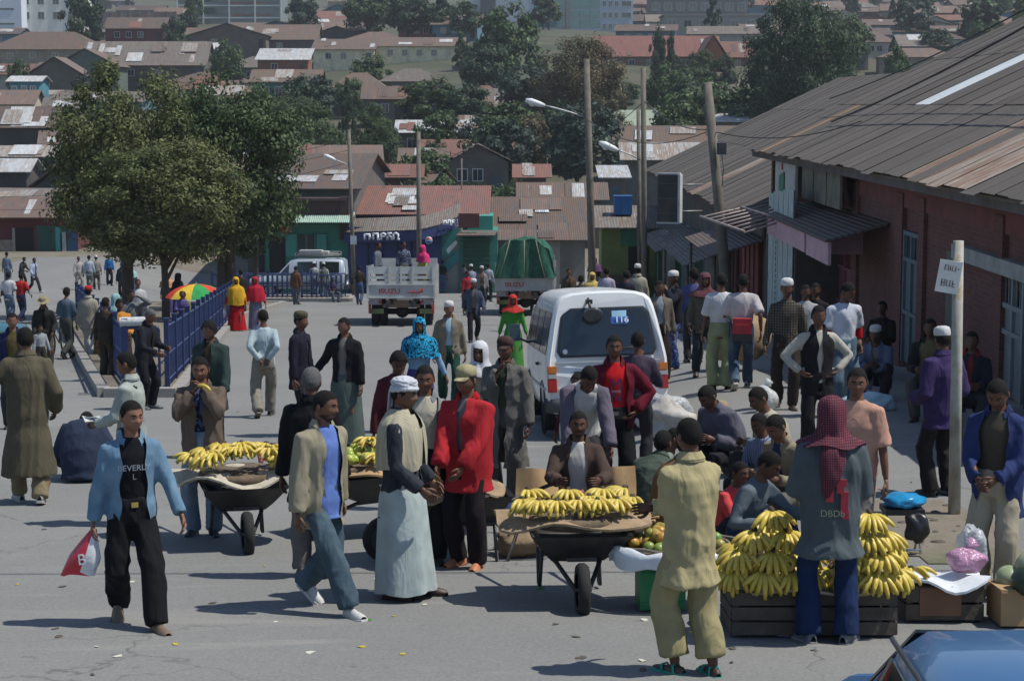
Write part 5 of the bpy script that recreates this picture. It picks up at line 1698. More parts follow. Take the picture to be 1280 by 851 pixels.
# ================================================================== central shops (about 100 m down the street)
YS = 100.0
def rect(px0, px1, r0, r1, Y): a = at(px0, r1, Y); b = at(px1, r0, Y); return a, b
def shop(name, label, px0, px1, Y, cat="shop"):
 c = col_at((px0 + px1) / 2, Y)
 return thing(name, label, cat, (c.x, Y, c.z))
def sp(root, name, px0, px1, r0, r1, Y, mat, thick=.1, parent=None, push=0.0):
 a, b = rect(px0, px1, r0, r1, Y)
 mb = MB(); mb.box(((a.x + b.x) / 2 - root.location.x, Y + thick / 2 + push - root.location.y, (a.z + b.z) / 2 - root.location.z), (b.x - a.x, thick, b.z - a.z))
 return mb.build(name, mat, parent or root)
GRNW = M((.035, .20, .15), .8, var=.25, nscale=1.2, name="green_wall", dirt=.3)
DGRN = M((.015, .075, .05), .7, var=.3, nscale=2, name="dark_green_door", dirt=.3)
BLUEP = M((.010, .022, .10), .6, var=.2, nscale=2, name="blue_paint", dirt=.2)
DBRICK = brick_mat((.075, .035, .032), (.055, .028, .026), (.06, .045, .04))
MURAL = M((.045, .26, .24), .8, var=.15, nscale=1, name="mural_paint")
s1 = shop("green_shop", "green shop with dark brick parapet and pale corrugated awning behind the parked car", 318, 438, 102)
sp(s1, "wall", 318, 436, 268, 400, 102, GRNW, 5.0)
sp(s1, "parapet", 338, 432, 250, 278, 101.6, DBRICK, .5); sp(s1, "parapet", 338, 357, 236, 251, 101.6, DBRICK, .5); sp(s1, "parapet", 425, 436, 246, 300, 101.5, DBRICK, .5)
sp(s1, "coping", 337, 433, 247.5, 251, 101.4, M((.10, .06, .055), .9, var=.2, name="coping"), .7)
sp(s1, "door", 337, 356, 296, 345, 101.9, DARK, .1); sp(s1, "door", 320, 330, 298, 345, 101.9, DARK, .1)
w_ = sp(s1, "window", 371, 395, 293, 320, 101.9, GLASS, .08)
for px in (371, 383, 394): sp(s1, "frame", px - .7, px + .7, 292, 321, 101.85, M((.03, .17, .13), .7, var=.2, name="frame_green"), .06, w_)
sp(s1, "shutter", 357, 370, 293, 321, 101.85, M((.05, .24, .19), .7, var=.2, name="shutter_green"), .06); sp(s1, "shutter", 396, 408, 293, 321, 101.85, M((.05, .24, .19), .7, var=.2, name="shutter_green"), .06)
sp(s1, "wall_band", 338, 430, 280, 287, 101.8, M((.03, .16, .11), .7, var=.2, name="green_band"), .1)
sp(s1, "red_sign", 350, 363, 281, 291, 101.7, M((.32, .02, .02), .6, var=.1, name="red_paint"), .08)
a, b = at(333, 278, 100.4), at(435, 272, 102)
pm = corr_mesh(.8, 1.75, 8, .02, "sheet"); pm.materials.append(M((.28, .40, .33), .7, var=.2, nscale=2, name="pale_green_sheet", dirt=.2))
for k in range(6):
 up = Vector((0, 1.6, .42)).normalized(); nz = Vector((0, -.42, 1.6)).normalized()
 place("awning_sheet", pm, s1, basis(Vector((a.x + k * .74, 100.35, a.z)) - s1.location, (1, 0, 0), up, nz))
big = house("big brown corrugated roof behind the green shop and the blue shop", 296, 452, 236, 192, 103.0, (.10, .09, .08), 0, 'gable', win=0, door=False, pale=3, D=26)
big2 = house("reddish brown roof over the blue fronted shop", 440, 612, 268, 232, 104.5, (.07, .10, .12), 3, 'gable', win=0, door=False, pale=5, D=18)
s2 = shop("blue_shop", "deep blue shop front with white lettered fascia at the street corner", 436, 560, 100)
sp(s2, "wall", 436, 552, 284, 400, 101, BLUEP, 3.5)
for k, px in enumerate((452, 470, 488, 506, 524, 540)):
 sp(s2, "shutter_panel", px - 7.5, px + 7.5, 298, 360, 100.9, M((.012, .03, .13), .6, var=.25, nscale=3, name="blue_shutter"), .08)
# curved fascia
mb = MB(); Pt, Pb = [], []
fx = [(430, 290, 303, 101), (470, 289, 303, 99.6), (522, 287, 301, 99.3), (548, 281, 295, 100.2), (574, 270, 284, 102)]
for (px, r0, r1, Y) in fx: Pt.append(at(px, r0, Y) - s2.location); Pb.append(at(px, r1, Y) - s2.location)
mb.sheet([Pb, Pt]); mb.sheet([[p + Vector((0, .25, 0)) for p in Pt], [p + Vector((0, .25, 0)) for p in Pb]]); mb.sheet([Pt, [p + Vector((0, .25, 0)) for p in Pt]])
fas = mb.build("fascia", BLUEP, s2)
mb = MB(); mb.sheet([[p + Vector((0, -.05, 0)) for p in Pt], [p + Vector((0, 2.6, .55)) for p in Pt]]); mb.sheet([[p + Vector((0, 2.6, .50)) for p in Pt], [p + Vector((0, -.05, -.05)) for p in Pt]]); mb.build("awning_roof", ROOFS[4], s2)
# lettering on the fascia: strokes of the Ethiopic letters
WPAINT = M((.72, .74, .76), .6, var=.1, name="white_paint")
def strokes(parent, root, segs, px0, px1, r0, r1, Y0, Y1, w, mat, name="letter"):
 mb = MB()
 for poly in segs:
  pts = []
  for (u, v) in poly:
   px = px0 + (px1 - px0) * u; Y = Y0 + (Y1 - Y0) * u
   pts.append(at(px, r0 + (r1 - r0) * v, Y - .30) - root.location)
  mb.tube(pts, w, 5)
 mb.build(name, mat, parent)
ET = [  # pe, pi, r, si like shapes
 [[(0.0, .25), (.18, .25)], [(.02, .25), (.02, .95)], [(.16, .25), (.16, .95)], [(.16, .6), (.21, .6)]],
 [[(.25, .15), (.42, .15)], [(.27, .15), (.27, .95)], [(.40, .15), (.40, .95), (.44, .95)]],
 [[(.50, .1), (.50, .95)], [(.50, .15), (.56, .1), (.62, .2), (.61, .5)], [(.50, .5), (.61, .5)]],
 [[(.68, .1), (.80, .1)], [(.74, .1), (.74, .5)], [(.68, .95), (.68, .55), (.74, .45), (.80, .55), (.80, .95)]],
 [[(.86, .15), (.93, .05), (.99, .2), (.99, .95)], [(.86, .15), (.86, .95)], [(.99, .9), (1.03, .9)]]]
for k, l in enumerate(ET): strokes(fas, s2, l, 455, 498, 291, 300, 100.1, 99.35, .055, WPAINT)
for k, l in enumerate(ET[:4]): strokes(fas, s2, l, 554, 576, 274.5, 281.5, 100.35, 102.0, .04, WPAINT)
lg = at(535, 300, 99.6)
mb = MB(); mb.lathe([(.19, 0), (.19, .05)], 18, R=Rx(PI / 2)); o = mb.build("round_logo", M((.45, .47, .5), .5, var=.1, name="logo_white"), s2, lg - s2.location + Vector((0, -.1, .25)) * 0 + at(536, 292, 99.3) - lg + Vector((0, .0, -.35)))
mb = MB(); mb.lathe([(.155, 0), (.155, .05)], 14, R=Rx(PI / 2)); mb.v = [(x, y, min(z, -.02)) for x, y, z in mb.v]; mb.build("logo_blue", M((.02, .05, .25), .5, var=.1, name="logo_blue"), o, (0, -.03, 0))
mb = MB(); mb.lathe([(.155, 0), (.155, .05)], 14, R=Rx(PI / 2)); mb.v = [(x, y, max(z, .045)) for x, y, z in mb.v]; mb.build("logo_red", M((.4, .03, .03), .5, var=.1, name="logo_red"), o, (0, -.03, 0))
s3 = shop("mural_shop", "corner shop wall with teal and white painted mural", 550, 578, 101.5)
sp(s3, "wall", 551, 577, 282, 400, 101.6, M((.30, .30, .27), .85, var=.2, nscale=1, name="plaster", dirt=.4), 4.0)
mb = MB()
for poly in ([(552, 290), (574, 284), (566, 318), (553, 325)], [(552, 330), (576, 310), (576, 322), (554, 346)]):
 mb.slab([at(px, r_, 101.55) - s3.location for px, r_ in poly][::-1], -.03)
mb.build("mural", MURAL, s3)
mb = MB(); mb.slab([at(px, r_, 101.5) - s3.location for px, r_ in [(558, 312), (570, 300), (572, 304), (560, 318)]][::-1], -.03); mb.build("mural_white", WPAINT, s3)
s4 = shop("green_corner_shop", "turquoise shop with dark green roller door beside the tarpaulin truck", 572, 622, 101)
sp(s4, "wall", 574, 622, 290, 400, 101.5, GRNW, 4.5); sp(s4, "upper_wall", 584, 616, 270, 291, 103, M((.05, .25, .20), .8, var=.2, nscale=1.2, name="turquoise"), 3.0)
dd = sp(s4, "door", 579, 612, 297, 352, 101.4, DGRN, .1)
for k in range(8): sp(s4, "door_slat", 579, 612, 298 + k * 6, 300 + k * 6, 101.35, M((.02, .09, .06), .7, var=.2, name="slat_green"), .05, dd)
sp(s4, "red_fascia", 573, 599, 267, 285, 101.0, M((.10, .035, .03), .8, var=.25, nscale=2, name="red_fascia"), .3)
mb = MB(); p = [at(570, 294, 99.8), at(618, 294, 99.8), at(622, 288, 102.5), at(576, 288, 102.5)]; mb.slab([q - s4.location for q in p], .06); mb.build("ledge", ROOFS[1], s4)
house("brown patched roof behind the turquoise shop", 598, 742, 300, 246, 104, (.16, .15, .13), 0, 'gable', win=0, door=False, pale=6, D=20)
house("grey walled yard building behind the tarpaulin truck", 622, 712, 300, 287, 92, (.27, .26, .23), 1, 'gable', win=1, door=False, pale=1, D=5)
# left corner shop
s5 = house("maroon and green corner shop with rust streaked roof at the far left", -40, 98, 272, 246, 120, (.12, .03, .03), 1, 'gable', win=0, door=False, pale=0, D=9, over=.7)
def s5p(name, px0, px1, r0, r1, mat, push=0):
 return sp(s5, name, px0, px1, r0, r1, 120.7 - push, mat, .06)
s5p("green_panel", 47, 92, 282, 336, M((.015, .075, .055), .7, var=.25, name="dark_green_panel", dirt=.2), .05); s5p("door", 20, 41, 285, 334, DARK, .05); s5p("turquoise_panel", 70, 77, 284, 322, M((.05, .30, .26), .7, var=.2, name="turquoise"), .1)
s5p("pale_door", 76, 82, 290, 322, M((.35, .37, .36), .7, var=.2, name="pale_door"), .1); s5p("blue_panel", 85, 97, 288, 330, M((.02, .06, .14), .7, var=.2, name="blue_panel"), .08); s5p("display", 0, 17, 300, 330, M((.30, .24, .18), .8, var=.6, nscale=3, name="goods_display"), .1)
pl = MB(); pl.box((0, 0, 0), (1.6, 3.2, .03)); pl.build("sheet", SHEETW[0], s5.children[1], (at(38, 270, 120).x - s5.location.x, 2.4, at(38, 262, 122).z - s5.location.z + .16), (math.atan(.24), 0, .12))
pst = s5p("post", 16.5, 18, 285, 336, STEEL, .9)

# ================================================================== poles, lamps, wires
POLEW = M((.14, .125, .10), .9, var=.3, nscale=4, bmp=.5, bscale=14, name="pole_wood")
def pole(label, px0, top, px1, Y, rad, name="utility_pole"):
 base = col_at(px1, Y); tp = at(px0, top, Y)
 root = thing(name, label, "pole", base)
 tl = tp - base
 mb = MB(); mb.tube([(0, 0, -.3), tl * .5, tl], [rad * 1.15, rad, rad * .85], 10)
 mb.build("post", POLEW, root)
 return root, tp
POLES = {}
for key, args in (('a', ("tall grey wooden pole behind the white van", 733, 74, 742, 62, .115)), ('b', ("dark wooden pole in front of the lime kiosk", 804, 85, 806, 58, .085)),
                  ('c', ("thick leaning wooden pole by the grille canopy", 884, 103, 914, 47, .125)), ('d', ("grey wooden pole by the mural shop", 523, 165, 524, 96, .12)),
                  ('e', ("wooden pole with pale notice behind the parked car", 436, 162, 443, 94, .10)), ('f', ("short dark pole behind the black signboard", 798, 138, 800, 70, .08)),
                  ('h', ("thin post above the hedge", 577, 198, 577, 112, .05))):
 POLES[key] = pole(*args)
mb = MB(); mb.box((0, -.12, 0), (.3, .04, .42)); nt_ = mb.build("paper_notice", M((.5, .55, .55), .8, var=.3, nscale=6, name="paper"), POLES['e'][0]); nt_.location = at(442, 300, 94) - POLES['e'][0].location
def lamp(label, pk, row, hx, hy, px_arm):
 root, tp = POLES[pk]; Y = root.location.y
 a = at(px_arm, row, Y); b = at(hx, hy, Y)
 L = thing("street_lamp", label, "street lamp", a)
 d = (b - a)
 mb = MB(); mb.tube([(0, 0, 0), d * .35 + Vector((0, -.1, .03)), d * .8 + Vector((0, -.25, .02)), d + Vector((0, -.3, 0))], .025, 6); mb.build("arm", M((.42, .43, .43), .5, .2, var=.15, name="galvanised"), L)
 u = d.normalized()
 mb = MB(); mb.tube([d * .98 + Vector((0, -.3, 0)), d + u * .15 + Vector((0, -.3, 0)), d + u * .45 + Vector((0, -.3, 0)), d + u * .62 + Vector((0, -.3, 0))], [(.05, .05), (.11, .09), (.15, .11), (.06, .05)], 10)
 mb.build("lamp_head", M((.62, .63, .62), .5, var=.1, name="lamp_white"), L)
 mb = MB(); mb.lathe([(.12, -.03), (.10, -.09), (.03, -.11)], 10, c=d + u * .38 + Vector((0, -.3, -.03))); mb.build("lens", M((.5, .5, .46), .2, var=0, name="lens"), L)
lamp("white street lamp on a long arm of the tall grey pole", 'a', 147, 680, 132, 731)
lamp("drooping white street lamp below the light green tents", 'b', 200, 772, 188, 800)
lamp("white street lamp on the pole behind the parked car", 'e', 208, 420, 200, 438)
# transformer fitting on the leaning pole
mb = MB(); mb.box((0, 0, 0), (.22, .18, .28)); mb.box((0, -.1, .05), (.16, .04, .1)); mb.tube([(0, 0, -.1), (.05, 0, -.5), (.02, 0, -.9)], .012, 5)
o = mb.build("junction_box", M((.05, .055, .06), .5, var=.3, name="box_metal")); o.location = at(902, 186, 46.7); tag(o, "small dark junction box strapped to the leaning pole", "junction box")
CABLE = M((.012, .012, .012), .6, var=0, name="cable")
def wire(label, a, b, sag, rad=.012, n=14):
 a, b = Vector(a), Vector(b)
 mb = MB(); mb.tube([a.lerp(b, t) - a - Vector((0, 0, 4 * sag * t * (1 - t))) for t in np.linspace(0, 1, n)], rad, 5)
 o = mb.build("cable", CABLE); o.location = a
 tag(o, label, "cable")
pa, pb, pc, pd, pe = (POLES[k][1] for k in 'abcde')
wire("thin overhead cable from the tall grey pole to the leaning pole", pa - Vector((0, 0, 1.9)), pc - Vector((0, 0, 1.2)), .5)
wire("thin overhead cable between the dark pole and the leaning pole", at(805, 127, 58), at(888, 162, 47), .25, .014)
wire("overhead cable from the leaning pole down to the brick building roof", at(893, 165, 47), Vector((7.6, 42, 2.4)), .25)
wire("black cable slung low across the corrugated roof", Vector((7.6, 46, 2.35)), Vector((10.2, 21, 6.6)), .35, .022)
wire("second black cable slung across the corrugated roof", Vector((8.2, 50, 2.9)), Vector((10.6, 21, 6.9)), .4, .016)
wire("overhead cable from the mural shop pole to the tall grey pole", pd - Vector((0, 0, .4)), pa - Vector((0, 0, 2.4)), .8)
wire("overhead cable between the two poles by the shops", pe - Vector((0, 0, .3)), pd - Vector((0, 0, .3)), .3)
wire("upper overhead cable from the parked car pole to the left", pe - Vector((0, 0, .5)), at(-20, 232, 110), .6)
wire("lower overhead cable from the parked car pole to the left", pe - Vector((0, 0, 1.6)), at(-20, 262, 110), .7)
wire("middle overhead cable from the parked car pole to the left", pe - Vector((0, 0, 1.0)), at(-20, 246, 112), .6)
wire("cable from the dark pole to the shed roofs", at(804, 128, 58), at(690, 205, 110), .3)
wire("high overhead cable crossing the near street", Vector((-16, 14.9, 6.3)), Vector((22, 15.5, 7.6)), .5, .02)
# sign pole on the footway
sp_b = col_at(1193, 18.4)
SP = thing("sign_pole", "weathered pale metal pole with white handwritten sign on the footway", "sign pole", sp_b)
tl = at(1198, 301, 18.4) - sp_b
mb = MB(); mb.tube([(0, 0, -.2), tl * .5, tl], [.062, .055, .052], 14)
def polemat():
 m, nt, b = _new("old_pole_paint"); b.inputs['Roughness'].default_value = .8
 v = coords(nt, (1, 1, .5)); n = noise(nt, v, 3.2, 6, .65)
 c = ramp(nt, n, [(.3, (.10, .10, .10)), (.42, (.24, .22, .17)), (.55, (.34, .33, .29)), (.62, (.26, .20, .11)), (.72, (.20, .22, .24))])
 nt.links.new(c, b.inputs['Base Color']); bump(nt, b, n, .3, .01)
 return m
mb.build("post", polemat(), SP)
c_ = at(1186, 346, 18.25) - sp_b
mb = MB(); mb.box((0, 0, 0), (.215, .015, .31), (0, RAD(9), RAD(-8))); pan = mb.build("sign_panel", M((.62, .62, .58), .7, var=.12, nscale=6, name="sign_white"), SP, c_)
mb = MB()
Rg = Euler((0, RAD(9), RAD(-8))).to_matrix()
BK = M((.03, .03, .03), .7, var=0, name="ink")
for seg in ([(-.05, .06), (-.05, .11), (-.02, .11), (-.02, .06)], [(.0, .06), (.0, .11)], [(.02, .11), (.02, .06), (.05, .06), (.05, .11)], [(.065, .085), (.085, .085)],
   [(-.06, -.09), (-.06, -.03), (-.03, -.03), (-.03, -.09), (-.06, -.09)], [(-.06, -.06), (-.03, -.06)], [(-.01, -.03), (-.01, -.09), (.02, -.09), (.02, -.03)], [(.045, -.03), (.045, -.09), (.07, -.09)], [(.045, -.06), (.065, -.06)]):
 mb.tube([Rg @ Vector((u, -.012, v)) for u, v in seg], .004, 4)
mb.build("lettering", BK, pan)
mb = MB(); mb.box((.08, .06, .06), (.06, .10, .03)); mb.box((.06, .06, -.08), (.06, .10, .03)); mb.build("sign_clamp", STEEL, SP, c_)

# ================================================================== fences and islands
BLUEF = M((.012, .030, .11), .5, var=.25, nscale=4, name="fence_blue", dirt=.25)
_bm = MB(); _bm.box((0, 0, .56), (.045, .02, 1.08)); BAR = _bm.mesh("bar", BLUEF)
_bm = MB(); _bm.box((0, 0, .62), (.09, .09, 1.26)); _bm.box((0, 0, 1.27), (.11, .11, .04)); POST = _bm.mesh("post", BLUEF)
def fence(label, p, q, step=.17, every=14, group=None, railm=None):
 p, q = Vector(p + (0,)), Vector(q + (0,))
 L = (q - p).length; n = int(L / step); ang = math.atan2(q.y - p.y, q.x - p.x)
 root = thing("railing", label, "railing", gp(p.x, p.y, .10))
 for i in range(n + 1):
  u = p.lerp(q, i / n); loc = gp(u.x, u.y, .10) - root.location
  link("post" if i % every == 0 else "bar", POST if i % every == 0 else BAR, root, loc, (0, 0, ang))
 for h in (.15, .62, 1.12):
  mb = MB(); mb.tube([gp(p.lerp(q, t).x, p.lerp(q, t).y, .10 + h) - root.location for t in np.linspace(0, 1, 12)], [(.03, .03)] * 12, 4); mb.build("rail", railm or BLUEF, root)
 return root
KERB = M((.27, .255, .23), .9, var=.25, nscale=2, bmp=.3, name="kerb_stone", dirt=.3)
def island(name, label, pts, h=.14):
 mb = MB(); top = [gp(x, y, h) for x, y in pts]; n = len(pts)
 V = top + [gp(x, y, -.3) for x, y in pts]
 mb.add(V, [tuple(range(n))] + [(i, i + n, (i + 1) % n + n, (i + 1) % n) for i in range(n)])
 o = mb.build(name, DIRT); tag(o, label, kind="structure")
 for i in range(n):
  a, b = Vector(pts[i]), Vector(pts[(i + 1) % n]); L = (b - a).length; k = max(1, int(L / 1.2))
  for j in range(k):
   u = a.lerp(b, (j + .5) / k); d = (b - a).normalized()
   mb = MB(); mb.box((0, 0, 0), (L / k - .03, .22, .34), (0, math.atan2(0, 1), 0)); s = mb.build("kerb_stone", KERB, o)
   u0, u1 = a.lerp(b, j / k), a.lerp(b, (j + 1) / k)
   s.location = (u.x, u.y, g(u.x, u.y) + .01); s.rotation_euler = (0, -math.atan2(g(u1.x, u1.y) - g(u0.x, u0.y), L / k), math.atan2(d.y, d.x))
 return o
island("traffic_island", "narrow kerbed island with trees between the two carriageways", [(-5.9, 33.5), (-9.6, 66), (-9.8, 82), (-15.8, 82), (-15.2, 64), (-7.2, 33.5)][::-1])
island("traffic_island", "kerbed traffic island in front of the parked car", [(-7.3, 86.2), (-7.6, 91.0), (-14.0, 91.0), (-14.0, 86.6)][::-1])
fence("blue iron railing running along the kerb of the tree island", (-6.2, 34.2), (-9.8, 67), .18, 12)
fence("blue iron railing along the far side of the tree island", (-7.0, 34.3), (-14.6, 64), .30, 10)
fence("short blue iron railing closing the near end of the tree island", (-6.9, 34.0), (-6.3, 34.0), .15, 4)
fence("blue iron railing on the island in front of the parked car", (-13.6, 86.8), (-7.7, 86.5), .22, 9)
fence("blue iron railing along the far edge of the island by the parked car", (-13.6, 90.6), (-7.9, 90.6), .22, 9)
# small rubbish on the road
r = random.Random(77)
LIT = [M((.5, .48, .40), .8, var=.2, name="paper_scrap"), M((.42, .34, .03), .7, var=.2, name="peel"), M((.05, .16, .03), .7, var=.2, name="leaf_scrap"), M((.08, .065, .05), .9, var=.2, name="dirt_scrap")]
ln = ["pale paper scrap", "yellow banana peel scrap", "green leaf scrap", "dark dirt scrap"]
for k in range(85):
 px = r.uniform(10, 1150); row = r.uniform(450, 848)
 c = ground_at(px, row); t = r.choice((0, 1, 1, 2, 3, 3))
 mb = MB(); n = 6; s = r.uniform(.012, .034)
 mb.slab([(s * r.uniform(.5, 1.2) * math.cos(2 * PI * i / n) * 1.4, s * r.uniform(.5, 1.1) * math.sin(2 * PI * i / n), r.uniform(.003, .008)) for i in range(n)], .004)
 o = mb.build("litter", LIT[t]); o.location = c + Vector((0, 0, .014)); o.rotation_euler = (-math.atan(SLOPE), 0, 0)
 o.rotation_euler = (-.07, 0, r.uniform(0, 6))
 tag(o, ln[t] + " lying on the asphalt", "litter", ln[t] + "s on the street")

# ================================================================== vehicles
def vframe(x, y, yaw, wb, tr):
 """matrix for a vehicle standing on the ground at (x, y); local +Y is its heading, yaw turns it about Z"""
 c, s = math.cos(yaw), math.sin(yaw)
 f = Vector((-s, c, 0)); r = Vector((c, s, 0))
 P = lambda a, b: gp(x + r.x * a + f.x * b, y + r.y * a + f.y * b, .012)
 rl, rr_, fl, fr = P(-tr / 2, 0), P(tr / 2, 0), P(-tr / 2, wb), P(tr / 2, wb)
 F = ((fl + fr) - (rl + rr_)).normalized(); R = ((rr_ + fr) - (rl + fl)).normalized(); R = (r * .75 + R * .25).normalized()
 U = R.cross(F).normalized(); R = F.cross(U)
 return basis((rl + rr_) / 2, R, F, U)
TYRE = M((.015, .015, .015), .9, var=.3, nscale=8, name="rubber")
RIM = M((.30, .30, .29), .45, .5, var=.2, name="rim_metal")
BLACKP = M((.018, .018, .02), .5, var=.2, name="black_plastic")
CHROME = M((.5, .5, .5), .25, .9, var=.1, name="chrome")
def wheel(parent, x, y, r_=.32, w=.2, rim=RIM):
 mb = MB(); R = Ry(PI / 2)
 mb.lathe([(r_ * .62, -w / 2), (r_ * .92, -w / 2), (r_, -w * .32), (r_, w * .32), (r_ * .92, w / 2), (r_ * .62, w / 2)], 24, (0, 0, 0), R=R, cap=False)
 o = mb.build("wheel", TYRE, parent, (x, y, r_))
 mb = MB()
 mb.lathe([(r_ * .63, -w * .42), (r_ * .52, -w * .30), (r_ * .2, -w * .36), (.01, -w * .36)], 18, R=R, cap=False); mb.lathe([(r_ * .63, w * .42), (r_ * .52, w * .30), (r_ * .2, w * .36), (.01, w * .36)], 18, R=R, cap=False)
 mb.build("rim", rim, o)
def root_at(name, label, cat, Mx, group=None):
 o = link(name, None); o.matrix_basis = Mx; o.empty_display_size = .2
 return tag(o, label, cat, group)
# ---- white minibus seen from behind
vp = col_at(757, 26.2)
VM = vframe(vp.x, 26.2 + .6, RAD(3.6), 2.5, 1.45)
VM = VM @ Matrix.Translation((0, -.75, 0))
VAN = root_at("minibus", "white minibus with dark rear window and number 116 notice parked among the fruit sellers", "van", VM)
WP = M((.66, .67, .66), .32, var=.06, nscale=1.5, coat=.4, name="white_car_paint", dirt=.12)
prof = [(.30, .78), (.40, .825), (.60, .84), (.85, .845), (1.02, .838), (1.10, .825), (1.30, .785), (1.55, .735), (1.74, .690), (1.84, .650), (1.905, .58), (1.94, .46), (1.958, .25), (1.962, 0)]
def vy0(z): return .0 + (.03 if z < .5 else 0) + .20 * max(0, (z - 1.02) / .94) ** 1.15
def vy1(z): return 4.40 - .75 * max(0, (z - .95) / 1.0) ** 1.2
st_ = [(0.0, .945), (.006, .978), (.018, .997), (.05, 1.0), (.3, 1.0), (.6, 1.0), (.9, .99), (.975, .96), (1.0, .88)]
mb = MB(); rowsP = []
full = [(z, -w) for z, w in prof] + [(z, w) for z, w in reversed(prof[:-1])]
for (s, k) in st_:
 rowsP.append([(w * k, vy0(z) + s * (vy1(z) - vy0(z)), .30 + (z - .30) * (1 - (1 - k) * .35)) for z, w in full])
mb.sheet(rowsP, 0, True)
n = len(full); mb.add(rowsP[0], [tuple(range(n))], 0); mb.add(rowsP[-1], [tuple(range(n - 1, -1, -1))], 0); mb.add([rowsP[i][0] for i in range(len(st_))] + [rowsP[i][-1] for i in range(len(st_))], [tuple(range(len(st_))) + tuple(range(2 * len(st_) - 1, len(st_) - 1, -1))], 0)
mb.build("body", WP, VAN)
VG = M((.012, .018, .022), .08, var=.2, nscale=2, spec=.9, name="window_glass")
def rear_panel(name, x0b, x1b, x0t, x1t, zb_, zt, off, mat, parent=VAN, nz=8, nx=8, rnd=0.0):
 P = []
 for j in range(nz + 1):
  t = j / nz; z = zb_ + (zt - zb_) * t
  a = x0b + (x0t - x0b) * t; b = x1b + (x1t - x1b) * t
  e = rnd * (1 - math.sqrt(max(0, 1 - max(0, abs(t - .5) * 2 - .75) ** 2 / .0625)))
  P.append([(a + e + (b - a - 2 * e) * i / nx, vy0(z) - off + .02 * ((2 * i / nx - 1) ** 4), z) for i in range(nx + 1)])
 m_ = MB(); m_.sheet(P, 0, True); m_.sheet([[(x, y + .012, z) for x, y, z in r_] for r_ in P][::-1], 0, True)
 return m_.build(name, mat, parent)
rear_panel("window_seal", -.70, .70, -.60, .60, 1.065, 1.735, .006, BLACKP, rnd=.06)
rw = rear_panel("rear_window", -.665, .665, -.572, .572, 1.095, 1.705, .014, VG, rnd=.06)
# number notice in the rear window
nz_ = rear_panel("number_notice", .03, .36, .03, .35, 1.505, 1.685, .022, M((.30, .52, .66), .5, var=.15, nscale=8, name="notice_blue"), rw, 3, 3)
rear_panel("notice_band", .035, .355, .035, .352, 1.515, 1.60, .026, M((.03, .12, .42), .5, var=.1, name="notice_dark"), rw, 3, 3)
tz = 1.558
text_obj("116", .105, WPAINT, rw, basis((.225, vy0(tz) - .040, tz), (1.25, 0, 0), (0, .18, 1), (0, -1, .18)), bold=.002)
mb = MB(); mb.lathe([(.035, 0), (.035, .006)], 14, R=Rx(PI / 2)); mb.build("round_sticker", WPAINT, rw, (-.575, vy0(1.15) - .018, 1.15))
mb = MB(); mb.tube([(-.02, vy0(1.09) - .03, 1.09), (.25, vy0(1.2) - .03, 1.17), (.52, vy0(1.25) - .03, 1.20)], .009, 5); mb.build("wiper", BLACKP, VAN)
# parking mirror on the roof edge
mb = MB(); mb.tube([(-.22, vy0(1.86) - .0, 1.86), (-.22, vy0(1.8) - .14, 1.80), (-.21, vy0(1.7) - .16, 1.70)], .02, 6); mb.box((-.22, vy0(1.8) - .10, 1.82), (.09, .1, .06)); mm = mb.build("mirror_bracket", BLACKP, VAN)
mb = MB(); mb.lathe([(.005, .03), (.09, .012), (.115, 0), (.115, -.03)], 18, R=Rx(PI / 2 + .5)); mb.v = [(x * 1.15, y, z) for x, y, z in mb.v]; mb.build("parking_mirror", M((.06, .065, .07), .25, var=.2, name="mirror_glass"), mm, (-.18, vy0(1.63) - .18, 1.635))
# inside, seen through nothing: head rests are dark shapes behind the glass
for s in (-1, 1):
 lx = s * .768
 for (z0, z1, c, nm) in ((.855, .955, (.55, .17, .02), "indicator_light"), (.785, .85, (.42, .40, .38), "reversing_light"), (.60, .78, (.42, .02, .015), "tail_light")):
  mb = MB(); mb.box((lx, .005, (z0 + z1) / 2), (.125, .075, z1 - z0)); mb.box((lx, -.034, (z0 + z1) / 2), (.10, .012, (z1 - z0) * .8)); mb.build(nm, M(c, .25, var=.1, nscale=9, spec=.7, name="lamp_lens"), VAN)
mb = MB(); mb.box((-.03, -.012, .845), (.86, .05, .055)); mb.box((-.03, -.02, .815), (.80, .03, .01)); mb.build("handle_strip", BLACKP, VAN)
mb = MB(); mb.box((-.16, -.006, .70), (.40, .02, .17)); pl_ = mb.build("number_plate", M((.55, .56, .52), .5, var=.15, nscale=10, name="plate"), VAN)
mb = MB(); mb.box((0, -.005, .635), (1.38, .03, .018)); mb.box((0, -.004, 1.0), (1.46, .025, .014)); mb.build("crease", M((.52, .53, .52), .4, var=.05, name="white_crease"), VAN)
mb = MB()
Pb = []
for z, o_ in ((.30, .02), (.34, -.05), (.44, -.065), (.50, -.03), (.505, .03)):
 Pb.append([(.86 * math.sin(t), o_ + (.10 * (1 - math.cos(t * 1.0)) ** 2) * 1.2 if abs(t) < 1.2 else o_ + .16, z) for t in np.linspace(-PI / 2 * .98, PI / 2 * .98, 18)])
mb.sheet(Pb, 0, True); mb.build("bumper", M((.05, .055, .06), .55, var=.2, name="bumper_plastic"), VAN)
def side_panel(name, y0, y1, z0, z1, mat, off=.006, s=-1, parent=VAN):
 P = []
 for j in range(7):
  z = z0 + (z1 - z0) * j / 6; w = np.interp(z, [p[0] for p in prof], [p[1] for p in prof])
  P.append([(s * (w + off), yy, z) for yy in np.linspace(y0 + (.12 * max(0, (z - 1.02)) if y0 < .3 else 0), y1, 5)])
 m_ = MB(); m_.sheet(P, 0, True); m_.sheet([[(x - s * .01, y, z) for x, y, z in r_] for r_ in P][::-1], 0, True); return m_.build(name, mat, parent)
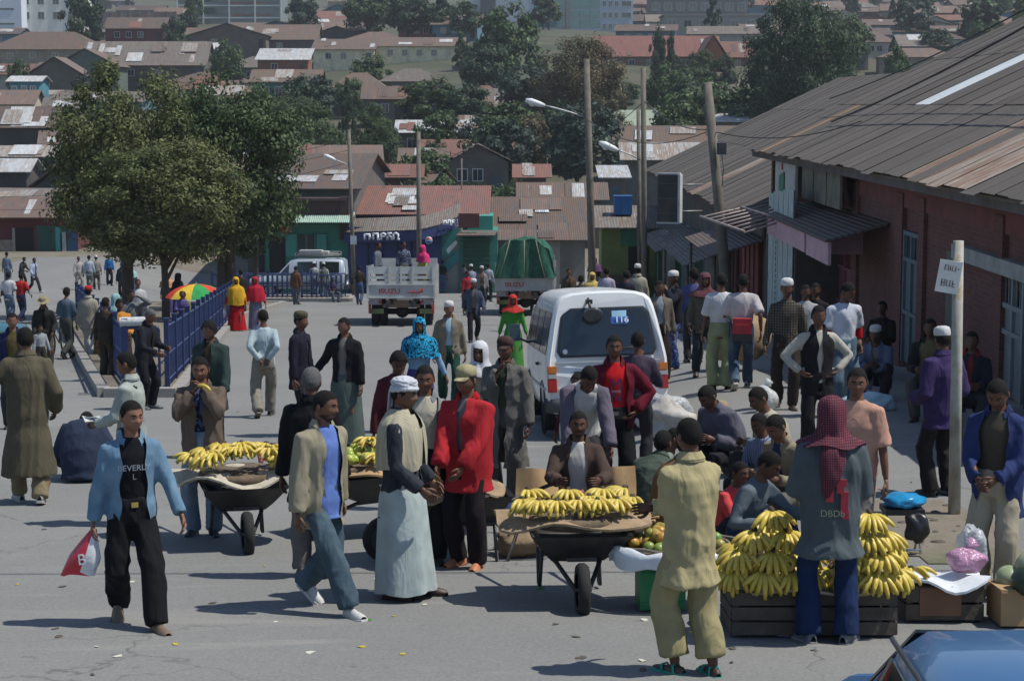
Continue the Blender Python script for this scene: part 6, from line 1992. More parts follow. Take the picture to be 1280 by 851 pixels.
for s in (-1, 1):
 for (y0, y1) in ((.25, 1.25), (1.35, 2.35), (2.45, 3.30), (3.38, 3.85)):
  w_ = side_panel("side_window", y0, y1, 1.10, 1.68, VG, .008, s)
 for yy in (1.30, 2.40, 3.34): side_panel("door_seam", yy, yy + .02, .40, 1.05, BLACKP, .005, s)
 side_panel("sill_trim", .3, 4.0, .60, .635, M((.50, .51, .50), .5, var=.1, name="trim"), .012, s)
 mb = MB(); mb.box((s * .86, 1.45, .92), (.04, .16, .04)); mb.build("door_handle", BLACKP, VAN)
 mb = MB(); mb.tube([(s * .82, 3.75, 1.12), (s * .98, 3.72, 1.2)], .02, 6); mb.box((s * 1.03, 3.7, 1.28), (.17, .07, .26)); mb.build("side_mirror", M((.05, .08, .10), .4, var=.2, name="mirror"), VAN)
 for yy in (.82, 3.38):
  wheel(VAN, s * .72, yy, .32, .20)
  mb = MB(); mb.lathe([(.37, -.02), (.40, .0), (.37, .02)], 20, (0, 0, 0), R=Ry(PI / 2), cap=False); mb.build("wheel_arch", BLACKP, VAN, (s * .835, yy, .34))
mb = MB(); mb.box((0, 2.0, .28), (1.4, 3.6, .12)); mb.build("floor_pan", BLACKP, VAN)

# ---- general car: sections along its length
def car(name, label, Mx, stn, paint, wheels, wr=.31, cat="car", glass_rng=(), rack=False, W=None):
 R_ = root_at(name, label, cat, Mx)
 rows = []
 for (y, ws, zs, wb_, zm, zb2, wr_, zr) in stn:
  h = [(ws * .9, zs), (ws, zs + .12), (wb_, zm), (wb_ * .985, zb2), (wr_ + .03, zr - .07), (wr_ - .07, zr), (0.0, zr + .02)]
  rows.append([(-x, y, z) for x, z in h] + [(x, y, z) for x, z in reversed(h[:-1])])
 n = len(rows[0])
 body = MB(); V = [p for r_ in rows for p in r_]; F = []
 G_ = []
 for i in range(len(rows) - 1):
  for j in range(n - 1):
   f = (i * n + j, i * n + j + 1, (i + 1) * n + j + 1, (i + 1) * n + j)
   if j in (3, n - 5) and i in glass_rng: G_.append((f, i))
   F.append(f)
 F.append(tuple(range(n))); F.append(tuple(range(len(rows) * n - 1, (len(rows) - 1) * n - 1, -1)))
 F.append(tuple(i * n for i in range(len(rows))) + tuple(i * n + n - 1 for i in range(len(rows) - 1, -1, -1)))
 body.add(V, F, 0, True); bo = body.build("body", paint, R_)
 for f, i in G_:
  P = [Vector(V[k]) for k in f]; c = sum(P, Vector()) / 4
  nrm = (P[1] - P[0]).cross(P[2] - P[0]).normalized()
  if nrm.x * c.x < 0: nrm = -nrm
  Q = [c + (p - c) * .86 + nrm * .012 for p in P]
  m_ = MB(); m_.slab(Q, .01 if (Q[1] - Q[0]).cross(Q[2] - Q[0]).dot(nrm) > 0 else -.01); m_.build("window", VG, R_)
 for (x, y) in wheels: wheel(R_, x, y, wr, .2)
 return R_, rows
def cross_glass(R_, y0, z0, w0, y1, z1, w1, off, name):
 m_ = MB(); Q = [Vector((-w0, y0, z0)), Vector((w0, y0, z0)), Vector((w1, y1, z1)), Vector((-w1, y1, z1))]
 nrm = (Q[1] - Q[0]).cross(Q[2] - Q[0]).normalized(); Q = [q + nrm * off for q in Q]
 m_.slab(Q, .012); return m_.build(name, VG, R_)
# off-roader parked across the far side
def pos_w(px, Y): c = col_at(px, Y); return c.x
SUVM = vframe(pos_w(410, 94.5), 94.5, RAD(88), 2.8, 1.6)
SUVP = M((.36, .40, .44), .35, .2, var=.06, coat=.4, name="silver_paint", dirt=.2)
stn = [(-.95, .80, .45, .85, .75, 1.05, .70, 1.10), (-.90, .85, .42, .90, .75, 1.10, .72, 1.78), (-.75, .86, .42, .92, .75, 1.12, .74, 1.88), (.35, .86, .42, .92, .75, 1.12, .75, 1.90), (1.45, .86, .42, .92, .75, 1.12, .74, 1.88), (1.75, .86, .42, .92, .75, 1.12, .72, 1.80), (2.35, .86, .42, .92, .75, 1.10, .80, 1.16), (3.1, .86, .42, .91, .72, 1.0, .80, 1.06), (3.65, .84, .45, .88, .72, .95, .74, 1.0), (3.75, .78, .5, .80, .7, .88, .66, .92)]
SUVR, _ = car("off_roader", "silver grey off-road car with loaded roof rack parked behind the railing", SUVM, stn, SUVP, [(-.78, 0), (.78, 0), (-.78, 2.75), (.78, 2.75)], .38, glass_rng=(2, 3, 5))
mb = MB()
for s in (-.62, .62): mb.tube([(s, -.6, 2.06), (s, 1.5, 2.06)], .03, 5); mb.tube([(s, -.6, 2.18), (s, 1.5, 2.18)], .022, 5)
for k in range(6): mb.tube([(-.62, -.6 + k * .42, 2.05), (.62, -.6 + k * .42, 2.05)], .02, 5)
for s in (-.62, .62):
 for k in range(4): mb.tube([(s, -.6 + k * .7, 1.86), (s, -.6 + k * .7, 2.18)], .02, 5)
mb.build("roof_rack", STEEL, SUVR)
mb = MB(); mb.box((-.1, .8, 2.20), (.8, 1.1, .20)); mb.box((.1, .3, 2.16), (.7, .7, .16)); mb.build("rack_load", cloth((.4, .4, .37)), SUVR)
mb = MB(); mb.box((0, 3.74, .78), (1.2, .06, .2)); mb.build("grille", BLACKP, SUVR)
mb = MB(); mb.box((.0, -.97, .50), (1.7, .12, .2)); mb.build("rear_bumper", BLACKP, SUVR); mb = MB(); mb.box((0, 3.78, .52), (1.7, .14, .22)); mb.build("front_bumper", BLACKP, SUVR)
for s in (-.92, .92): mb = MB(); mb.box((s, 1.4, .74), (.03, 4.2, .12)); mb.build("side_stripe", M((.10, .12, .14), .5, var=.1, name="stripe"), SUVR)
# teal car at the left edge
stnS = [(-.75, .72, .42, .78, .62, .80, .62, .84), (-.65, .76, .38, .82, .62, .88, .66, .93), (-.15, .78, .36, .83, .62, .90, .68, .98), (.35, .78, .36, .83, .62, .92, .58, 1.36), (.95, .78, .36, .83, .62, .92, .60, 1.42), (1.55, .78, .36, .83, .62, .92, .58, 1.38), (2.15, .78, .36, .83, .62, .92, .70, 1.00), (2.9, .78, .36, .82, .62, .86, .70, .90), (3.3, .74, .40, .78, .60, .78, .62, .82)]
TCM = vframe(pos_w(-22, 41), 41, RAD(75), 2.4, 1.3)
TC, _ = car("taxi", "dark teal saloon car half hidden at the left kerb", TCM, stnS, M((.025, .10, .12), .3, var=.06, coat=.5, name="teal_paint"), [(-.68, .1), (.68, .1), (-.68, 2.5), (.68, 2.5)], .30, glass_rng=(3, 4))
cross_glass(TC, -.10, 1.0, .60, .33, 1.33, .50, .01, "rear_window")
# small car far behind the trees
# near blue car, only its roof in view
BCM = vframe(1.86, 4.95, RAD(-4), 2.4, 1.3)
BP = M((.022, .095, .22), .35, var=.05, coat=.4, name="blue_car_paint")
stnB = [(-.95, .74, .42, .80, .62, .80, .62, .84), (-.85, .77, .38, .83, .62, .90, .66, .95), (-.40, .79, .36, .84, .62, .92, .68, .99), (.02, .79, .36, .84, .62, .93, .60, 1.33), (.16, .79, .36, .84, .62, .93, .60, 1.40), (.7, .79, .36, .84, .62, .93, .62, 1.43), (1.35, .79, .36, .84, .62, .93, .60, 1.41), (1.55, .79, .36, .84, .62, .93, .58, 1.35), (2.15, .79, .36, .84, .62, .92, .70, 1.00), (2.9, .79, .36, .83, .62, .86, .70, .90), (3.3, .75, .40, .80, .60, .78, .62, .82)]
BC, _ = car("saloon_car", "glossy blue car roof close beside the fruit stalls", BCM, stnB, BP, [(-.70, .0), (.70, .0), (-.70, 2.45), (.70, 2.45)], .30, glass_rng=(4, 5, 6))
cross_glass(BC, -.36, 1.0, .62, .0, 1.30, .52, .01, "rear_window")
cross_glass(BC, 2.12, 1.03, -.66, 1.58, 1.36, -.54, .01, "windscreen")
for s in (-1, 1):
 mb = MB(); mb.tube([(s * .70, -.1, 1.10), (s * .645, .10, 1.36), (s * .655, .7, 1.395), (s * .645, 1.4, 1.37)], .010, 6); mb.build("gutter_trim", BLACKP, BC)
mb = MB(); mb.box((0, .18, 1.425), (.06, .03, .012)); mb.build("roof_seal", BLACKP, BC)
# ---- tipper lorry seen from behind
def lorry(name, label, px, Y, yaw, W, panel, tarp=False, slats=True):
 LM = vframe(pos_w(px, Y), Y, RAD(yaw), 3.4, 1.7)
 R_ = root_at(name, label, "truck", LM)
 hw = W / 2
 PM = M(panel, .6, var=.15, nscale=2, name="truck_paint", dirt=.35)
 RED = M((.40, .035, .03), .6, var=.2, name="truck_red")
 mb = MB(); mb.box((0, 1.6, .92), (W, 5.0, .10)); mb.build("bed_floor", M((.10, .09, .08), .8, var=.2, name="bed_floor"), R_)
 mb = MB(); mb.box((0, -.90, 1.12), (W, .06, .42)); mb.box((0, -.94, 1.34), (W + .04, .07, .05)); mb.box((0, -.94, .92), (W + .04, .07, .05))
 for s in (-1, 1): mb.box((s * hw, -.93, 1.12), (.07, .08, .46))
 tg = mb.build("tailgate", PM, R_)
 text_obj("ISUZU", .22, RED, tg, basis((-.38, -.945, 1.12), (1.15, 0, 0), (0, 0, 1), (0, -1, 0)), bold=.004)
 if not tarp:
  # second word in Arabic-like script: strokes
  m_ = MB()
  for seg in ([(.20, 1.08), (.30, 1.08), (.33, 1.16)], [(.33, 1.08), (.42, 1.08), (.45, 1.18)], [(.45, 1.08), (.58, 1.08), (.60, 1.20)], [(.62, 1.08), (.62, 1.22)], [(.36, 1.02), (.38, 1.02)], [(.50, 1.02), (.52, 1.02)], [(.68, 1.08), (.68, 1.22)]):
   m_.tube([(x, -.95, z) for x, z in seg], .018, 5)
  m_.build("lettering", RED, tg)
 top = 1.92
 if slats:
  for k, (z0, z1) in enumerate(((1.36, 1.46), (1.52, 1.62), (1.68, 1.92))):
   mb = MB(); mb.box((0, -.90, (z0 + z1) / 2), (W, .05, z1 - z0)); mb.build("tailgate_board", PM, R_)
  for x in (-hw + .04, -hw * .35, 0, hw * .35, hw - .04): mb = MB(); mb.box((x, -.935, 1.64), (.07, .04, .60)); mb.build("tailgate_post", PM, R_)
 for s in (-1, 1):
  mb = MB(); mb.box((s * hw, 1.55, 1.14), (.06, 4.9, .44)); mb.box((s * hw, 1.55, 1.42), (.05, 4.9, .10)); mb.box((s * hw, 1.55, 1.60), (.05, 4.9, .12)); mb.box((s * hw, 1.55, 1.84), (.05, 4.9, .16))
  for yy in np.linspace(-.85, 4.0, 6): mb.box((s * hw, yy, 1.45), (.09, .08, 1.0))
  mb.build("side_boards", PM, R_)
 # chassis, bumper, lights
 mb = MB(); mb.box((-.4, 1.2, .72), (.12, 5.6, .2)); mb.box((.4, 1.2, .72), (.12, 5.6, .2)); mb.tube([(-.8, 0, .45), (.8, 0, .45)], .10, 8); mb.lathe([(.02, -.2), (.2, -.14), (.22, 0), (.2, .14), (.02, .2)], 12, (0, 0, .45), R=Rx(PI / 2)); mb.box((0, -.7, .72), (1.0, .2, .25)); mb.build("chassis", BLACKP, R_)
 mb = MB(); mb.box((0, -.86, .66), (1.2, .10, .12)); mb.box((0, -.88, .78), (.5, .06, .14)); mb.build("bumper", M((.20, .13, .07), .8, var=.4, nscale=5, name="rusty_bumper"), R_)
 for s in (-1, 1):
  mb = MB(); mb.box((s * (hw - .24), -.90, .78), (.40, .06, .17)); mb.build("light_cluster", M((.26, .24, .23), .4, var=.3, nscale=14, name="lamp_cluster"), R_)
  mb = MB(); mb.box((s * (hw - .40), -.935, .78), (.10, .02, .10)); mb.build("tail_light", M((.35, .02, .02), .3, var=.1, name="lamp_lens"), R_)
  mb = MB(); mb.box((s * (hw - .26), -.55, .47), (.46, .02, .16)); mb.build("mudguard_board", M((.22, .30, .12), .7, var=.3, name="green_board", dirt=.3), R_)
  mb = MB(); mb.box((s * (hw - .04), -.6, .62), (.06, .5, .42)); mb.build("side_marker", RED, R_)
  for dx in (0, .27): wheel(R_, s * (hw - .20 - dx), 0, .40, .24, BLACKP)
  wheel(R_, s * (hw - .25), 3.4, .40, .24)
 # cab
 mb = MB(); cw = hw * .92
 V = [(-cw, 4.1, .75), (cw, 4.1, .75), (cw, 4.1, 2.05), (-cw, 4.1, 2.05), (-cw, 5.6, .75), (cw, 5.6, .75), (cw * .95, 5.25, 2.05), (-cw * .95, 5.25, 2.05)]
 mb.add(V, [(0, 1, 2, 3), (5, 4, 7, 6), (1, 5, 6, 2), (4, 0, 3, 7), (3, 2, 6, 7), (0, 4, 5, 1)]); mb.build("cab", M((.52, .53, .52), .4, var=.08, coat=.3, name="cab_white"), R_)
 mb = MB(); mb.box((0, 4.08, 1.72), (cw * 1.3, .03, .42)); mb.build("cab_window", VG, R_)
 mb = MB(); mb.box((0, 4.05, 1.55), (W, .06, 1.2)); mb.build("headboard", PM, R_)
 if tarp:
  TPM = cloth((.022, .085, .055), 'worn', (.035, .12, .085)); P = []
  n = 25
  for j in range(17):
   y = -1.0 + j * 5.0 / 16
   row = []
   for i in range(n):
    u = -1 + 2 * i / (n - 1)
    z = 2.85 - .55 * abs(u) ** 2.2 + .05 * math.sin(9 * u + y) if abs(u) < .86 else 2.42 - (abs(u) - .86) / .14 * .95
    x = (hw + .06) * (u if abs(u) < .86 else math.copysign(.86 + (abs(u) - .86) * 1.0, u))
    z += -.10 * (math.sin(y * 2.2) ** 2)
    row.append((x + .03 * math.sin(7 * y + 5 * z), y, z))
   P.append(row)
  mb = MB(); mb.sheet(P, 0, True)
  Pf = []
  for j in range(14):
   t = j / 13
   row = []
   for i in range(n):
    x, y, z = P[0][i]
    zz = z + (1.36 - z) * t; u = -1 + 2 * i / (n - 1)
    row.append((x * (1 + .02 * t), y - .02 - .07 * t * abs(math.sin(6 * u + 2.5 * t)) + .05 * math.sin(10 * u * (1 - t * .4)), min(z, zz)))
   Pf.append(row)
  mb.sheet(Pf, 0, True); mb.build("tarpaulin", TPM, R_)
  mb = MB()
  for u in (-.5, 0, .4): mb.tube([(u * hw, -1.1, 2.75), (u * hw * 1.4, -1.18, 2.0), (u * hw * 1.8, -1.14, 1.35)], .012, 4)
  mb.build("rope", M((.3, .28, .2), .9, var=.2, name="rope"), R_)
 return R_
TR1 = lorry("tipper_lorry", "pale grey tipper lorry with slatted tailgate driving down the street", 503, 62.5, 1.0, 2.14, (.44, .45, .43))
TR2 = lorry("tarpaulin_lorry", "lorry with dark green tarpaulin over its load", 657, 71, -2, 2.1, (.42, .42, .40), True, False)

# ================================================================== fruit and stalls
def banana_mat():
 m, nt, b = _new("banana_skin"); b.inputs['Roughness'].default_value = .45
 v = coords(nt); n = noise(nt, v, 14, 5, .65); n2 = noise(nt, v, 60, 3, .7)
 oi = nt.nodes.new("ShaderNodeObjectInfo")
 c = ramp(nt, n, [(.3, (.40, .27, .03)), (.5, (.52, .38, .06)), (.7, (.57, .45, .13))])
 c = mixc(nt, ramp(nt, n2, [(.66, (0, 0, 0)), (.74, (.7,) * 3)]), c, (.10, .06, .015))
 c = mixc(nt, ramp(nt, oi.outputs['Random'], [(0, (0, 0, 0)), (1, (.35,) * 3)]), c, (.48, .42, .03))
 nt.links.new(c, b.inputs['Base Color'])
 return m
BAN = banana_mat(); BTIP = M((.05, .035, .015), .8, var=.3, name="banana_tip"); BGREEN = M((.30, .28, .04), .5, var=.3, name="banana_stem")
def banana_mesh(sd):
 r_ = random.Random(sd); mb = MB()
 L = .185 * r_.uniform(.9, 1.1); bend = r_.uniform(.8, 1.2); pts = []; rad = []
 p = Vector((0, 0, 0)); a = .55
 for i in range(7):
  pts.append(p.copy()); t = i / 6
  rad.append(.007 if i == 0 else (.0185 * math.sin(PI * (.16 + .74 * t)) ** .7 + .002))
  p = p + Vector((0, -math.cos(a), math.sin(a))) * (L / 6); a -= bend / 5.2
 mb.tube(pts, rad, 6); m_ = mb.mesh("banana", [BAN, BTIP])
 mi = [0] * len(m_.polygons)
 for q in m_.polygons:
  if q.center.y < -L * .97 * .93: mi[q.index] = 1
 m_.polygons.foreach_set("material_index", mi)
 return m_
BM = [banana_mesh(k) for k in range(5)]
_stm = MB(); _stm.tube([(0, .03, .02), (0, .0, .03), (0, -.03, .022)], [.014, .022, .016], 6); STEM = _stm.mesh("stem", BTIP)
def bunch(label, loc, yaw, tilt=.0, n=13, group=None, sc=1.0, seed=0):
 """a hand of bananas: stem on top, fingers fanned out and down, towards local -Y"""
 r_ = random.Random(seed)
 root = thing("banana_bunch", label, "bananas", loc, 0, group); root.rotation_euler = (tilt, 0, yaw); root.scale = (sc,) * 3
 link("stem", STEM, root, (0, 0, 0))
 for k in range(n):
  lay = k % 2; u = (k // 2) / max(1, (n - 1) // 2) * 2 - 1
  a = u * .85 + r_.uniform(-.06, .06)
  pit = (.34 if lay else .0) + r_.uniform(-.08, .08) + .12 * abs(u)
  o = link("banana", BM[r_.randrange(5)], root, (.012 * math.sin(a) * 2.2, -.015 * math.cos(a), .012 + .012 * lay), (pit, r_.uniform(-.15, .15), a))
 return root
def fruit_mesh(r_, cols, sq=.95, nm="fruit"):
 mb = MB(); V, F = ellipsoid((0, 0, 0), (r_, r_, r_ * sq), 12, 8); mb.add(V, F, 0, True)
 m, nt, b = _new(nm); b.inputs['Roughness'].default_value = .4
 v = coords(nt); n = noise(nt, v, 9, 4, .6)
 oi = nt.nodes.new("ShaderNodeObjectInfo")
 c = mixc(nt, oi.outputs['Random'], cols[0], cols[1]); c = mixc(nt, ramp(nt, n, [(.45, (0, 0, 0)), (.75, (1, 1, 1))]), c, cols[2]); nt.links.new(c, b.inputs['Base Color'])
 mb.add(*tube_geo([(0, 0, r_ * sq * .96), (0, 0, r_ * sq * 1.08)], [.006, .004], 5))
 return mb.mesh(nm, m)
GUAVA = fruit_mesh(.036, [(.26, .36, .05), (.40, .44, .07), (.34, .32, .04)], .95, "guava")
MANGO = fruit_mesh(.048, [(.12, .24, .05), (.45, .20, .03), (.30, .28, .04)], .9, "mango")
BURLAP = M((.28, .20, .12), .95, var=.3, nscale=9, bmp=.6, bscale=60, name="burlap")
CARD = M((.36, .235, .115), .9, var=.2, nscale=3, bmp=.2, bscale=20, name="cardboard", dirt=.2)
BSTEEL = M((.045, .045, .045), .6, .3, var=.35, nscale=6, name="barrow_steel", dirt=.5)
PLAST = M((.62, .66, .68), .35, var=.15, nscale=7, bmp=.5, bscale=16, name="white_plastic")
def mat_sheet(rx, ry, z, seed, droop=.10, n=36, square=.5):
 r_ = random.Random(seed); ph = [r_.uniform(0, 6) for _ in range(5)]
 mb = MB(); P = []
 for j in range(7):
  t = j / 6; row = []
  for i in range(n + 1):
   a = 2 * PI * i / n
   c, s = math.cos(a), math.sin(a)
   q = (abs(c) ** (2 / (1 - square * .6)) + abs(s) ** (2 / (1 - square * .6))) ** (-(1 - square * .6) / 2)
   w = 1 + .05 * math.sin(3 * a + ph[0]) + .03 * math.sin(7 * a + ph[1])
   zz = z - droop * max(0, t - .6) / .4 * (1 + .5 * math.sin(4 * a + ph[2])) + .035 * t * math.sin(5 * a + ph[3]) - .05 * (1 - t)
   row.append((rx * t * q * w * c, ry * t * q * w * s, zz))
  P.append(row)
 mb.sheet(P, 0, True); mb.sheet([[(x, y, zz - .018) for x, y, zz in r_2] for r_2 in P][::-1], 0, True)
 rim_top = P[-1]
 mb.sheet([rim_top, [(x, y, zz - .018) for x, y, zz in rim_top]], 0, True)
 return mb
def barrow(label, px, row, yaw, mat_r=(.56, .42), sheet=BURLAP):
 c = ground_at(px, row)
 R_ = thing("wheelbarrow", label, "wheelbarrow", c + Vector((0, 0, .012)), RAD(yaw))
 mb = MB()   # tray
 P = []
 for (z, hx, y0, y1) in ((.34, .20, -.12, .42), (.42, .26, -.24, .50), (.58, .36, -.44, .58), (.60, .38, -.46, .60)):
  P.append([(-hx, y0, z), (0, y0 - .02, z), (hx, y0, z), (hx * 1.02, (y0 + y1) / 2, z), (hx, y1, z), (0, y1 + .01, z), (-hx, y1, z), (-hx * 1.02, (y0 + y1) / 2, z), (-hx, y0, z)])
 mb.sheet(P, 0); mb.add(P[0][:-1], [tuple(range(7, -1, -1))]); mb.sheet([[(x * .97, y * .97, z + .002) for x, y, z in r_] for r_ in P][::-1], 0); mb.build("tray", BSTEEL, R_)
 mb = MB()
 for s in (-1, 1):
  mb.tube([(s * .05, -.46, .20), (s * .16, -.15, .33), (s * .27, .5, .36), (s * .30, 1.15, .58)], .018, 7)
 mb.tube([(-.26, .55, .36), (.26, .55, .36)], .018, 6); mb.box((0, -.40, .42), (.22, .05, .03)); mb.build("frame", BSTEEL, R_)
 for s in (-1, 1):
  mb = MB(); mb.tube([(s * .22, .45, .34), (s * .24, .47, 0), (s * .24, .56, .005), (s * .24, .66, .30)], .016, 6); mb.build("leg", BSTEEL, R_)
  mb = MB(); mb.tube([(s * .30, 1.05, .55), (s * .305, 1.22, .60)], .024, 7); mb.build("grip", M((.30, .05, .04), .7, var=.3, name="grip") if s > 0 else BLACKP, R_)
 mb = MB(); mb.lathe([(.13, -.04), (.18, -.045), (.20, -.02), (.20, .02), (.18, .045), (.13, .04)], 20, R=Ry(PI / 2), cap=False); w = mb.build("wheel", TYRE, R_, (0, -.46, .20))
 mb = MB(); mb.lathe([(.135, -.02), (.05, -.03), (.05, .03), (.135, .02)], 12, R=Ry(PI / 2), cap=False); mb.tube([(-.07, 0, 0), (.07, 0, 0)], .014, 6); mb.build("rim", BSTEEL, w)
 m_ = mat_sheet(mat_r[0], mat_r[1], .70, int(px), .06); mo = m_.build("sacking", sheet, R_, (0, .06, 0))
 mb = MB(); mb.lathe([(.30, .585), (.38, .60), (.40, .65), (.36, .68)], 16, (0, .06, 0)); mb.build("packing", M((.13, .095, .06), .95, var=.4, nscale=12, bmp=.8, bscale=40, name="packing"), R_)
 return R_
def on(R_, x, y, z): return R_.matrix_world @ Vector((x, y, z)) if False else R_.location + Rz(R_.rotation_euler.z) @ Vector((x, y, z))
# barrow with bananas in front of the seated seller
W1 = barrow("steel wheelbarrow spread with sacking, standing in front of the seated seller", 720, 752, 4, (.60, .40))
k = 0
for (x, y, yw) in ((-.42, -.08, .35), (-.30, -.14, .0), (-.16, -.16, -.2), (.0, -.14, .25), (.15, -.15, -.1), (.30, -.13, .1), (.43, -.06, -.5), (-.36, .12, .6), (-.05, .10, .1), (.22, .12, -.2), (.40, .14, -.9), (.10, -.0, .2)):
 bunch("yellow banana bunch on the wheelbarrow in front of the seated seller", on(W1, x, y + .05, .765 + (.05 if y > 0 else .02)), yw, .30, 11, "bananas on the seated seller's barrow", .95, k); k += 1
# barrow with bananas beside the man eating
W2 = barrow("wheelbarrow heaped with bananas beside the man eating one", 303, 682, 14, (.62, .42), M((.42, .38, .30), .95, var=.25, nscale=9, bmp=.5, bscale=40, name="pale_sacking"))
rr = random.Random(4)
for i in range(20):
 x = rr.uniform(-.46, .46); y = rr.uniform(-.22, .22); h = .04 + .14 * max(0, 1 - (x / .5) ** 2) * max(0, 1 - (y / .3) ** 2)
 bunch("yellow green banana bunch heaped on the barrow beside the man eating", on(W2, x, y + .04, .74 + h), rr.uniform(-1.2, 1.2), rr.uniform(.1, .45), 10, "bananas on the barrow beside the man eating", .95, 40 + i)
# barrow with green fruit, side on
W3 = barrow("wheelbarrow of green guavas standing side-on before the man in red", 548, 700, -78, (.46, .50))
rr = random.Random(9)
for i in range(58):
 x = rr.uniform(-.30, .34); y = rr.uniform(-.38, .40);
 o = link("guava", GUAVA, None, on(W3, x, y, .745 + .045 * (1 - (x / .4) ** 2) * (1 - (y / .5) ** 2) + (.03 if i % 3 == 0 else 0)), (rr.uniform(0, 3), rr.uniform(0, 3), rr.uniform(0, 3)))
 tag(o, "small green guava on the barrow before the man in red", "guava", "guavas on the barrow before the man in red")
W4 = barrow("wheelbarrow of mixed fruit behind the man in the cream jacket", 455, 668, -60, (.50, .42), CARD)
for i in range(26):
 x = rr.uniform(-.30, .30); y = rr.uniform(-.36, .1)
 o = link("guava", GUAVA, None, on(W4, x, y, .75 + .03 * (i % 2)), (rr.uniform(0, 3), rr.uniform(0, 3), 0), 1.25)
 tag(o, "large green guava on the barrow behind the cream jacket", "guava", "guavas behind the cream jacket")
for i in range(7):
 bunch("banana bunch on the mixed fruit barrow behind the cream jacket", on(W4, rr.uniform(-.28, .3), rr.uniform(.0, .34), .77 + .05 * (i % 3)), rr.uniform(-1, 1), 0, 10, "bananas behind the cream jacket", .95, 70 + i)
# slatted crates with banana piles
CRW = M((.085, .068, .052), .9, var=.4, nscale=7, bmp=.5, bscale=30, name="crate_wood")
def crate(label, c, W, D, Hh, yaw=0.0, ns=3, name="wooden_crate", mat=None):
 R_ = thing(name, label, "crate", c, yaw)
 mat = mat or CRW
 sh = Hh / ns
 for sgn, axis in ((-1, 'y'), (1, 'y'), (-1, 'x'), (1, 'x')):
  for k in range(ns):
   mb = MB()
   if axis == 'y': mb.box((0, sgn * D / 2, sh * (k + .5)), (W, .018, sh * .86))
   else: mb.box((sgn * W / 2, 0, sh * (k + .5)), (.018, D - .02, sh * .86))
   mb.build("slat", mat, R_)
 for sx in (-1, 1):
  for sy in (-1, 1):
   mb = MB(); mb.box((sx * (W / 2 - .03), sy * (D / 2 - .03), Hh / 2), (.04, .04, Hh)); mb.build("corner_post", mat, R_)
 for k in range(5):
  mb = MB(); mb.box((-W / 2 + (k + .5) * W / 5, 0, Hh - .012), (W / 5 - .01, D - .03, .016)); mb.build("top_board", mat, R_)
 return R_
cg = ground_at(1018, 800)
CR1 = crate("dark slatted wooden crate carrying the big banana piles", cg + Vector((0, .36, .005)), 1.14, .70, .31)
CR1.rotation_euler = (-.07, 0, 0)
mb = mat_sheet(.62, .40, 0, 31, .03, square=.9); so = mb.build("sacking", M((.34, .29, .20), .95, var=.25, nscale=9, bmp=.5, bscale=40, name="pale_sacking2"), CR1, (0, 0, .35))
bk = 100
def pile(cx, label, group, layers):
 global bk
 for (lay, pts) in enumerate(layers):
  for (x, y, yw) in pts:
   bunch(label, cg + Vector((cx + x, .10 + y, .47 + lay * .125)), yw, .80 - .08 * lay, 13, group, 1.05, bk); bk += 1
L_ = [[(-.24, .02, -.35), (-.05, -.03, -.05), (.14, -.02, .1), (.27, .03, .4), (-.28, .24, -1.0), (-.06, .24, 0), (.2, .24, .3)], [(-.20, .05, -.35), (.02, .02, .05), (.20, .06, .3), (-.16, .26, -.8), (.1, .26, .3)], [(-.10, .10, -.2), (.11, .09, .25), (.0, .28, 0)], [(.02, .16, .1)]]
pile(-.30, "ripe banana bunch in the broad pile on the left half of the crate", "bananas piled on the left half of the crate", L_)
L2 = [[(-.12, 0, -.3), (.05, -.04, .0), (.17, .02, .5), (-.05, .22, 0), (.16, .22, .8)], [(-.07, .02, -.2), (.07, .0, .2), (.14, .2, .8), (-.1, .2, -.6)], [(-.02, .03, -.1), (.08, .08, .3), (0, .22, 0)], [(.0, .08, .1)]]
pile(.39, "ripe banana bunch in the tall pile on the right end of the crate", "bananas piled on the right end of the crate", L2)
for (x, yw) in ((.02, .1), (.14, -.2)):
 bunch("ripe banana bunch lying between the two piles on the crate", cg + Vector((x, .22, .45)), yw, .6, 12, "bananas between the piles", 1.05, bk); bk += 1
# basket of mangoes on a green box
bg_ = ground_at(838, 768)
GB = MB(); GB.box((0, 0, .16), (.34, .34, .32)); GB.box((0, -.173, .27), (.34, .012, .02)); GB.box((0, -.173, .05), (.34, .012, .02)); GB.box((.172, 0, .16), (.012, .34, .05))
o = GB.build("plastic_box", M((.01, .20, .06), .5, var=.2, nscale=8, name="green_plastic", dirt=.2)); o.location = bg_ + Vector((-.06, .22, .01)); o.rotation_euler = (-.07, 0, .05); tag(o, "green plastic box under the mango basket", "box")
BK_ = thing("basket", "wide woven basket of mangoes lined with white plastic", "basket", bg_ + Vector((.06, .30, .33)))
WICK = M((.16, .135, .10), .9, var=.4, nscale=12, bmp=.8, bscale=50, name="wicker")
for k in range(7):
 t = k / 6; pts = []
 for i in range(33):
  a = 2 * PI * i / 32; rr_ = .26 + .20 * t
  pts.append((rr_ * 1.0 * math.cos(a), rr_ * .78 * math.sin(a), .02 + t * .13 + .008 * math.sin(8 * a + k * PI)))
 mb = MB(); mb.tube(pts, .016, 5, cap=False); mb.build("wicker_coil", WICK, BK_)
mb = MB(); mb.lathe([(.25, .01), (.30, .03), (.40, .10)], 24); mb.v = [(x, y * .78, z) for x, y, z in mb.v]; mb.build("basket_body", WICK, BK_)
mb = MB(); P = []
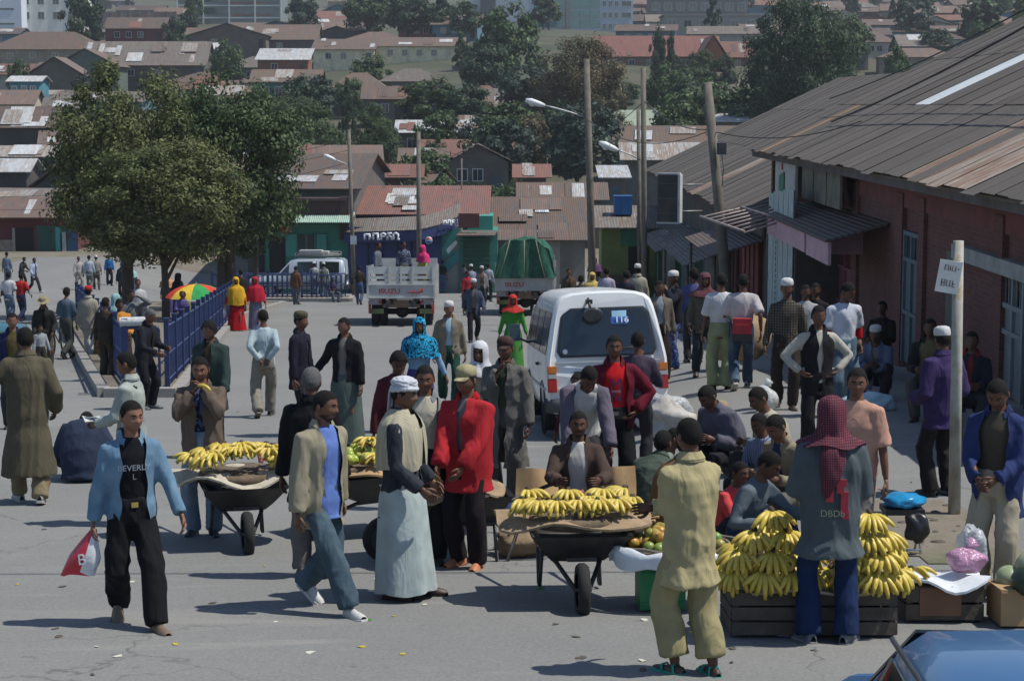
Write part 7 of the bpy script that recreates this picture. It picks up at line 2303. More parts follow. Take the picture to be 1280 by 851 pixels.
for j in range(4):
 row = []
 for i in range(41):
  a = PI * (1.0 + 1.0 * i / 40)
  r2 = .40 + (.06, .10, .11, .10)[j]
  row.append((r2 * math.cos(a) * (1 + .03 * math.sin(9 * a)), r2 * .80 * math.sin(a) - .01, (.14, .15, .09, .01)[j] + .02 * math.sin(7 * a + j)))
 P.append(row)
mb.sheet(P, 0, True); mb.build("plastic_lining", PLAST, BK_)
rr = random.Random(21)
for i in range(66):
 lay = 0 if i < 40 else 1
 a = rr.uniform(0, 6.28); q = math.sqrt(rr.random()) * (.38 if lay == 0 else .26)
 o = link("mango", MANGO, None, BK_.location + Vector((q * math.cos(a), q * .78 * math.sin(a), .14 + lay * .065 + .05 * q)), (rr.uniform(0, 3), rr.uniform(0, 3), 0))
 tag(o, "green and orange mango in the wide woven basket", "mango", "mangoes in the basket")
# low stand with plastic sheet, pink bag, melons
lg_ = ground_at(1182, 782)
CR2 = crate("low wooden stand covered with a crumpled white plastic sheet", lg_ + Vector((0, .3, .005)), .56, .5, .26, 0, 2, "low_stand"); CR2.rotation_euler = (-.07, 0, 0)
mb = mat_sheet(.36, .32, 0, 77, .05, square=.9); mb.build("plastic_sheet", PLAST, CR2, (0, 0, .32))
mb = MB(); mb.box((-.03, -.26, .14), (.30, .01, .20)); mb.build("cardboard_flap", M((.20, .10, .06), .9, var=.2, name="brown_card"), CR2)
bunch("small browning banana bunch on the crumpled plastic sheet", lg_ + Vector((-.22, .18, .36)), .6, .1, 5, None, .9, 300)
def lumpy(name, label, cat, loc, size, mat, seed, n=22, rough=.12, knot=False, flat=.0):
 r_ = np.random.RandomState(seed); D = head_dirs(n, 14); ph = r_.rand(8) * 6.28
 kv = r_.normal(0, 3.2, (5, 3)); d = 1 + sum(rough * .55 * np.sin(D @ kv[i] + ph[i]) for i in range(5)) + rough * .3 * np.sin(D @ (kv[0] * 3.1) + ph[6])
 V = D * d[:, None] * np.array(size); V[:, 2] = np.maximum(V[:, 2], -size[2] * (1 - flat))
 V = np.vstack([V, [[0, 0, V[:n, 2].max()]], [[0, 0, V[-n:, 2].min()]]]); m0 = 13 * n
 F = [tuple(reversed(f)) for f in grid_faces(n, 13)]
 F += [(m0, i, (i + 1) % n) for i in range(n)] + [(m0 + 1, 12 * n + (i + 1) % n, 12 * n + i) for i in range(n)]
 mb = MB(); mb.add([tuple(v) for v in V], F, 0, True)
 if knot: mb.tube([(0, 0, size[2] * .85), (.01, 0, size[2] * 1.15), (.05, .02, size[2] * 1.45)], [size[0] * .25, size[0] * .12, size[0] * .35], 8)
 o = mb.build(name, mat); o.location = Vector(loc) + Vector((0, 0, size[2] * (1 - flat))); tag(o, label, cat)
 return o
def film(col, alpha=.75, name="plastic_film"):
 key = ("film", col, alpha)
 if key in _M: return _M[key]
 m, nt, b = _new(name); b.inputs['Roughness'].default_value = .25; b.inputs['Base Color'].default_value = col + (1,)
 tr = nt.nodes.new("ShaderNodeBsdfTransparent"); mx = nt.nodes.new("ShaderNodeMixShader"); mx.inputs[0].default_value = alpha
 nt.links.new(tr.outputs[0], mx.inputs[1]); nt.links.new(b.outputs[0], mx.inputs[2]); nt.links.new(mx.outputs[0], nt.nodes["Material Output"].inputs[0])
 v = coords(nt); bump(nt, b, noise(nt, v, 14, 3, .6, 1.0), .8, .03); _M[key] = m
 return m
lumpy("plastic_bag", "translucent pink plastic bag on the crumpled plastic sheet", "bag", lg_ + Vector((.20, .25, .33)), (.15, .12, .09), film((.50, .26, .40), .8), 3, knot=True)
lumpy("plastic_bag", "clear plastic bag standing behind the pink bag", "bag", lg_ + Vector((.30, .52, .30)), (.10, .08, .15), film((.55, .58, .60), .55), 6, rough=.2)
wm = ground_at(1285, 790)
mb = MB(); mb.box((0, 0, .13), (.55, .42, .26)); mb.box((0, -.212, .24), (.55, .008, .012)); o = mb.build("cardboard_box", CARD); o.location = wm + Vector((.10, .28, .01)); o.rotation_euler = (-.07, 0, 0); tag(o, "open cardboard box holding the melons", "box")
MEL = M((.015, .035, .018), .4, var=.5, nscale=9, name="melon_dark"); MEL2 = M((.30, .36, .20), .45, var=.35, nscale=7, name="melon_pale")
for (dx, dy, dz, mt, lb, s) in ((.02, .14, .27, MEL, "dark green watermelon on the front of the cardboard box", .115), (.12, .36, .30, MEL2, "pale green melon behind the dark watermelon", .13), (.28, .16, .27, MEL, "second dark watermelon at the edge of the cardboard box", .115), (-.04, .40, .24, MEL2, "small pale melon half hidden behind the others", .10)):
 mb = MB(); V, F = ellipsoid((0, 0, 0), (s, s * 1.15, s * .95), 20, 14); mb.add(V, F, 0, True); mb.tube([(0, -s * 1.12, 0), (0, -s * 1.25, .02)], .007, 5); o = mb.build("melon", mt); o.location = wm + Vector((dx, dy, dz + s * .9 - .04)); tag(o, lb, "melon")
# stool with blue cloth and black bag
sg_ = ground_at(1126, 692)
ST = thing("stool", "folding metal stool padded with shiny blue plastic near the sign pole", "stool", sg_)
for s in (-1, 1):
 mb = MB(); mb.tube([(s * .15, -.13, 0), (s * .15, .12, .40)], .011, 6); mb.build("leg", CHROME, ST); mb = MB(); mb.tube([(s * .15, .14, 0), (s * .15, -.12, .40)], .011, 6); mb.build("leg", CHROME, ST)
mb = MB(); mb.tube([(-.15, -.10, .06), (.15, -.10, .06)], .009, 6); mb.build("stretcher", CHROME, ST)
mb = MB(); mb.box((0, 0, .40), (.34, .30, .05)); mb.build("seat", BLACKP, ST)
lumpy("blue_plastic_cushion", "shiny blue plastic wrapped cushion on the folding stool", "cushion", sg_ + Vector((0, 0, .43)), (.20, .17, .065), M((.01, .20, .40), .25, var=.2, nscale=5, bmp=.6, bscale=14, name="blue_film"), 8, flat=.3)
lumpy("black_bag", "limp black plastic bag hanging against the folding stool", "bag", sg_ + Vector((.10, -.15, .12)), (.11, .06, .14), M((.012, .012, .014), .35, var=.2, bmp=.7, bscale=14, name="black_film"), 9)
# sacks and cardboard around the seated seller
s_ = ground_at(660, 702); lumpy("burlap_sack", "full tan burlap sack lying on the asphalt behind the banana barrow", "sack", s_ + Vector((0, .25, 0)), (.27, .20, .17), BURLAP, 12, flat=.25, rough=.16)
def sack_at(px, row, size, mat, label, seed, dy=0.0, name="sack", cat="sack", **kw):
 c = ground_at(px, row); return lumpy(name, label, cat, c + Vector((0, dy, 0)), size, mat, seed, **kw)
GREYS = M((.38, .36, .33), .8, var=.25, nscale=5, bmp=.6, bscale=14, name="grey_sack")
sack_at(838, 552, (.30, .24, .26), GREYS, "large crumpled pale grey sack standing behind the squatting people", 13, .5, rough=.26, flat=.2, n=40)
sack_at(828, 540, (.34, .25, .24), film((.42, .44, .45), .85), "heap of grey plastic sheeting behind the squatting people", 14, .3, "plastic_sheeting", "sheeting", rough=.2)
def card(label, px, row, Y, w, h, rot, name="cardboard_sheet"):
 c = col_at(px, Y)
 mb = MB(); P = []
 for j in range(6):
  P.append([(w * (i / 7 - .5), .05 * math.sin(i * .8 + j * .5), h * (j / 5)) for i in range(8)])
 mb.sheet(P, 0, True); mb.sheet([[(x, y + .01, z) for x, y, z in r_] for r_ in P][::-1], 0, True)
 o = mb.build(name, CARD); o.location = c + Vector((0, 0, .02)); o.rotation_euler = rot; tag(o, label, "cardboard")
card("large bent cardboard sheet left of the seated seller", 672, 0, 17.6, .42, .62, (-.35, .12, .25)); card("cardboard sheet leaning right of the seated seller", 775, 0, 17.4, .36, .66, (-.25, -.15, -.3)); card("folded cardboard sheet low behind the banana barrow", 690, 0, 17.0, .5, .38, (-.5, .05, .1))
for k in range(5):
 mb = MB(); P = [[(.42 * (i / 5 - .5), .32 * (j / 4 - .5), .012 * math.sin(i + j + k)) for i in range(6)] for j in range(5)]; mb.sheet(P, 0, True); mb.sheet([[(x, y, z - .012) for x, y, z in r_] for r_ in P][::-1], 0, True)
 o = mb.build("cardboard_piece", CARD); c = col_at(782, 16.6); o.location = c + Vector((.02 * k, 0, .32 + .022 * k)); o.rotation_euler = (0, .04 * k, .2 * k); tag(o, "flattened cardboard in the small stack on a box beside the seller", "cardboard", "flattened cardboard stack beside the seller")
mb = MB(); mb.box((0, 0, .15), (.40, .32, .30)); mb.box((0, -.163, .2), (.40, .006, .02)); o = mb.build("carton", CARD); c = col_at(782, 16.6); o.location = c + Vector((0, 0, .01)); o.rotation_euler = (-.07, 0, .1); tag(o, "brown carton under the small cardboard stack", "box")
# white bundles
sack_at(962, 520, (.17, .15, .17), film((.6, .62, .6), .8), "white plastic bag held beside the man in the grey blouson", 15, .4, "plastic_bag", "bag", knot=True)
sack_at(1085, 512, (.36, .28, .14), M((.42, .60, .66), .4, var=.25, nscale=5, bmp=.6, bscale=12, name="pale_blue_plastic"), "pale blue plastic bundle before the seated man in the denim jacket", 16, 0, "plastic_bundle", "bundle", flat=.3)
sack_at(925, 600, (.26, .18, .20), M((.20, .08, .10), .6, var=.4, nscale=5, bmp=.5, bscale=12, name="maroon_cloth"), "maroon and white bundle among the squatting traders", 17, .3, "cloth_bundle", "bundle")
sack_at(945, 620, (.20, .16, .13), BURLAP, "small tan sack among the squatting traders", 18, 0, flat=.2)
sack_at(905, 545, (.18, .15, .2), BURLAP, "tan sack in front of the man in the grey blouson", 19, .4, flat=.2)
sack_at(948, 480, (.55, .4, .55), BURLAP, "tall burlap sack against the shop front behind the walkers", 20, 3.0, flat=.2)
lumpy("crumpled_bag", "crumpled purple plastic bag at the foot of the crate", "bag", ground_at(985, 798) + Vector((0, .02, 0)), (.075, .05, .045), M((.34, .20, .42), .4, var=.3, nscale=14, bmp=.7, bscale=22, name="purple_film"), 23, rough=.25)
sack_at(1262, 470, (.22, .2, .2), PLAST, "white plastic bundle at the foot of the brick wall", 24, .0, "plastic_bundle", "bundle", rough=.2)
lumpy("purple_bag", "long mauve plastic bag hanging from the guava barrow", "bag", on(W3, -.36, .30, .12), (.06, .05, .18), film((.32, .25, .38), .85), 28, rough=.2)
sack_at(612, 655, (.24, .2, .2), M((.02, .04, .14), .8, var=.3, nscale=6, bmp=.5, bscale=14, name="navy_bundle"), "navy and white cloth bundle behind the guava barrow", 29, .0, "cloth_bundle", "bundle")
# dirt patch by the footway with rubble
rr = random.Random(15)
for k in range(40):
 px, row = rr.gauss(1165, 28), rr.gauss(668, 16); c = ground_at(px, row); s = rr.uniform(.012, .05)
 mb = MB(); V, F = ellipsoid((0, 0, 0), (s * rr.uniform(.8, 1.5), s, s * .6), 6, 4); mb.add([(x + rr.uniform(-.2, .2) * s, y + rr.uniform(-.2, .2) * s, z) for x, y, z in V], F); o = mb.build("rubble_stone", M((.09, .075, .06), .95, var=.3, name="rubble")); o.location = c + Vector((0, 0, s * .3)); tag(o, "dusty brown stone in the rubble by the sign pole", "stone", "rubble by the sign pole")
xs = [x for x in np.linspace(3.3, 4.6, 12)]; ys = [y for y in np.linspace(15.6, 19.5, 12)]
tag(sheet_mesh("dirt_patch", xs, ys, .022, DIRT, lambda x, y: ((x - 3.95) / .62) ** 2 + ((y - 17.5) / 1.8) ** 2 < 1), "patch of bare brown earth by the sign pole", kind="structure")
# rainbow umbrella
uc = col_at(246, 62); UM = thing("umbrella", "rainbow panelled sun umbrella in green, red and yellow by the blue railing", "umbrella", uc)
uz = at(246, 355, 62).z - uc.z
for k in range(8):
 c = [(.03, .25, .07), (.50, .05, .03), (.55, .38, .04)][k % 3]
 P = []
 for j in range(6):
  t = j / 5; rr_ = 1.0 * math.sin(t * 1.15) / math.sin(1.15); z = uz - .42 * (1 - math.cos(t * 1.25)) / (1 - math.cos(1.25))
  P.append([(rr_ * math.cos(a) * (1 - .03 * math.sin((a * 8) % PI)), rr_ * math.sin(a), z) for a in np.linspace(k * PI / 4, (k + 1) * PI / 4, 5)])
 mb = MB(); mb.sheet(P, 0, True); mb.build("canopy_panel", cloth(c), UM)
mb = MB(); mb.tube([(0, 0, 0), (0, 0, uz + .06)], .015, 6); mb.build("pole", STEEL, UM)
# bicycle end-on
bc = col_at(73, 45.5); BI = thing("bicycle", "old bicycle held by the man in the blue grey shirt", "bicycle", bc, RAD(-8))
for (y, nm) in ((-.52, "wheel"), (.52, "wheel")):
 mb = MB(); mb.lathe([(.31, -.015), (.335, -.02), (.345, 0), (.335, .02), (.31, .015)], 24, R=Ry(PI / 2), cap=False); w = mb.build(nm, TYRE, BI, (0, y, .345))
 mb = MB()
 for q in range(8): mb.tube([(0, 0, 0), (0, .31 * math.cos(q * PI / 4), .31 * math.sin(q * PI / 4))], .004, 4)
 mb.build("spokes", CHROME, w)
mb = MB(); mb.tube([(0, -.52, .345), (0, -.36, .86)], .018, 6); mb.tube([(0, -.38, .80), (0, .18, .82)], .016, 6); mb.tube([(0, -.38, .74), (0, .08, .32)], .016, 6); mb.tube([(0, .08, .32), (0, .2, .92)], .016, 6); mb.tube([(0, .08, .32), (0, .52, .345)], .012, 6); mb.tube([(0, .18, .80), (0, .52, .345)], .012, 6); mb.build("frame", BLACKP, BI)
mb = MB(); mb.tube([(-.28, -.22, .98), (-.2, -.36, 1.0), (0, -.38, .96), (.2, -.36, 1.0), (.28, -.22, .98)], .012, 6); mb.build("handlebar", CHROME, BI)
mb = MB(); mb.box((0, .24, .95), (.16, .26, .06)); mb.build("saddle", BLACKP, BI)
mb = MB(); mb.box((-.14, .08, .25), (.08, .05, .02)); mb.box((.14, .08, .38), (.08, .05, .02)); mb.build("pedals", BLACKP, BI)
# paper roll on the end railing
rc = at(149, 431, 33.6); mb = MB(); mb.tube([(-.24, 0, 0), (.24, .05, .01)], .085, 16, cap=False); mb.tube([(.24, .05, .01), (-.24, 0, 0)], .055, 16, cap=False); mb.lathe([(.055, 0), (.085, 0)], 16, (-.24, 0, 0), R=Ry(PI / 2), cap=False)
o = mb.build("paper_roll", M((.48, .50, .50), .8, var=.35, nscale=14, name="newsprint")); o.location = (-6.75, 34.0, g(-6.7, 34) + 1.32); tag(o, "thick roll of printed paper lying on the end railing", "paper roll")

# ================================================================== the crowd
def C(r_, g_, b_, k=.66): return tuple(round(x * k, 4) for x in srgb(r_, g_, b_))
BLK = C(26, 27, 30); NAVY = C(30, 34, 52); GREY = C(110, 110, 112); WHITE = C(222, 222, 220); KHAKI = C(150, 138, 112); JEAN = C(78, 100, 128); DJEAN = C(44, 58, 88)
BROWNSH = ((.035, .022, .014), (.02, .016, .012), 'shoe'); BLKSH = ((.014, .014, .015), (.012, .012, .012), 'shoe'); WHSH = ((.50, .50, .48), (.55, .55, .53), 'shoe'); SAND = ((.09, .045, .03), (.03, .03, .03), 'sandal')
def hand_pos(b, sk, k, off=(0, 0, -.06)):
 return b.location + Rz(b.rotation_euler.z) @ ((sk['Wr'][k] + Vector(off)) * b.scale[0])
def chest_text(s, size, col, z, curve=.9, dy=.0, back=False, wx=1.0):
 def f(b, sk):
  c, R = sk['spine'](z)
  sgn = 1 if back else -1
  o = text_obj(s, size, M(col, .8, var=.1, name="print"), b, Matrix.Identity(4), "chest_lettering")
  me = o.data
  for v in me.vertices:
   x, zz = v.co.x * wx, v.co.y
   loc = Vector((-x if back else x, sgn * (.135 + dy - curve * x * x), zz))
   v.co = c + R @ loc
  me.update()
 return f
def carry(label, name, cat, k, maker, off=(0, 0, -.1)):
 def f(b, sk):
  o = maker(hand_pos(b, sk, k, off));
  if o is not None: tag(o, label, cat)
 return f
def plastic_bag(c1, c2, size=(.12, .05, .24)):
 def mk(p):
  mb = MB(); P = []
  for j in range(9):
   t = j / 8; w = size[0] * (.18 + .82 * min(1, t * 1.5)) ; d = size[1] * (.3 + .9 * math.sin(t * 2.6)); row = []
   for i in range(19):
    a = 2 * PI * i / 18
    row.append((w * math.cos(a) * (1 + .08 * math.sin(5 * a + 3 * t)) - .12 * t, d * math.sin(a), -t * size[2] * 1.25 + .02 * math.sin(3 * a)))
   P.append(row)
  mb.sheet(P, 0, True)
  mb.m = [(0 if (f % 18) in (4, 5, 6, 7, 8, 9, 10, 11, 12, 13) else 1) for f in range(len(mb.f))]
  mb.add(P[-1][:-1], [tuple(range(18))], 0)
  o = mb.build("carrier_bag", [M(c1, .35, var=.12, nscale=9, bmp=.5, bscale=20, name="bag_film"), M(c2, .35, var=.12, nscale=9, bmp=.5, bscale=20, name="bag_film")]); o.location = p
  return o
 return mk
# ---------------- foreground
def x_denim(b, sk):
 chest_text("BEVERLY", .062, (.55, .58, .62), .335, 1.1, -.002)(b, sk); chest_text("L", .06, (.45, .48, .52), .268, 1.1, -.002)(b, sk)
 o = plastic_bag((.50, .025, .04), (.62, .64, .66))(hand_pos(b, sk, 1, (0, -.01, -.07))); tag(o, "red and white plastic carrier bag held by the man in denim", "bag")
 text_obj("B", .11, WPAINT, o, basis((-.075, -.066, -.19), (1, 0, .1), (-.1, 0, 1), (0, -1, 0)), "print")
 mb = MB(); c, R = sk['spine'](.055); mb.box(c + R @ Vector((0, -.131, 0)), (.05, .012, .036), R); mb.build("belt_buckle", M((.5, .36, .12), .35, .6, var=.1, name="brass"), b)
person("man in open denim jacket, black T-shirt and black trousers striding past with a carrier bag", 168, 22, top=494, foot=781, pose='walk', tone=.75, beard=False,
       shirt=dict(col=C(22, 22, 30), hem=-.05), jacket=dict(col=(C(112, 146, 172), 'worn', C(140, 170, 190)), open=(.085, .105), hem=-.14), pants=dict(col=BLK, loose=.026), shoes=((.16, .11, .07), (.10, .08, .06), 'shoe'),
       feet=((.10, -.36, 0, -4), (-.07, .26, .05, 40)), hands=((.33, -.16, .84), (-.28, .02, .79)), head=(16, 4, 0), extra=x_denim)
person("man seen from behind in long olive grey overcoat and khaki trousers", 38, 196, top=409, foot=630, pose='step', tone=.2, jacket=dict(col=C(98, 92, 74), open=None, hem=-.62, flare=.07, bulk=.02), pants=dict(col=C(150, 135, 105), loose=.02), shoes=((.30, .28, .25), (.3, .3, .28), 'shoe'),
       hands=((.44, -.28, 1.14), (-.27, -.12, .9)), lean=3)
person("person crouching with back bent in a dark navy jacket", 104, 186, foot=602, H=1.80, pose='squat', tone=.2, jacket=dict(col=C(48, 58, 80), open=None, hem=-.20, bulk=.06, flare=.03, amp=1.4), pants=BLK, lean=78, head=(0, 70, 0), shoes=BLKSH, hands=((.22, -.30, .15), (-.30, -.22, .12)))
def x_paper(b, sk):
 mb = MB(); P = [[(.30 * (i / 4 - .5), .20 * (j / 3 - .5), .012 * math.sin(i * 1.7 + j)) for i in range(5)] for j in range(4)]; mb.sheet(P, 0, True); mb.sheet([[(x, y, z - .01) for x, y, z in r_] for r_ in P][::-1], 0, True)
 o = mb.build("newspaper", M((.50, .50, .46), .8, var=.25, nscale=16, name="newsprint2")); o.location = (hand_pos(b, sk, 0, (0, 0, .03)) + hand_pos(b, sk, 1, (0, 0, .03))) / 2; o.rotation_euler = (.15, .1, .4); tag(o, "folded newspaper in the hands of the man in the pale jacket", "newspaper")
person("man in profile wearing a pale grey green jacket and reading papers", 162, -98, top=440, H=1.70, pose='front', tone=.35, jacket=dict(col=C(176, 184, 176), open=(.03, .05), hem=-.16), shirt=C(40, 42, 50), pants=BLK, head=(0, 12, 0), extra=x_paper, shoes=BLKSH, hands=((.08, -.32, 1.02), (-.08, -.34, 1.02)))
def x_ban(b, sk):
 o = link("banana", BM[1], None, (hand_pos(b, sk, 0, (0, 0, 0)) + hand_pos(b, sk, 1, (0, 0, 0))) / 2 + Vector((0, -.05, .06)), (.3, 0, 1.2), .9); tag(o, "half eaten banana held to the mouth of the man in brown", "banana")
person("man in taupe brown jacket eating a banana with both hands", 255, 2, top=446, foot=670, pose='mouth', tone=.5, jacket=dict(col=C(112, 98, 86), open=(.03, .045), hem=-.15, bulk=.025, amp=1.3), shirt=(C(30, 40, 68), 'blotch', C(90, 110, 150)), pants=(C(140, 160, 180), 'worn', C(110, 130, 155)), shoes=((.04, .05, .06), (.3, .3, .3), 'shoe'), extra=x_ban)
person("bearded man in dark green jacket standing behind the man eating", 263, -14, top=401, H=1.76, tone=.3, hair='afro', beard=True, jacket=dict(col=C(52, 70, 66), open=(.05, .07), hem=-.30, bulk=.02), shirt=C(70, 62, 52), pants=C(52, 42, 38), hands=((.26, -.20, .86), (-.22, -.05, .85)), head=(-6, 14, 0))
person("grey haired man in black clothes leaning on the blue railing", 184, 62, foot=512, H=1.70, pose='lean', tone=.3, hairc=GREYHAIR, jacket=dict(col=C(38, 40, 48), open=(.02, .03), hem=-.16), shirt=BLK, pants=C(26, 28, 36), shoes=((.10, .12, .13), (.05, .05, .05), 'shoe'), lean=14, head=(0, 24, 0), hands=((.12, -.36, 1.04), (-.14, -.34, .98)))
person("man in blue jacket over an olive shirt facing the overcoat man", 15, 12, top=391, H=1.72, tone=.45, jacket=dict(col=C(44, 48, 88), open=(.08, .10)), shirt=C(92, 84, 48), pants=C(60, 60, 66), hands=((.14, -.26, .98), (-.27, -.1, .8)))
person("stooping man in straw hat and dark jacket", 57, 10, foot=465, H=1.62, pose='lean', tone=.15, hat=('straw', C(160, 148, 116)), jacket=dict(col=C(50, 48, 46), open=(.03, .04)), shirt=BLK, pants=C(84, 78, 68), lean=14, hands=((.2, -.2, .9), (-.2, -.22, .88)))
person("small child beside the man in the straw hat", 52, 30, foot=470, H=1.05, pose='stand2', tone=.35, shirt=C(170, 176, 180), pants=C(60, 56, 52), build=.95)
person("man in blue grey shirt walking a bicycle", 84, 160, foot=449, H=1.72, pose='walk', tone=.15, shirt=C(86, 104, 118), pants=C(74, 76, 72), hands=((.22, -.30, 1.02), (-.2, -.30, 1.02)), shoes=BLKSH)
person("man in beige jacket and red cap seen from behind", 112, 172, foot=449, H=1.72, pose='step', tone=.25, hat=('cap', C(200, 40, 52)), jacket=dict(col=C(172, 166, 150), open=None, hem=-.22), pants=C(212, 212, 210), shoes=BROWNSH)
person("person in dark brown top beside the beige jacket", 131, 160, top=372, H=1.66, tone=.2, shirt=C(60, 54, 46), pants=C(70, 64, 50))
person("child in ochre skirt at the side of the beige jacket", 124, -40, foot=450, H=1.12, tone=.35, shirt=C(110, 96, 70), skirt=dict(col=C(128, 112, 60), wide=.22), shoes=SAND)
person("woman in bright orange top and dark scarf near the island end", 149, 20, top=374, H=1.62, tone=.15, hair='long', shirt=dict(col=C(206, 140, 60), bulk=.05), skirt=dict(col=C(70, 56, 48), hem=.1), hands=((.18, -.22, 1.0), (-.2, -.2, .98)), build=1.1)
person("person in pale turquoise headscarf behind the orange top", 144, 150, top=368, H=1.6, tone=.3, scarf=dict(col=C(150, 190, 190), low=.3), shirt=C(130, 130, 128), skirt=dict(col=C(90, 90, 92)))
person("man in grey sweater raising a hand to his head by the island", 163, 30, top=362, H=1.72, tone=.15, shirt=C(120, 124, 124), pants=C(60, 62, 70), hands=((.16, -.16, 1.55), (-.27, -.05, .8)), epole=((1, -.3, -.3), (-.5, 1, -.6)))
person("man in white shirt under the street trees", 172, 20, top=349, H=1.70, tone=.3, shirt=C(206, 208, 210), pants=C(70, 72, 80))
# ---------------- far left street
person("man in white T-shirt walking away at the left kerb", 12, 172, foot=404, H=1.74, pose='step', tone=.15, shirt=dict(col=C(214, 216, 218), sleeve=.45, hem=-.14), pants=C(96, 120, 140))
person("youth in red T-shirt walking beside the white T-shirt", 27, 168, foot=402, H=1.70, pose='walk', tone=.15, shirt=dict(col=C(196, 44, 44), sleeve=.45, hem=-.14), pants=C(44, 52, 86))
person("man in grey blue shirt standing before the maroon corner shop", 8, 170, top=315, H=1.72, tone=.2, shirt=C(120, 134, 150), pants=C(112, 130, 150))
person("person in dark clothes leaning on a parked cart by the corner shop", 27, 60, top=320, H=1.66, pose='lean', tone=.15, shirt=C(60, 58, 58), pants=C(44, 44, 48))
person("man in white blue jacket striding past the corner shop", 43, 60, foot=366, H=1.74, pose='walk', tone=.25, jacket=dict(col=C(176, 190, 214), open=(.04, .06)), shirt=C(90, 70, 110), pants=C(50, 52, 56), shoes=WHSH)
person("man in white shirt and grey trousers, first of the strolling group of three", 99, 30, foot=363, H=1.70, pose='step', tone=.25, shirt=dict(col=C(190, 184, 180), hem=-.16), pants=C(150, 146, 140))
person("man in pale blue shirt in the middle of the strolling group of three", 112, 175, foot=364, H=1.80, pose='step', tone=.2, shirt=dict(col=C(190, 202, 216), hem=-.16), pants=C(112, 120, 116))
person("man in skullcap and grey vest, last of the strolling group of three", 121, 200, foot=362, H=1.72, pose='step', tone=.25, hat=('kufi', WHITE), shirt=dict(col=C(150, 146, 140), hem=-.16), pants=C(90, 84, 78))
person("person in bright blue top under the olive street tree", 137, 20, foot=357, H=1.62, tone=.25, shirt=C(40, 110, 170), pants=C(40, 42, 50))
person("person in dark jacket in the shade of the street trees", 152, 10, top=328, H=1.72, tone=.2, jacket=dict(col=C(52, 56, 66), open=(.02, .03)), shirt=BLK, pants=BLK)
person("woman in pale green headscarf in the tree shade", 164, 170, top=332, H=1.62, tone=.25, scarf=dict(col=C(160, 200, 190), low=.25), shirt=C(120, 140, 150), skirt=dict(col=C(80, 90, 110)))
person("person with orange white scarf resting behind the tree trunks", 209, 30, top=341, H=1.6, tone=.3, scarf=dict(col=C(220, 160, 120), low=.2), shirt=C(90, 90, 130), skirt=dict(col=C(80, 70, 120)))
person("seller in purple shirt under the rainbow umbrella", 226, 30, d=60, H=1.66, pose='sit', tone=.25, shirt=C(100, 90, 150), pants=C(60, 56, 80))
person("seller in yellow green top sitting by the rainbow umbrella", 234, -30, d=61, H=1.6, pose='sit', tone=.25, shirt=C(150, 150, 60), pants=C(50, 50, 60))
person("person in dark hood by the tree behind the umbrella", 222, 120, top=342, H=1.66, tone=.15, scarf=dict(col=C(50, 46, 60), low=.1), skirt=dict(col=C(60, 56, 70)), shirt=BLK)
def x_whitebag(b, sk):
 o = plastic_bag(C(230, 230, 228), C(220, 220, 220), (.12, .06, .26))(hand_pos(b, sk, 1)); tag(o, "white bag carried by the woman in the yellow shawl", "bag")
person("woman wrapped in a bright yellow shawl over a long red skirt", 296, 8, foot=414, H=1.66, pose='step', tone=.2, scarf=dict(col=C(228, 178, 44), low=-.02, wide=.03), shirt=C(190, 40, 40), skirt=dict(col=C(190, 24, 36), wide=.30, ruf=.07), shoes=SAND, extra=x_whitebag, hands=((.30, -.1, .84), (-.38, -.1, .82)))
person("woman in red headscarf and blue white striped skirt", 320, 0, foot=413, H=1.66, pose='step', tone=.3, scarf=dict(col=C(190, 36, 60), low=.0), shirt=C(170, 40, 60), skirt=dict(col=(C(170, 180, 200), 'stripe', C(60, 80, 130)), wide=.25))
person("man in brown vest behind the two women by the railing", 301, 200, top=337, H=1.7, tone=.3, shirt=C(50, 46, 48), pants=BLK)
# ---------------- middle street, left of centre
person("man in pale blue shirt walking away with hands behind his back", 331, 186, foot=522, H=1.72, pose='behind', tone=.35, hair='buzz', shirt=dict(col=C(184, 202, 208), hem=-.10), pants=dict(col=C(150, 144, 130), loose=.026), shoes=((.14, .12, .10), (.12, .1, .08), 'shoe'), feet=((.09, .30, .06, 34), (-.08, -.26, 0, 0)), pel=(0, 0, .89))
person("man in dark navy jacket and brown skullcap turning to his companion", 374, 68, top=391, H=1.76, tone=.3, hat=('kufi', C(92, 86, 70)), jacket=dict(col=C(34, 32, 48), open=(.02, .03), hem=-.24), shirt=C(60, 66, 92), pants=C(40, 40, 46), head=(4, 4, 0))
person("man in black jacket and grey green wrap skirt", 431, -14, top=397, H=1.74, tone=.4, jacket=dict(col=C(28, 29, 34), open=(.05, .06), hem=-.20), shirt=C(130, 126, 120), skirt=dict(col=C(88, 104, 98), hem=.06, wide=.25, ruf=.04), shoes=SAND, head=(-12, 4, 0), hands=((.26, -.10, .82), (-.40, -.14, .98)))
person("grey haired man in black coat seen from behind the cream jacket", 388, 172, top=460, H=1.74, tone=.25, hairc=GREYHAIR, hair='short', jacket=dict(col=C(24, 24, 28), open=None, hem=-.28), pants=dict(col=C(122, 116, 112), loose=.02), shoes=BROWNSH)
person("man in cream jacket, blue shirt and jeans walking past the barrows", 402, 48, top=482, foot=762, pose='walk2', tone=.35, hair='short', beard=True, shirt=dict(col=C(108, 136, 206), hem=-.16, flare=.03, off=.022), jacket=dict(col=C(166, 158, 134), open=(.075, .10), hem=-.22, bulk=.02), pants=dict(col=(C(76, 96, 108), 'worn', C(100, 120, 130)), loose=.024), shoes=WHSH,
       feet=((.09, .32, .05, 36), (-.09, -.42, 0, -8)), head=(20, 6, 0), hands=((.27, .06, .80), (-.27, -.04, .78)))
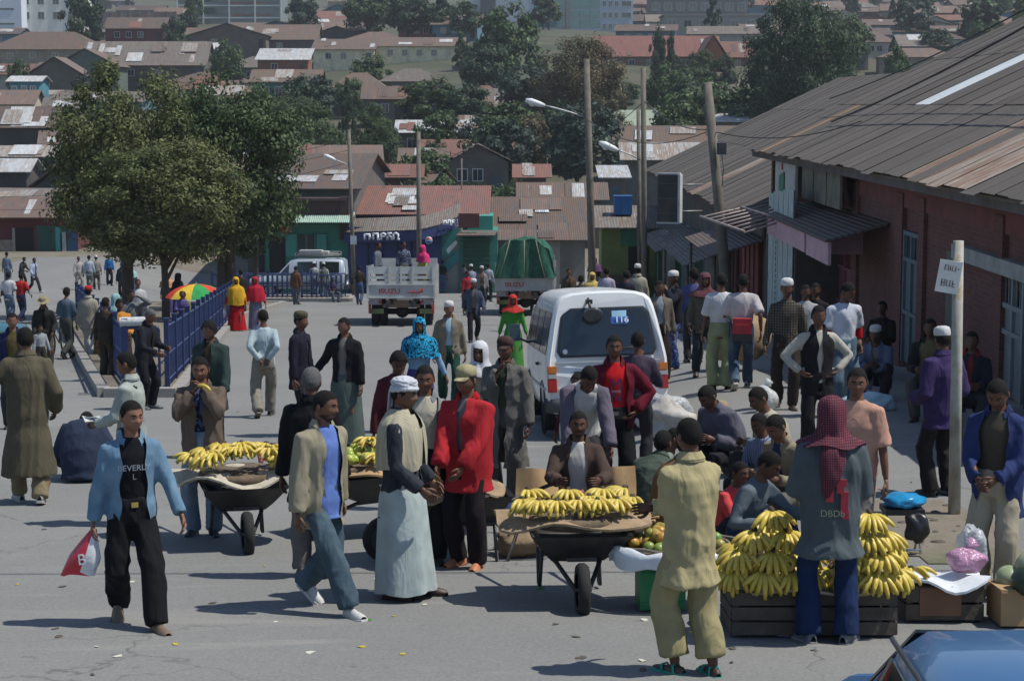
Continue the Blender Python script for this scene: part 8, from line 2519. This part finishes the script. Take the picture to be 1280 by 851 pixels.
person("man in white turban, beige shawl, dark blazer and long pale robe", 503, 78, top=475, foot=748, tone=.3, hat=('turban', C(218, 222, 228)), jacket=dict(col=(C(52, 56, 64), 'stripe', C(60, 64, 72)), open=(.03, .03), hem=-.26, flare=.03), shirt=C(180, 176, 160), shawl=dict(col=(C(186, 178, 150), 'stripe', C(196, 190, 168)), low=.14, wide=.0, front_open=.05), skirt=dict(col=C(190, 204, 202), hem=.09, wide=.27, ruf=.05), shoes=((.05, .025, .018), (.02, .015, .012), 'shoe'), hands=((.30, -.16, .88), (-.24, -.22, .92)), feet=((.10, -.14, 0, 0), (-.10, .06, 0, 0)), build=1.08)
person("person with dark bowed head behind the bald man in cream shirt", 497, 10, top=437, H=1.66, tone=.15, hair='afro', shirt=C(96, 40, 48), pants=BLK, head=(0, 30, 0))
person("bald man in cream T-shirt and open grey jacket", 531, 2, top=456, H=1.72, tone=.3, hair='buzz', hairc=None, shirt=dict(col=C(206, 200, 180), hem=-.02), jacket=dict(col=C(146, 150, 156), open=(.10, .12), hem=-.10), pants=C(34, 34, 38), head=(0, 8, 0))
def x_redlogo(b, sk): chest_text("sport", .03, (.55, .5, .5), .36, .9, .035)(b, sk)
person("youth in bright red hooded jacket and khaki cap behind the guava barrow", 585, -26, top=458, H=1.72, tone=.4, hat=('cap', C(176, 168, 128)), jacket=dict(col=C(192, 46, 54), open=(.035, .0), hem=-.24, bulk=.035, amp=1.3, collar=(C(196, 24, 36),)), shirt=C(150, 140, 140), pants=C(36, 30, 34), shoes=((.40, .15, .06), (.25, .10, .05), 'shoe'), hands=((.10, -.30, .92), (-.12, -.32, .90)), extra=None, head=(-8, 6, 0))
person("woman in white headscarf and dark jacket behind the youth in red", 600, -10, top=428, H=1.66, tone=.35, scarf=dict(col=C(216, 218, 222), low=.42, face=.9), jacket=dict(col=C(44, 48, 56), open=(.05, .06)), shirt=C(190, 180, 160), skirt=dict(col=C(60, 60, 66)))
person("man in maroon cap and long grey coat with hand on chin", 632, -14, top=422, H=1.76, tone=.2, hat=('cap', C(78, 58, 56)), jacket=dict(col=C(112, 110, 104), open=(.04, .03), hem=-.52, flare=.05, bulk=.02), shirt=C(70, 80, 64), pants=C(90, 88, 84), pose='chin')
person("woman in bright blue patterned headscarf and light blue top", 524, 4, top=398, H=1.66, tone=.35, scarf=dict(col=(C(40, 170, 215), 'blotch', C(14, 44, 72), 1.6), low=.22), shirt=C(140, 176, 208), skirt=dict(col=C(76, 72, 140)), hands=((.42, -.05, .80), (-.30, -.05, .8)))
person("man in beige blazer, blue shirt, green trousers and white skullcap", 561, 4, top=377, H=1.74, tone=.4, pose='step', hat=('kufi', WHITE), jacket=dict(col=C(138, 128, 112), open=(.05, .055), hem=-.22), shirt=C(170, 200, 216), pants=C(32, 74, 62))
person("man in slate blue jacket and white skullcap walking up the street", 592, 2, foot=428, H=1.76, pose='walk2', tone=.25, hat=('kufi', WHITE), jacket=dict(col=C(74, 86, 108), open=(.05, .06), hem=-.22), shirt=C(120, 110, 100), pants=C(36, 34, 36))
# ---------------- far middle
person("man in dark shirt and jeans walking toward the shops", 449, 180, foot=381, H=1.74, pose='walk', tone=.15, shirt=C(56, 50, 42), pants=C(70, 92, 122))
person("man in white jacket and cap beside the wooden pole", 430, 0, top=306, H=1.72, tone=.3, hat=('cap', WHITE), shirt=C(206, 204, 196), pants=C(90, 82, 72))
person("man in brown vest beside the island railing", 370, 160, foot=381, H=1.68, tone=.2, jacket=dict(col=C(110, 80, 62), open=None), pants=C(110, 112, 116))
person("man in white cap, pale shirt and jeans at the island railing", 393, 160, foot=372, H=1.74, tone=.25, hat=('cap', WHITE), shirt=C(190, 196, 190), pants=C(96, 120, 146))
person("man in grey waistcoat and jeans at the island railing", 405, 190, foot=374, H=1.74, tone=.25, hat=('kufi', WHITE), jacket=dict(col=C(110, 116, 110), open=None, scol=C(180, 184, 184)), pants=C(92, 116, 140))
person("person in purple shirt seated on the island kerb", 414, 40, foot=378, H=1.6, pose='sit', tone=.25, hat=('cap', C(90, 110, 140)), shirt=C(70, 60, 96), pants=C(90, 100, 112))
person("person in brown coat by the wooden pole", 461, 170, top=318, H=1.68, tone=.2, jacket=dict(col=C(76, 66, 56), open=None), pants=C(60, 60, 62))
person("man in black shirt and jeans beside the pale lorry", 553, 150, foot=367, H=1.74, tone=.15, shirt=dict(col=C(34, 34, 38), sleeve=.45), pants=C(70, 98, 130))
person("man in grey jacket among the group behind the slate blue jacket", 580, 140, top=329, H=1.74, tone=.2, jacket=dict(col=C(96, 98, 104), open=None), pants=C(110, 108, 104))
person("man in white skullcap and pale shirt in the group by the tarpaulin lorry", 589, 200, top=331, H=1.72, tone=.25, hat=('kufi', WHITE), shirt=C(150, 160, 186), pants=C(90, 86, 84))
person("man with red vest in the group by the tarpaulin lorry", 584, 30, top=338, H=1.62, tone=.25, shirt=C(180, 50, 60), pants=C(70, 66, 66))
person("man in white skullcap and brown vest facing up the street", 602, 10, top=333, H=1.72, tone=.3, hat=('kufi', WHITE), jacket=dict(col=C(140, 142, 146), open=(.07, .08)), shirt=C(130, 90, 70), pants=C(56, 56, 60))
person("man in dark trousers and pale jacket at the edge of the group", 610, 170, top=329, H=1.76, tone=.2, shirt=C(176, 180, 190), pants=C(40, 40, 44))
# on the lorry
def on_lorry(R_, x, y): return R_.matrix_basis @ Vector((x, y, .98))
person("man in checked shirt standing in the pale lorry bed", pos=on_lorry(TR1, -.80, .1), yaw=70, H=1.72, tone=.2, shirt=(C(130, 136, 150), 'plaid', C(90, 96, 112)), pants=C(50, 50, 56))
person("man in dark patterned shirt standing at the front of the lorry bed", pos=on_lorry(TR1, -.05, 2.6), yaw=20, H=1.76, tone=.15, shirt=(C(50, 60, 84), 'blotch', C(120, 130, 150)), pants=C(100, 96, 90))
person("woman in bright pink headscarf in the lorry bed", pos=on_lorry(TR1, .68, .2), yaw=-60, H=1.62, tone=.25, scarf=dict(col=C(216, 60, 120), low=.2), shirt=C(200, 196, 110), skirt=dict(col=C(150, 140, 90)))
# ---------------- round the van
person("woman with red headscarf and green dress beside the van", 641, 4, top=369, H=1.62, tone=.15, scarf=dict(col=C(206, 60, 56), low=.45), shirt=C(70, 150, 60), skirt=dict(col=C(80, 150, 70)))
person("man in cream shirt in front of the tarpaulin lorry", 658, 30, top=331, H=1.72, tone=.2, shirt=C(190, 186, 170), pants=C(160, 156, 146))
person("man in light blue shirt in front of the tarpaulin lorry", 669, 190, top=336, H=1.72, tone=.15, shirt=C(120, 160, 184), pants=C(70, 76, 84))
person("man in brown jacket seen over the van roof", 711, 10, top=336, H=1.72, tone=.3, jacket=dict(col=C(92, 74, 58), open=(.03, .04)), shirt=C(60, 60, 60), pants=BLK)
person("person with dark cropped hair seen over the van roof", 726, 160, top=344, H=1.70, tone=.15, hair='buzz', shirt=C(60, 56, 56), pants=BLK)
person("woman in yellow headscarf seen over the van roof", 740, 6, top=341, H=1.62, tone=.4, scarf=dict(col=C(216, 190, 110), low=.3), shirt=C(120, 100, 80), skirt=dict(col=C(70, 60, 70)))
person("man in lavender shirt seen over the van roof", 758, 170, top=334, H=1.74, tone=.15, hair='buzz', shirt=C(180, 176, 200), pants=C(50, 50, 60))
person("woman in purple headscarf by the wooden pole behind the van", 743, 20, top=322, H=1.64, tone=.25, scarf=dict(col=C(110, 70, 120), low=.2), shirt=C(90, 60, 100), skirt=dict(col=C(60, 50, 70)))
person("man in light jacket and white skullcap beyond the van", 797, 172, top=331, H=1.74, tone=.25, hat=('kufi', WHITE), jacket=dict(col=C(170, 166, 150), open=None), pants=C(90, 88, 80))
person("person in dark top by the timber stack", 783, 160, top=338, H=1.7, tone=.15, shirt=C(44, 48, 62), pants=BLK)
# ---------------- right footway
person("lean man in tan jacket and pale shirt beside the van", 824, 8, top=350, H=1.76, tone=.2, hair='buzz', beard=True, pose='step', jacket=dict(col=C(122, 116, 104), open=(.06, .08)), shirt=C(150, 160, 168), pants=C(44, 38, 38))
person("man in white skullcap and navy jacket with blue camouflage trousers", 843, -60, top=340, H=1.78, tone=.25, hat=('kufi', WHITE), jacket=dict(col=C(34, 38, 50), open=(.03, .03), hem=-.26), shirt=C(170, 166, 150), pants=(C(50, 70, 130), 'blotch', C(110, 130, 180)), hands=((.1, -.22, 1.42), (-.25, -.1, .84)), epole=((.7, -.3, -1), (-.5, 1, -.6)))
person("man in violet blue shirt beyond the patterned headscarf", 868, 178, top=336, H=1.76, tone=.15, hair='afro', shirt=C(90, 96, 150), pants=C(60, 60, 66))
person("person in red patterned headscarf and brown grey jacket", 881, 6, top=341, H=1.76, tone=.15, scarf=dict(col=(C(140, 80, 84), 'plaid', C(70, 60, 66)), low=.42), jacket=dict(col=C(98, 92, 80), open=(.05, .06)), shirt=C(130, 130, 136), pants=C(46, 56, 62), pose='step')
person("man in white shirt and pale olive trousers seen from behind", 902, 178, top=342, H=1.80, tone=.25, shirt=dict(col=C(216, 218, 220), sleeve=.45, hem=-.03), pants=dict(col=C(152, 164, 130), loose=.03), shoes=BROWNSH)
def x_pack(b, sk):
 c, R = sk['spine'](.08); mb = MB(); mb.box((0, 0, 0), (.27, .13, .22)); mb.box((0, .07, -.03), (.20, .05, .12)); o = mb.build("waist_pack", M((.36, .02, .03), .6, var=.2, nscale=6, bmp=.4, bscale=14, name="red_nylon"), b); o.location = c + Vector((0, .20, 0))
 mb = MB(); mb.box((0, 0, -.16), (.28, .12, .12)); o2 = mb.build("pack_base", BLACKP, o)
person("man in white polo with red waist pack and jeans walking away", 929, 172, top=340, H=1.80, pose='walk2', tone=.15, shirt=dict(col=C(206, 200, 200), sleeve=.45, hem=-.04), pants=(C(60, 78, 104), 'worn', C(110, 130, 150)), shoes=((.3, .28, .24), (.4, .38, .34), 'shoe'), extra=x_pack)
person("man in checked shirt, brown trousers and white skullcap", 984, -8, top=349, H=1.78, tone=.1, hat=('kufi', WHITE), shirt=dict(col=(C(112, 106, 94), 'plaid', C(40, 38, 38)), hem=-.18), pants=C(58, 50, 46), pose='step')
person("boy in white shirt in the shade of the painted sheet wall", 1007, 0, top=356, H=1.60, tone=.05, shirt=C(180, 184, 190), pants=BLK)
person("boy in dark clothes in the shade of the painted sheet wall", 1020, -20, top=354, H=1.62, tone=.05, shirt=C(36, 36, 40), pants=BLK)
person("man in black waistcoat over white sleeves with hands on hips", 1023, 6, top=382, H=1.78, pose='hips', tone=.2, jacket=dict(col=C(36, 34, 38), open=(.03, .02), sleeve=0, hem=-.18), shirt=dict(col=C(196, 192, 178)), pants=C(36, 33, 36))
person("man in white polo shirt with red undersleeves and jeans", 1056, 16, top=352, H=1.80, tone=.25, shirt=dict(col=C(212, 218, 230), sleeve=.42, hem=-.16), pants=(C(84, 110, 128), 'worn', C(120, 146, 160)), head=(30, 22, 0), hands=((.20, -.08, .90), (-.27, -.05, .84)),
       extra=lambda b, sk: [link("undersleeve", (lambda m_: (m_.tube([sk['Sh'][k].lerp(sk['El'][k], .72), sk['El'][k], sk['El'][k].lerp(sk['Wr'][k], .55)], [.058, .056, .046], 12), m_.mesh("undersleeve", cloth(C(206, 32, 40))))[1])(MB()), b) for k in (0, 1)])
person("seated man in faded denim jacket and white skullcap by the brick wall", 1097, -22, d=27.5, H=1.74, pose='sitlow', tone=.1, hat=('kufi', WHITE), jacket=dict(col=C(112, 126, 152), open=(.04, .05), bulk=.02), shirt=C(150, 150, 150), pants=C(50, 48, 50))
person("bald seated man in olive shirt and dark jacket by the brick wall", 1160, -16, d=25.0, H=1.80, pose='sit', tone=.1, hair='buzz', jacket=dict(col=C(44, 42, 42), open=(.12, .13)), shirt=C(122, 112, 78), pants=C(96, 92, 88), lean=4)
person("dim seated person deep in the shade of the brick wall", 1102, -30, d=31.5, H=1.74, pose='sit', tone=.05, shirt=C(40, 36, 36), pants=BLK, lean=4)
person("seated youth in dark jacket with red collar behind the sign pole", 1212, -20, d=23.5, H=1.76, pose='sit', tone=.1, jacket=dict(col=C(40, 46, 58), open=(.03, .03), collar=(C(150, 40, 40),)), shirt=C(140, 50, 50), pants=C(60, 60, 64), lean=4)
person("man in purple jacket and white skullcap half hidden by the sign pole", 1180, -150, top=411, H=1.74, tone=.15, hat=('kufi', WHITE), jacket=dict(col=C(66, 52, 96), open=None, hem=-.20, bulk=.03), pants=C(42, 38, 36), shoes=BLKSH, head=(-20, 12, 0), hands=((.2, -.2, 1.0), (-.2, -.2, 1.0)))
person("man in blue jacket and cream trousers looking at his hands beside the melons", 1250, -28, top=470, H=1.74, tone=.2, beard=True, jacket=dict(col=C(48, 62, 110), open=(.10, .11), hem=-.26, bulk=.02), shirt=C(84, 78, 66), pants=dict(col=C(184, 174, 150), loose=.024), pose='front', hands=((.06, -.28, .98), (-.08, -.28, .97)), head=(0, 30, 0))
# ---------------- sellers and buyers round the barrows
person("seated bald seller in brown jacket and white shirt behind the banana barrow", 722, -2, d=16.9, H=1.76, pose='sit', tone=.15, hair='buzz', beard=True, jacket=dict(col=C(86, 70, 62), open=(.07, .09)), shirt=C(206, 204, 196), pants=C(60, 66, 84), lean=2, pel=(0, 0, .42), lift=.0, head=(4, 2, 0), hands=((.18, -.46, .70), (-.18, -.46, .70)))
person("man in white waistcoat and mauve sleeves bending over behind the seller", 728, 10, d=18.6, H=1.78, pose='bend', tone=.2, jacket=dict(col=C(214, 214, 208), open=None, sleeve=1.0, scol=C(112, 104, 118), hem=-.14, bulk=.02), pants=C(60, 58, 60), lean=46, pelp=20, hands=((.20, -.42, .66), (-.22, -.40, .64)))
def x_red(b, sk):
 chest_text("IIIIIIIIIII", .034, (.55, .56, .6), .27, 1.0, .004)(b, sk); chest_text("M", .17, (.05, .06, .16), .33, 1.0, .000)(b, sk); chest_text("N", .15, (.05, .06, .16), .21, 1.0, .000)(b, sk)
 mb = MB(); c, R = sk['spine'](.05); mb.box(c + R @ Vector((0, -.131, 0)), (.05, .012, .036), R); mb.build("belt_buckle", CHROME, b)
person("man in maroon jacket over red T-shirt with a hand on his hip", 768, 6, top=419, H=1.80, tone=.12, hair='short', shirt=dict(col=C(206, 26, 36), hem=-.04), jacket=dict(col=C(108, 24, 42), open=(.11, .13), hem=-.34, bulk=.02), pants=dict(col=C(26, 28, 30), loose=.024), hands=((.20, -.10, .98), (-.24, -.12, .90)), epole=((1, .35, 0), (-.8, .5, -.4)), extra=x_red, head=(-6, 2, 0))
person("boy in purple grey sweater leaning at the back of the van", 797, 176, top=415, H=1.68, tone=.15, shirt=C(72, 62, 78), pants=C(50, 50, 56), hands=((.06, -.2, 1.40), (-.2, -.3, 1.1)), epole=((.8, -.3, -.8), (-.5, 1, -.6)))
person("woman with tied back hair partly hidden behind the maroon jacket", 722, -30, top=468, H=1.30, tone=.45, hair='long', shirt=C(90, 40, 50), skirt=dict(col=C(60, 50, 60)))
person("squatting person in dark green jacket beside the maroon jacket", 812, 150, d=17.6, H=1.74, pose='squat', tone=.2, jacket=dict(col=C(78, 90, 80), open=None, bulk=.03), pants=C(44, 46, 60), lean=44)
person("squatting person with black hair and white collar beside the green jacket", 836, 120, d=17.0, H=1.78, pose='squat', tone=.2, jacket=dict(col=C(140, 104, 66), open=None, bulk=.02), pants=C(54, 66, 110), lean=30)
person("child squatting behind the dark green jacket", 816, 90, d=19.0, H=1.55, pose='squat', tone=.2, shirt=C(150, 160, 150), pants=BLK)
person("man in grey blouson sitting bent over his goods, back to the wall", 912, -52, d=19.6, H=1.80, pose='sit', tone=.2, jacket=dict(col=C(104, 102, 116), open=None, bulk=.04, hem=-.14, amp=1.4), pants=C(40, 40, 48), lean=34, head=(0, 36, 0))
person("man in cream striped shirt sitting in profile among the traders", 975, -66, d=19.0, H=1.76, pose='sit', tone=.25, shirt=dict(col=(C(196, 190, 166), 'stripe', C(176, 170, 150)), bulk=.02), pants=C(60, 60, 60), lean=28, head=(0, 26, 0))
person("boy in blue striped shirt sitting among the traders", 960, -48, d=17.9, H=1.55, pose='sit', tone=.15, shirt=(C(150, 160, 180), 'stripe', C(90, 100, 130)), pants=C(52, 52, 50), lean=16, head=(0, 20, 0))
person("man in khaki jacket and blue shirt sitting and counting goods", 990, -50, d=17.0, H=1.72, pose='sit', tone=.3, jacket=dict(col=C(150, 140, 116), open=(.05, .06)), shirt=C(50, 60, 96), pants=C(104, 102, 92), lean=24, head=(0, 30, 0))
person("child in coral pink shirt crouching among the traders", 912, 40, d=16.4, H=1.45, pose='squat', tone=.15, shirt=C(226, 84, 84), pants=C(40, 44, 60), lean=20)
person("seated trader in dark jeans stretching an arm behind the khaki suit", 925, 60, d=15.6, H=1.72, pose='sitlow', tone=.15, shirt=C(104, 116, 124), pants=DJEAN, lean=24, head=(0, 30, 0), hands=((.10, -.60, .52), (-.25, -.3, .5)))
person("man in khaki suit seen from behind with arms folded", 860, 212, top=524, foot=842, tone=.2, hair='short', jacket=dict(col=C(188, 176, 132), open=None, hem=-.30, flare=.04, bulk=.012), shirt=None, pants=dict(col=C(170, 160, 118), loose=.034, flare=.02, bottom=.10), pose='folded', shoes=((.05, .028, .02), (.02, .30, .22), 'sandal'), feet=((.09, -.02, 0, 0), (-.09, .16, .0, 0)), head=(-6, 4, 0))
def x_back(b, sk):
 mats = M((.40, .03, .05), .8, var=.2, nscale=14, name="red_print")
 c, R = sk['spine'](.16)
 mb = MB()
 for (x, z, w, h) in ((.02, .10, .14, .05), (-.02, .03, .05, .12), (.08, -.04, .05, .16), (.05, .06, .05, .06), (.09, -.12, .04, .06)):
  loc = c + R @ Vector((-x, .185 - .9 * x * x, z)); mb.box(loc, (w, .012, h), R)
 mb.build("back_print", mats, b)
 mb = MB(); c, R = sk['spine'](.42); q = R @ Vector((0, 1, 0)); mb.tube([sk['NB'] + q * .11, c + q * .16, c + q * .19 + Vector((.02, 0, -.12)), c + q * .19 + Vector((.05, 0, -.26))], [(.07, .03), (.09, .03), (.07, .025), (.02, .015)], 10); mb.build("scarf_tail", cloth(C(140, 70, 84), 'plaid', C(46, 40, 50), 2.2), b)
 chest_text("DBDb", .065, (.50, .52, .38), .05, .9, .062, True)(b, sk)
 chest_text("r", .16, (.50, .50, .50), .26, .9, .062, True, 1.3)(b, sk)
person("person in grey jacket with red printed back, checkered red headscarf and dark jeans", 1034, 176, top=499, foot=805, tone=.2, scarf=dict(col=(C(140, 70, 84), 'plaid', C(46, 40, 50), 2.2), low=.47), jacket=dict(col=C(92, 102, 106), open=None, hem=-.28, flare=.05, bulk=.03, amp=1.2), pants=dict(col=C(32, 52, 92), loose=.012, flare=.03), shoes=((.10, .11, .13), (.2, .2, .2), 'shoe'), extra=x_back, hands=((.16, -.26, 1.05), (-.16, -.26, 1.05)), feet=((.13, -.02, 0, 0), (-.13, .0, 0, 0)), fyaw=24)
person("man in peach short sleeved shirt looking away beside the checkered headscarf", 1066, -30, top=473, H=1.74, tone=.3, shirt=dict(col=C(206, 160, 140), sleeve=.46, hem=-.20, bulk=.03), pants=C(150, 144, 136), head=(20, 6, 0), hands=((.28, -.04, .80), (-.22, -.24, 1.0)), d=15.4)
flush_jobs()
print("people", len(PEOPLE), "tris", sum(len(o.data.loops) - 2 * len(o.data.polygons) for o in bpy.data.objects if o.type == 'MESH'), 'unique', sum(len(m.loops) - 2 * len(m.polygons) for m in bpy.data.meshes if m.users))

# ================================================================== haze
hb = MB(); hb.box((0, 1545, 124), (2860, 3150, 276)); hz = hb.mesh("haze", [])
hm_, nt, b_ = _new("haze_air"); nt.nodes.remove(b_)
pv = nt.nodes.new("ShaderNodeVolumePrincipled"); pv.inputs['Color'].default_value = (.86, .90, .95, 1); pv.inputs['Density'].default_value = .00022; pv.inputs['Anisotropy'].default_value = .2
nt.links.new(pv.outputs[0], nt.nodes["Material Output"].inputs['Volume'])
hz.materials.append(hm_); ho = link("haze", hz); tag(ho, "thin pale haze filling the air over the valley", kind="stuff")
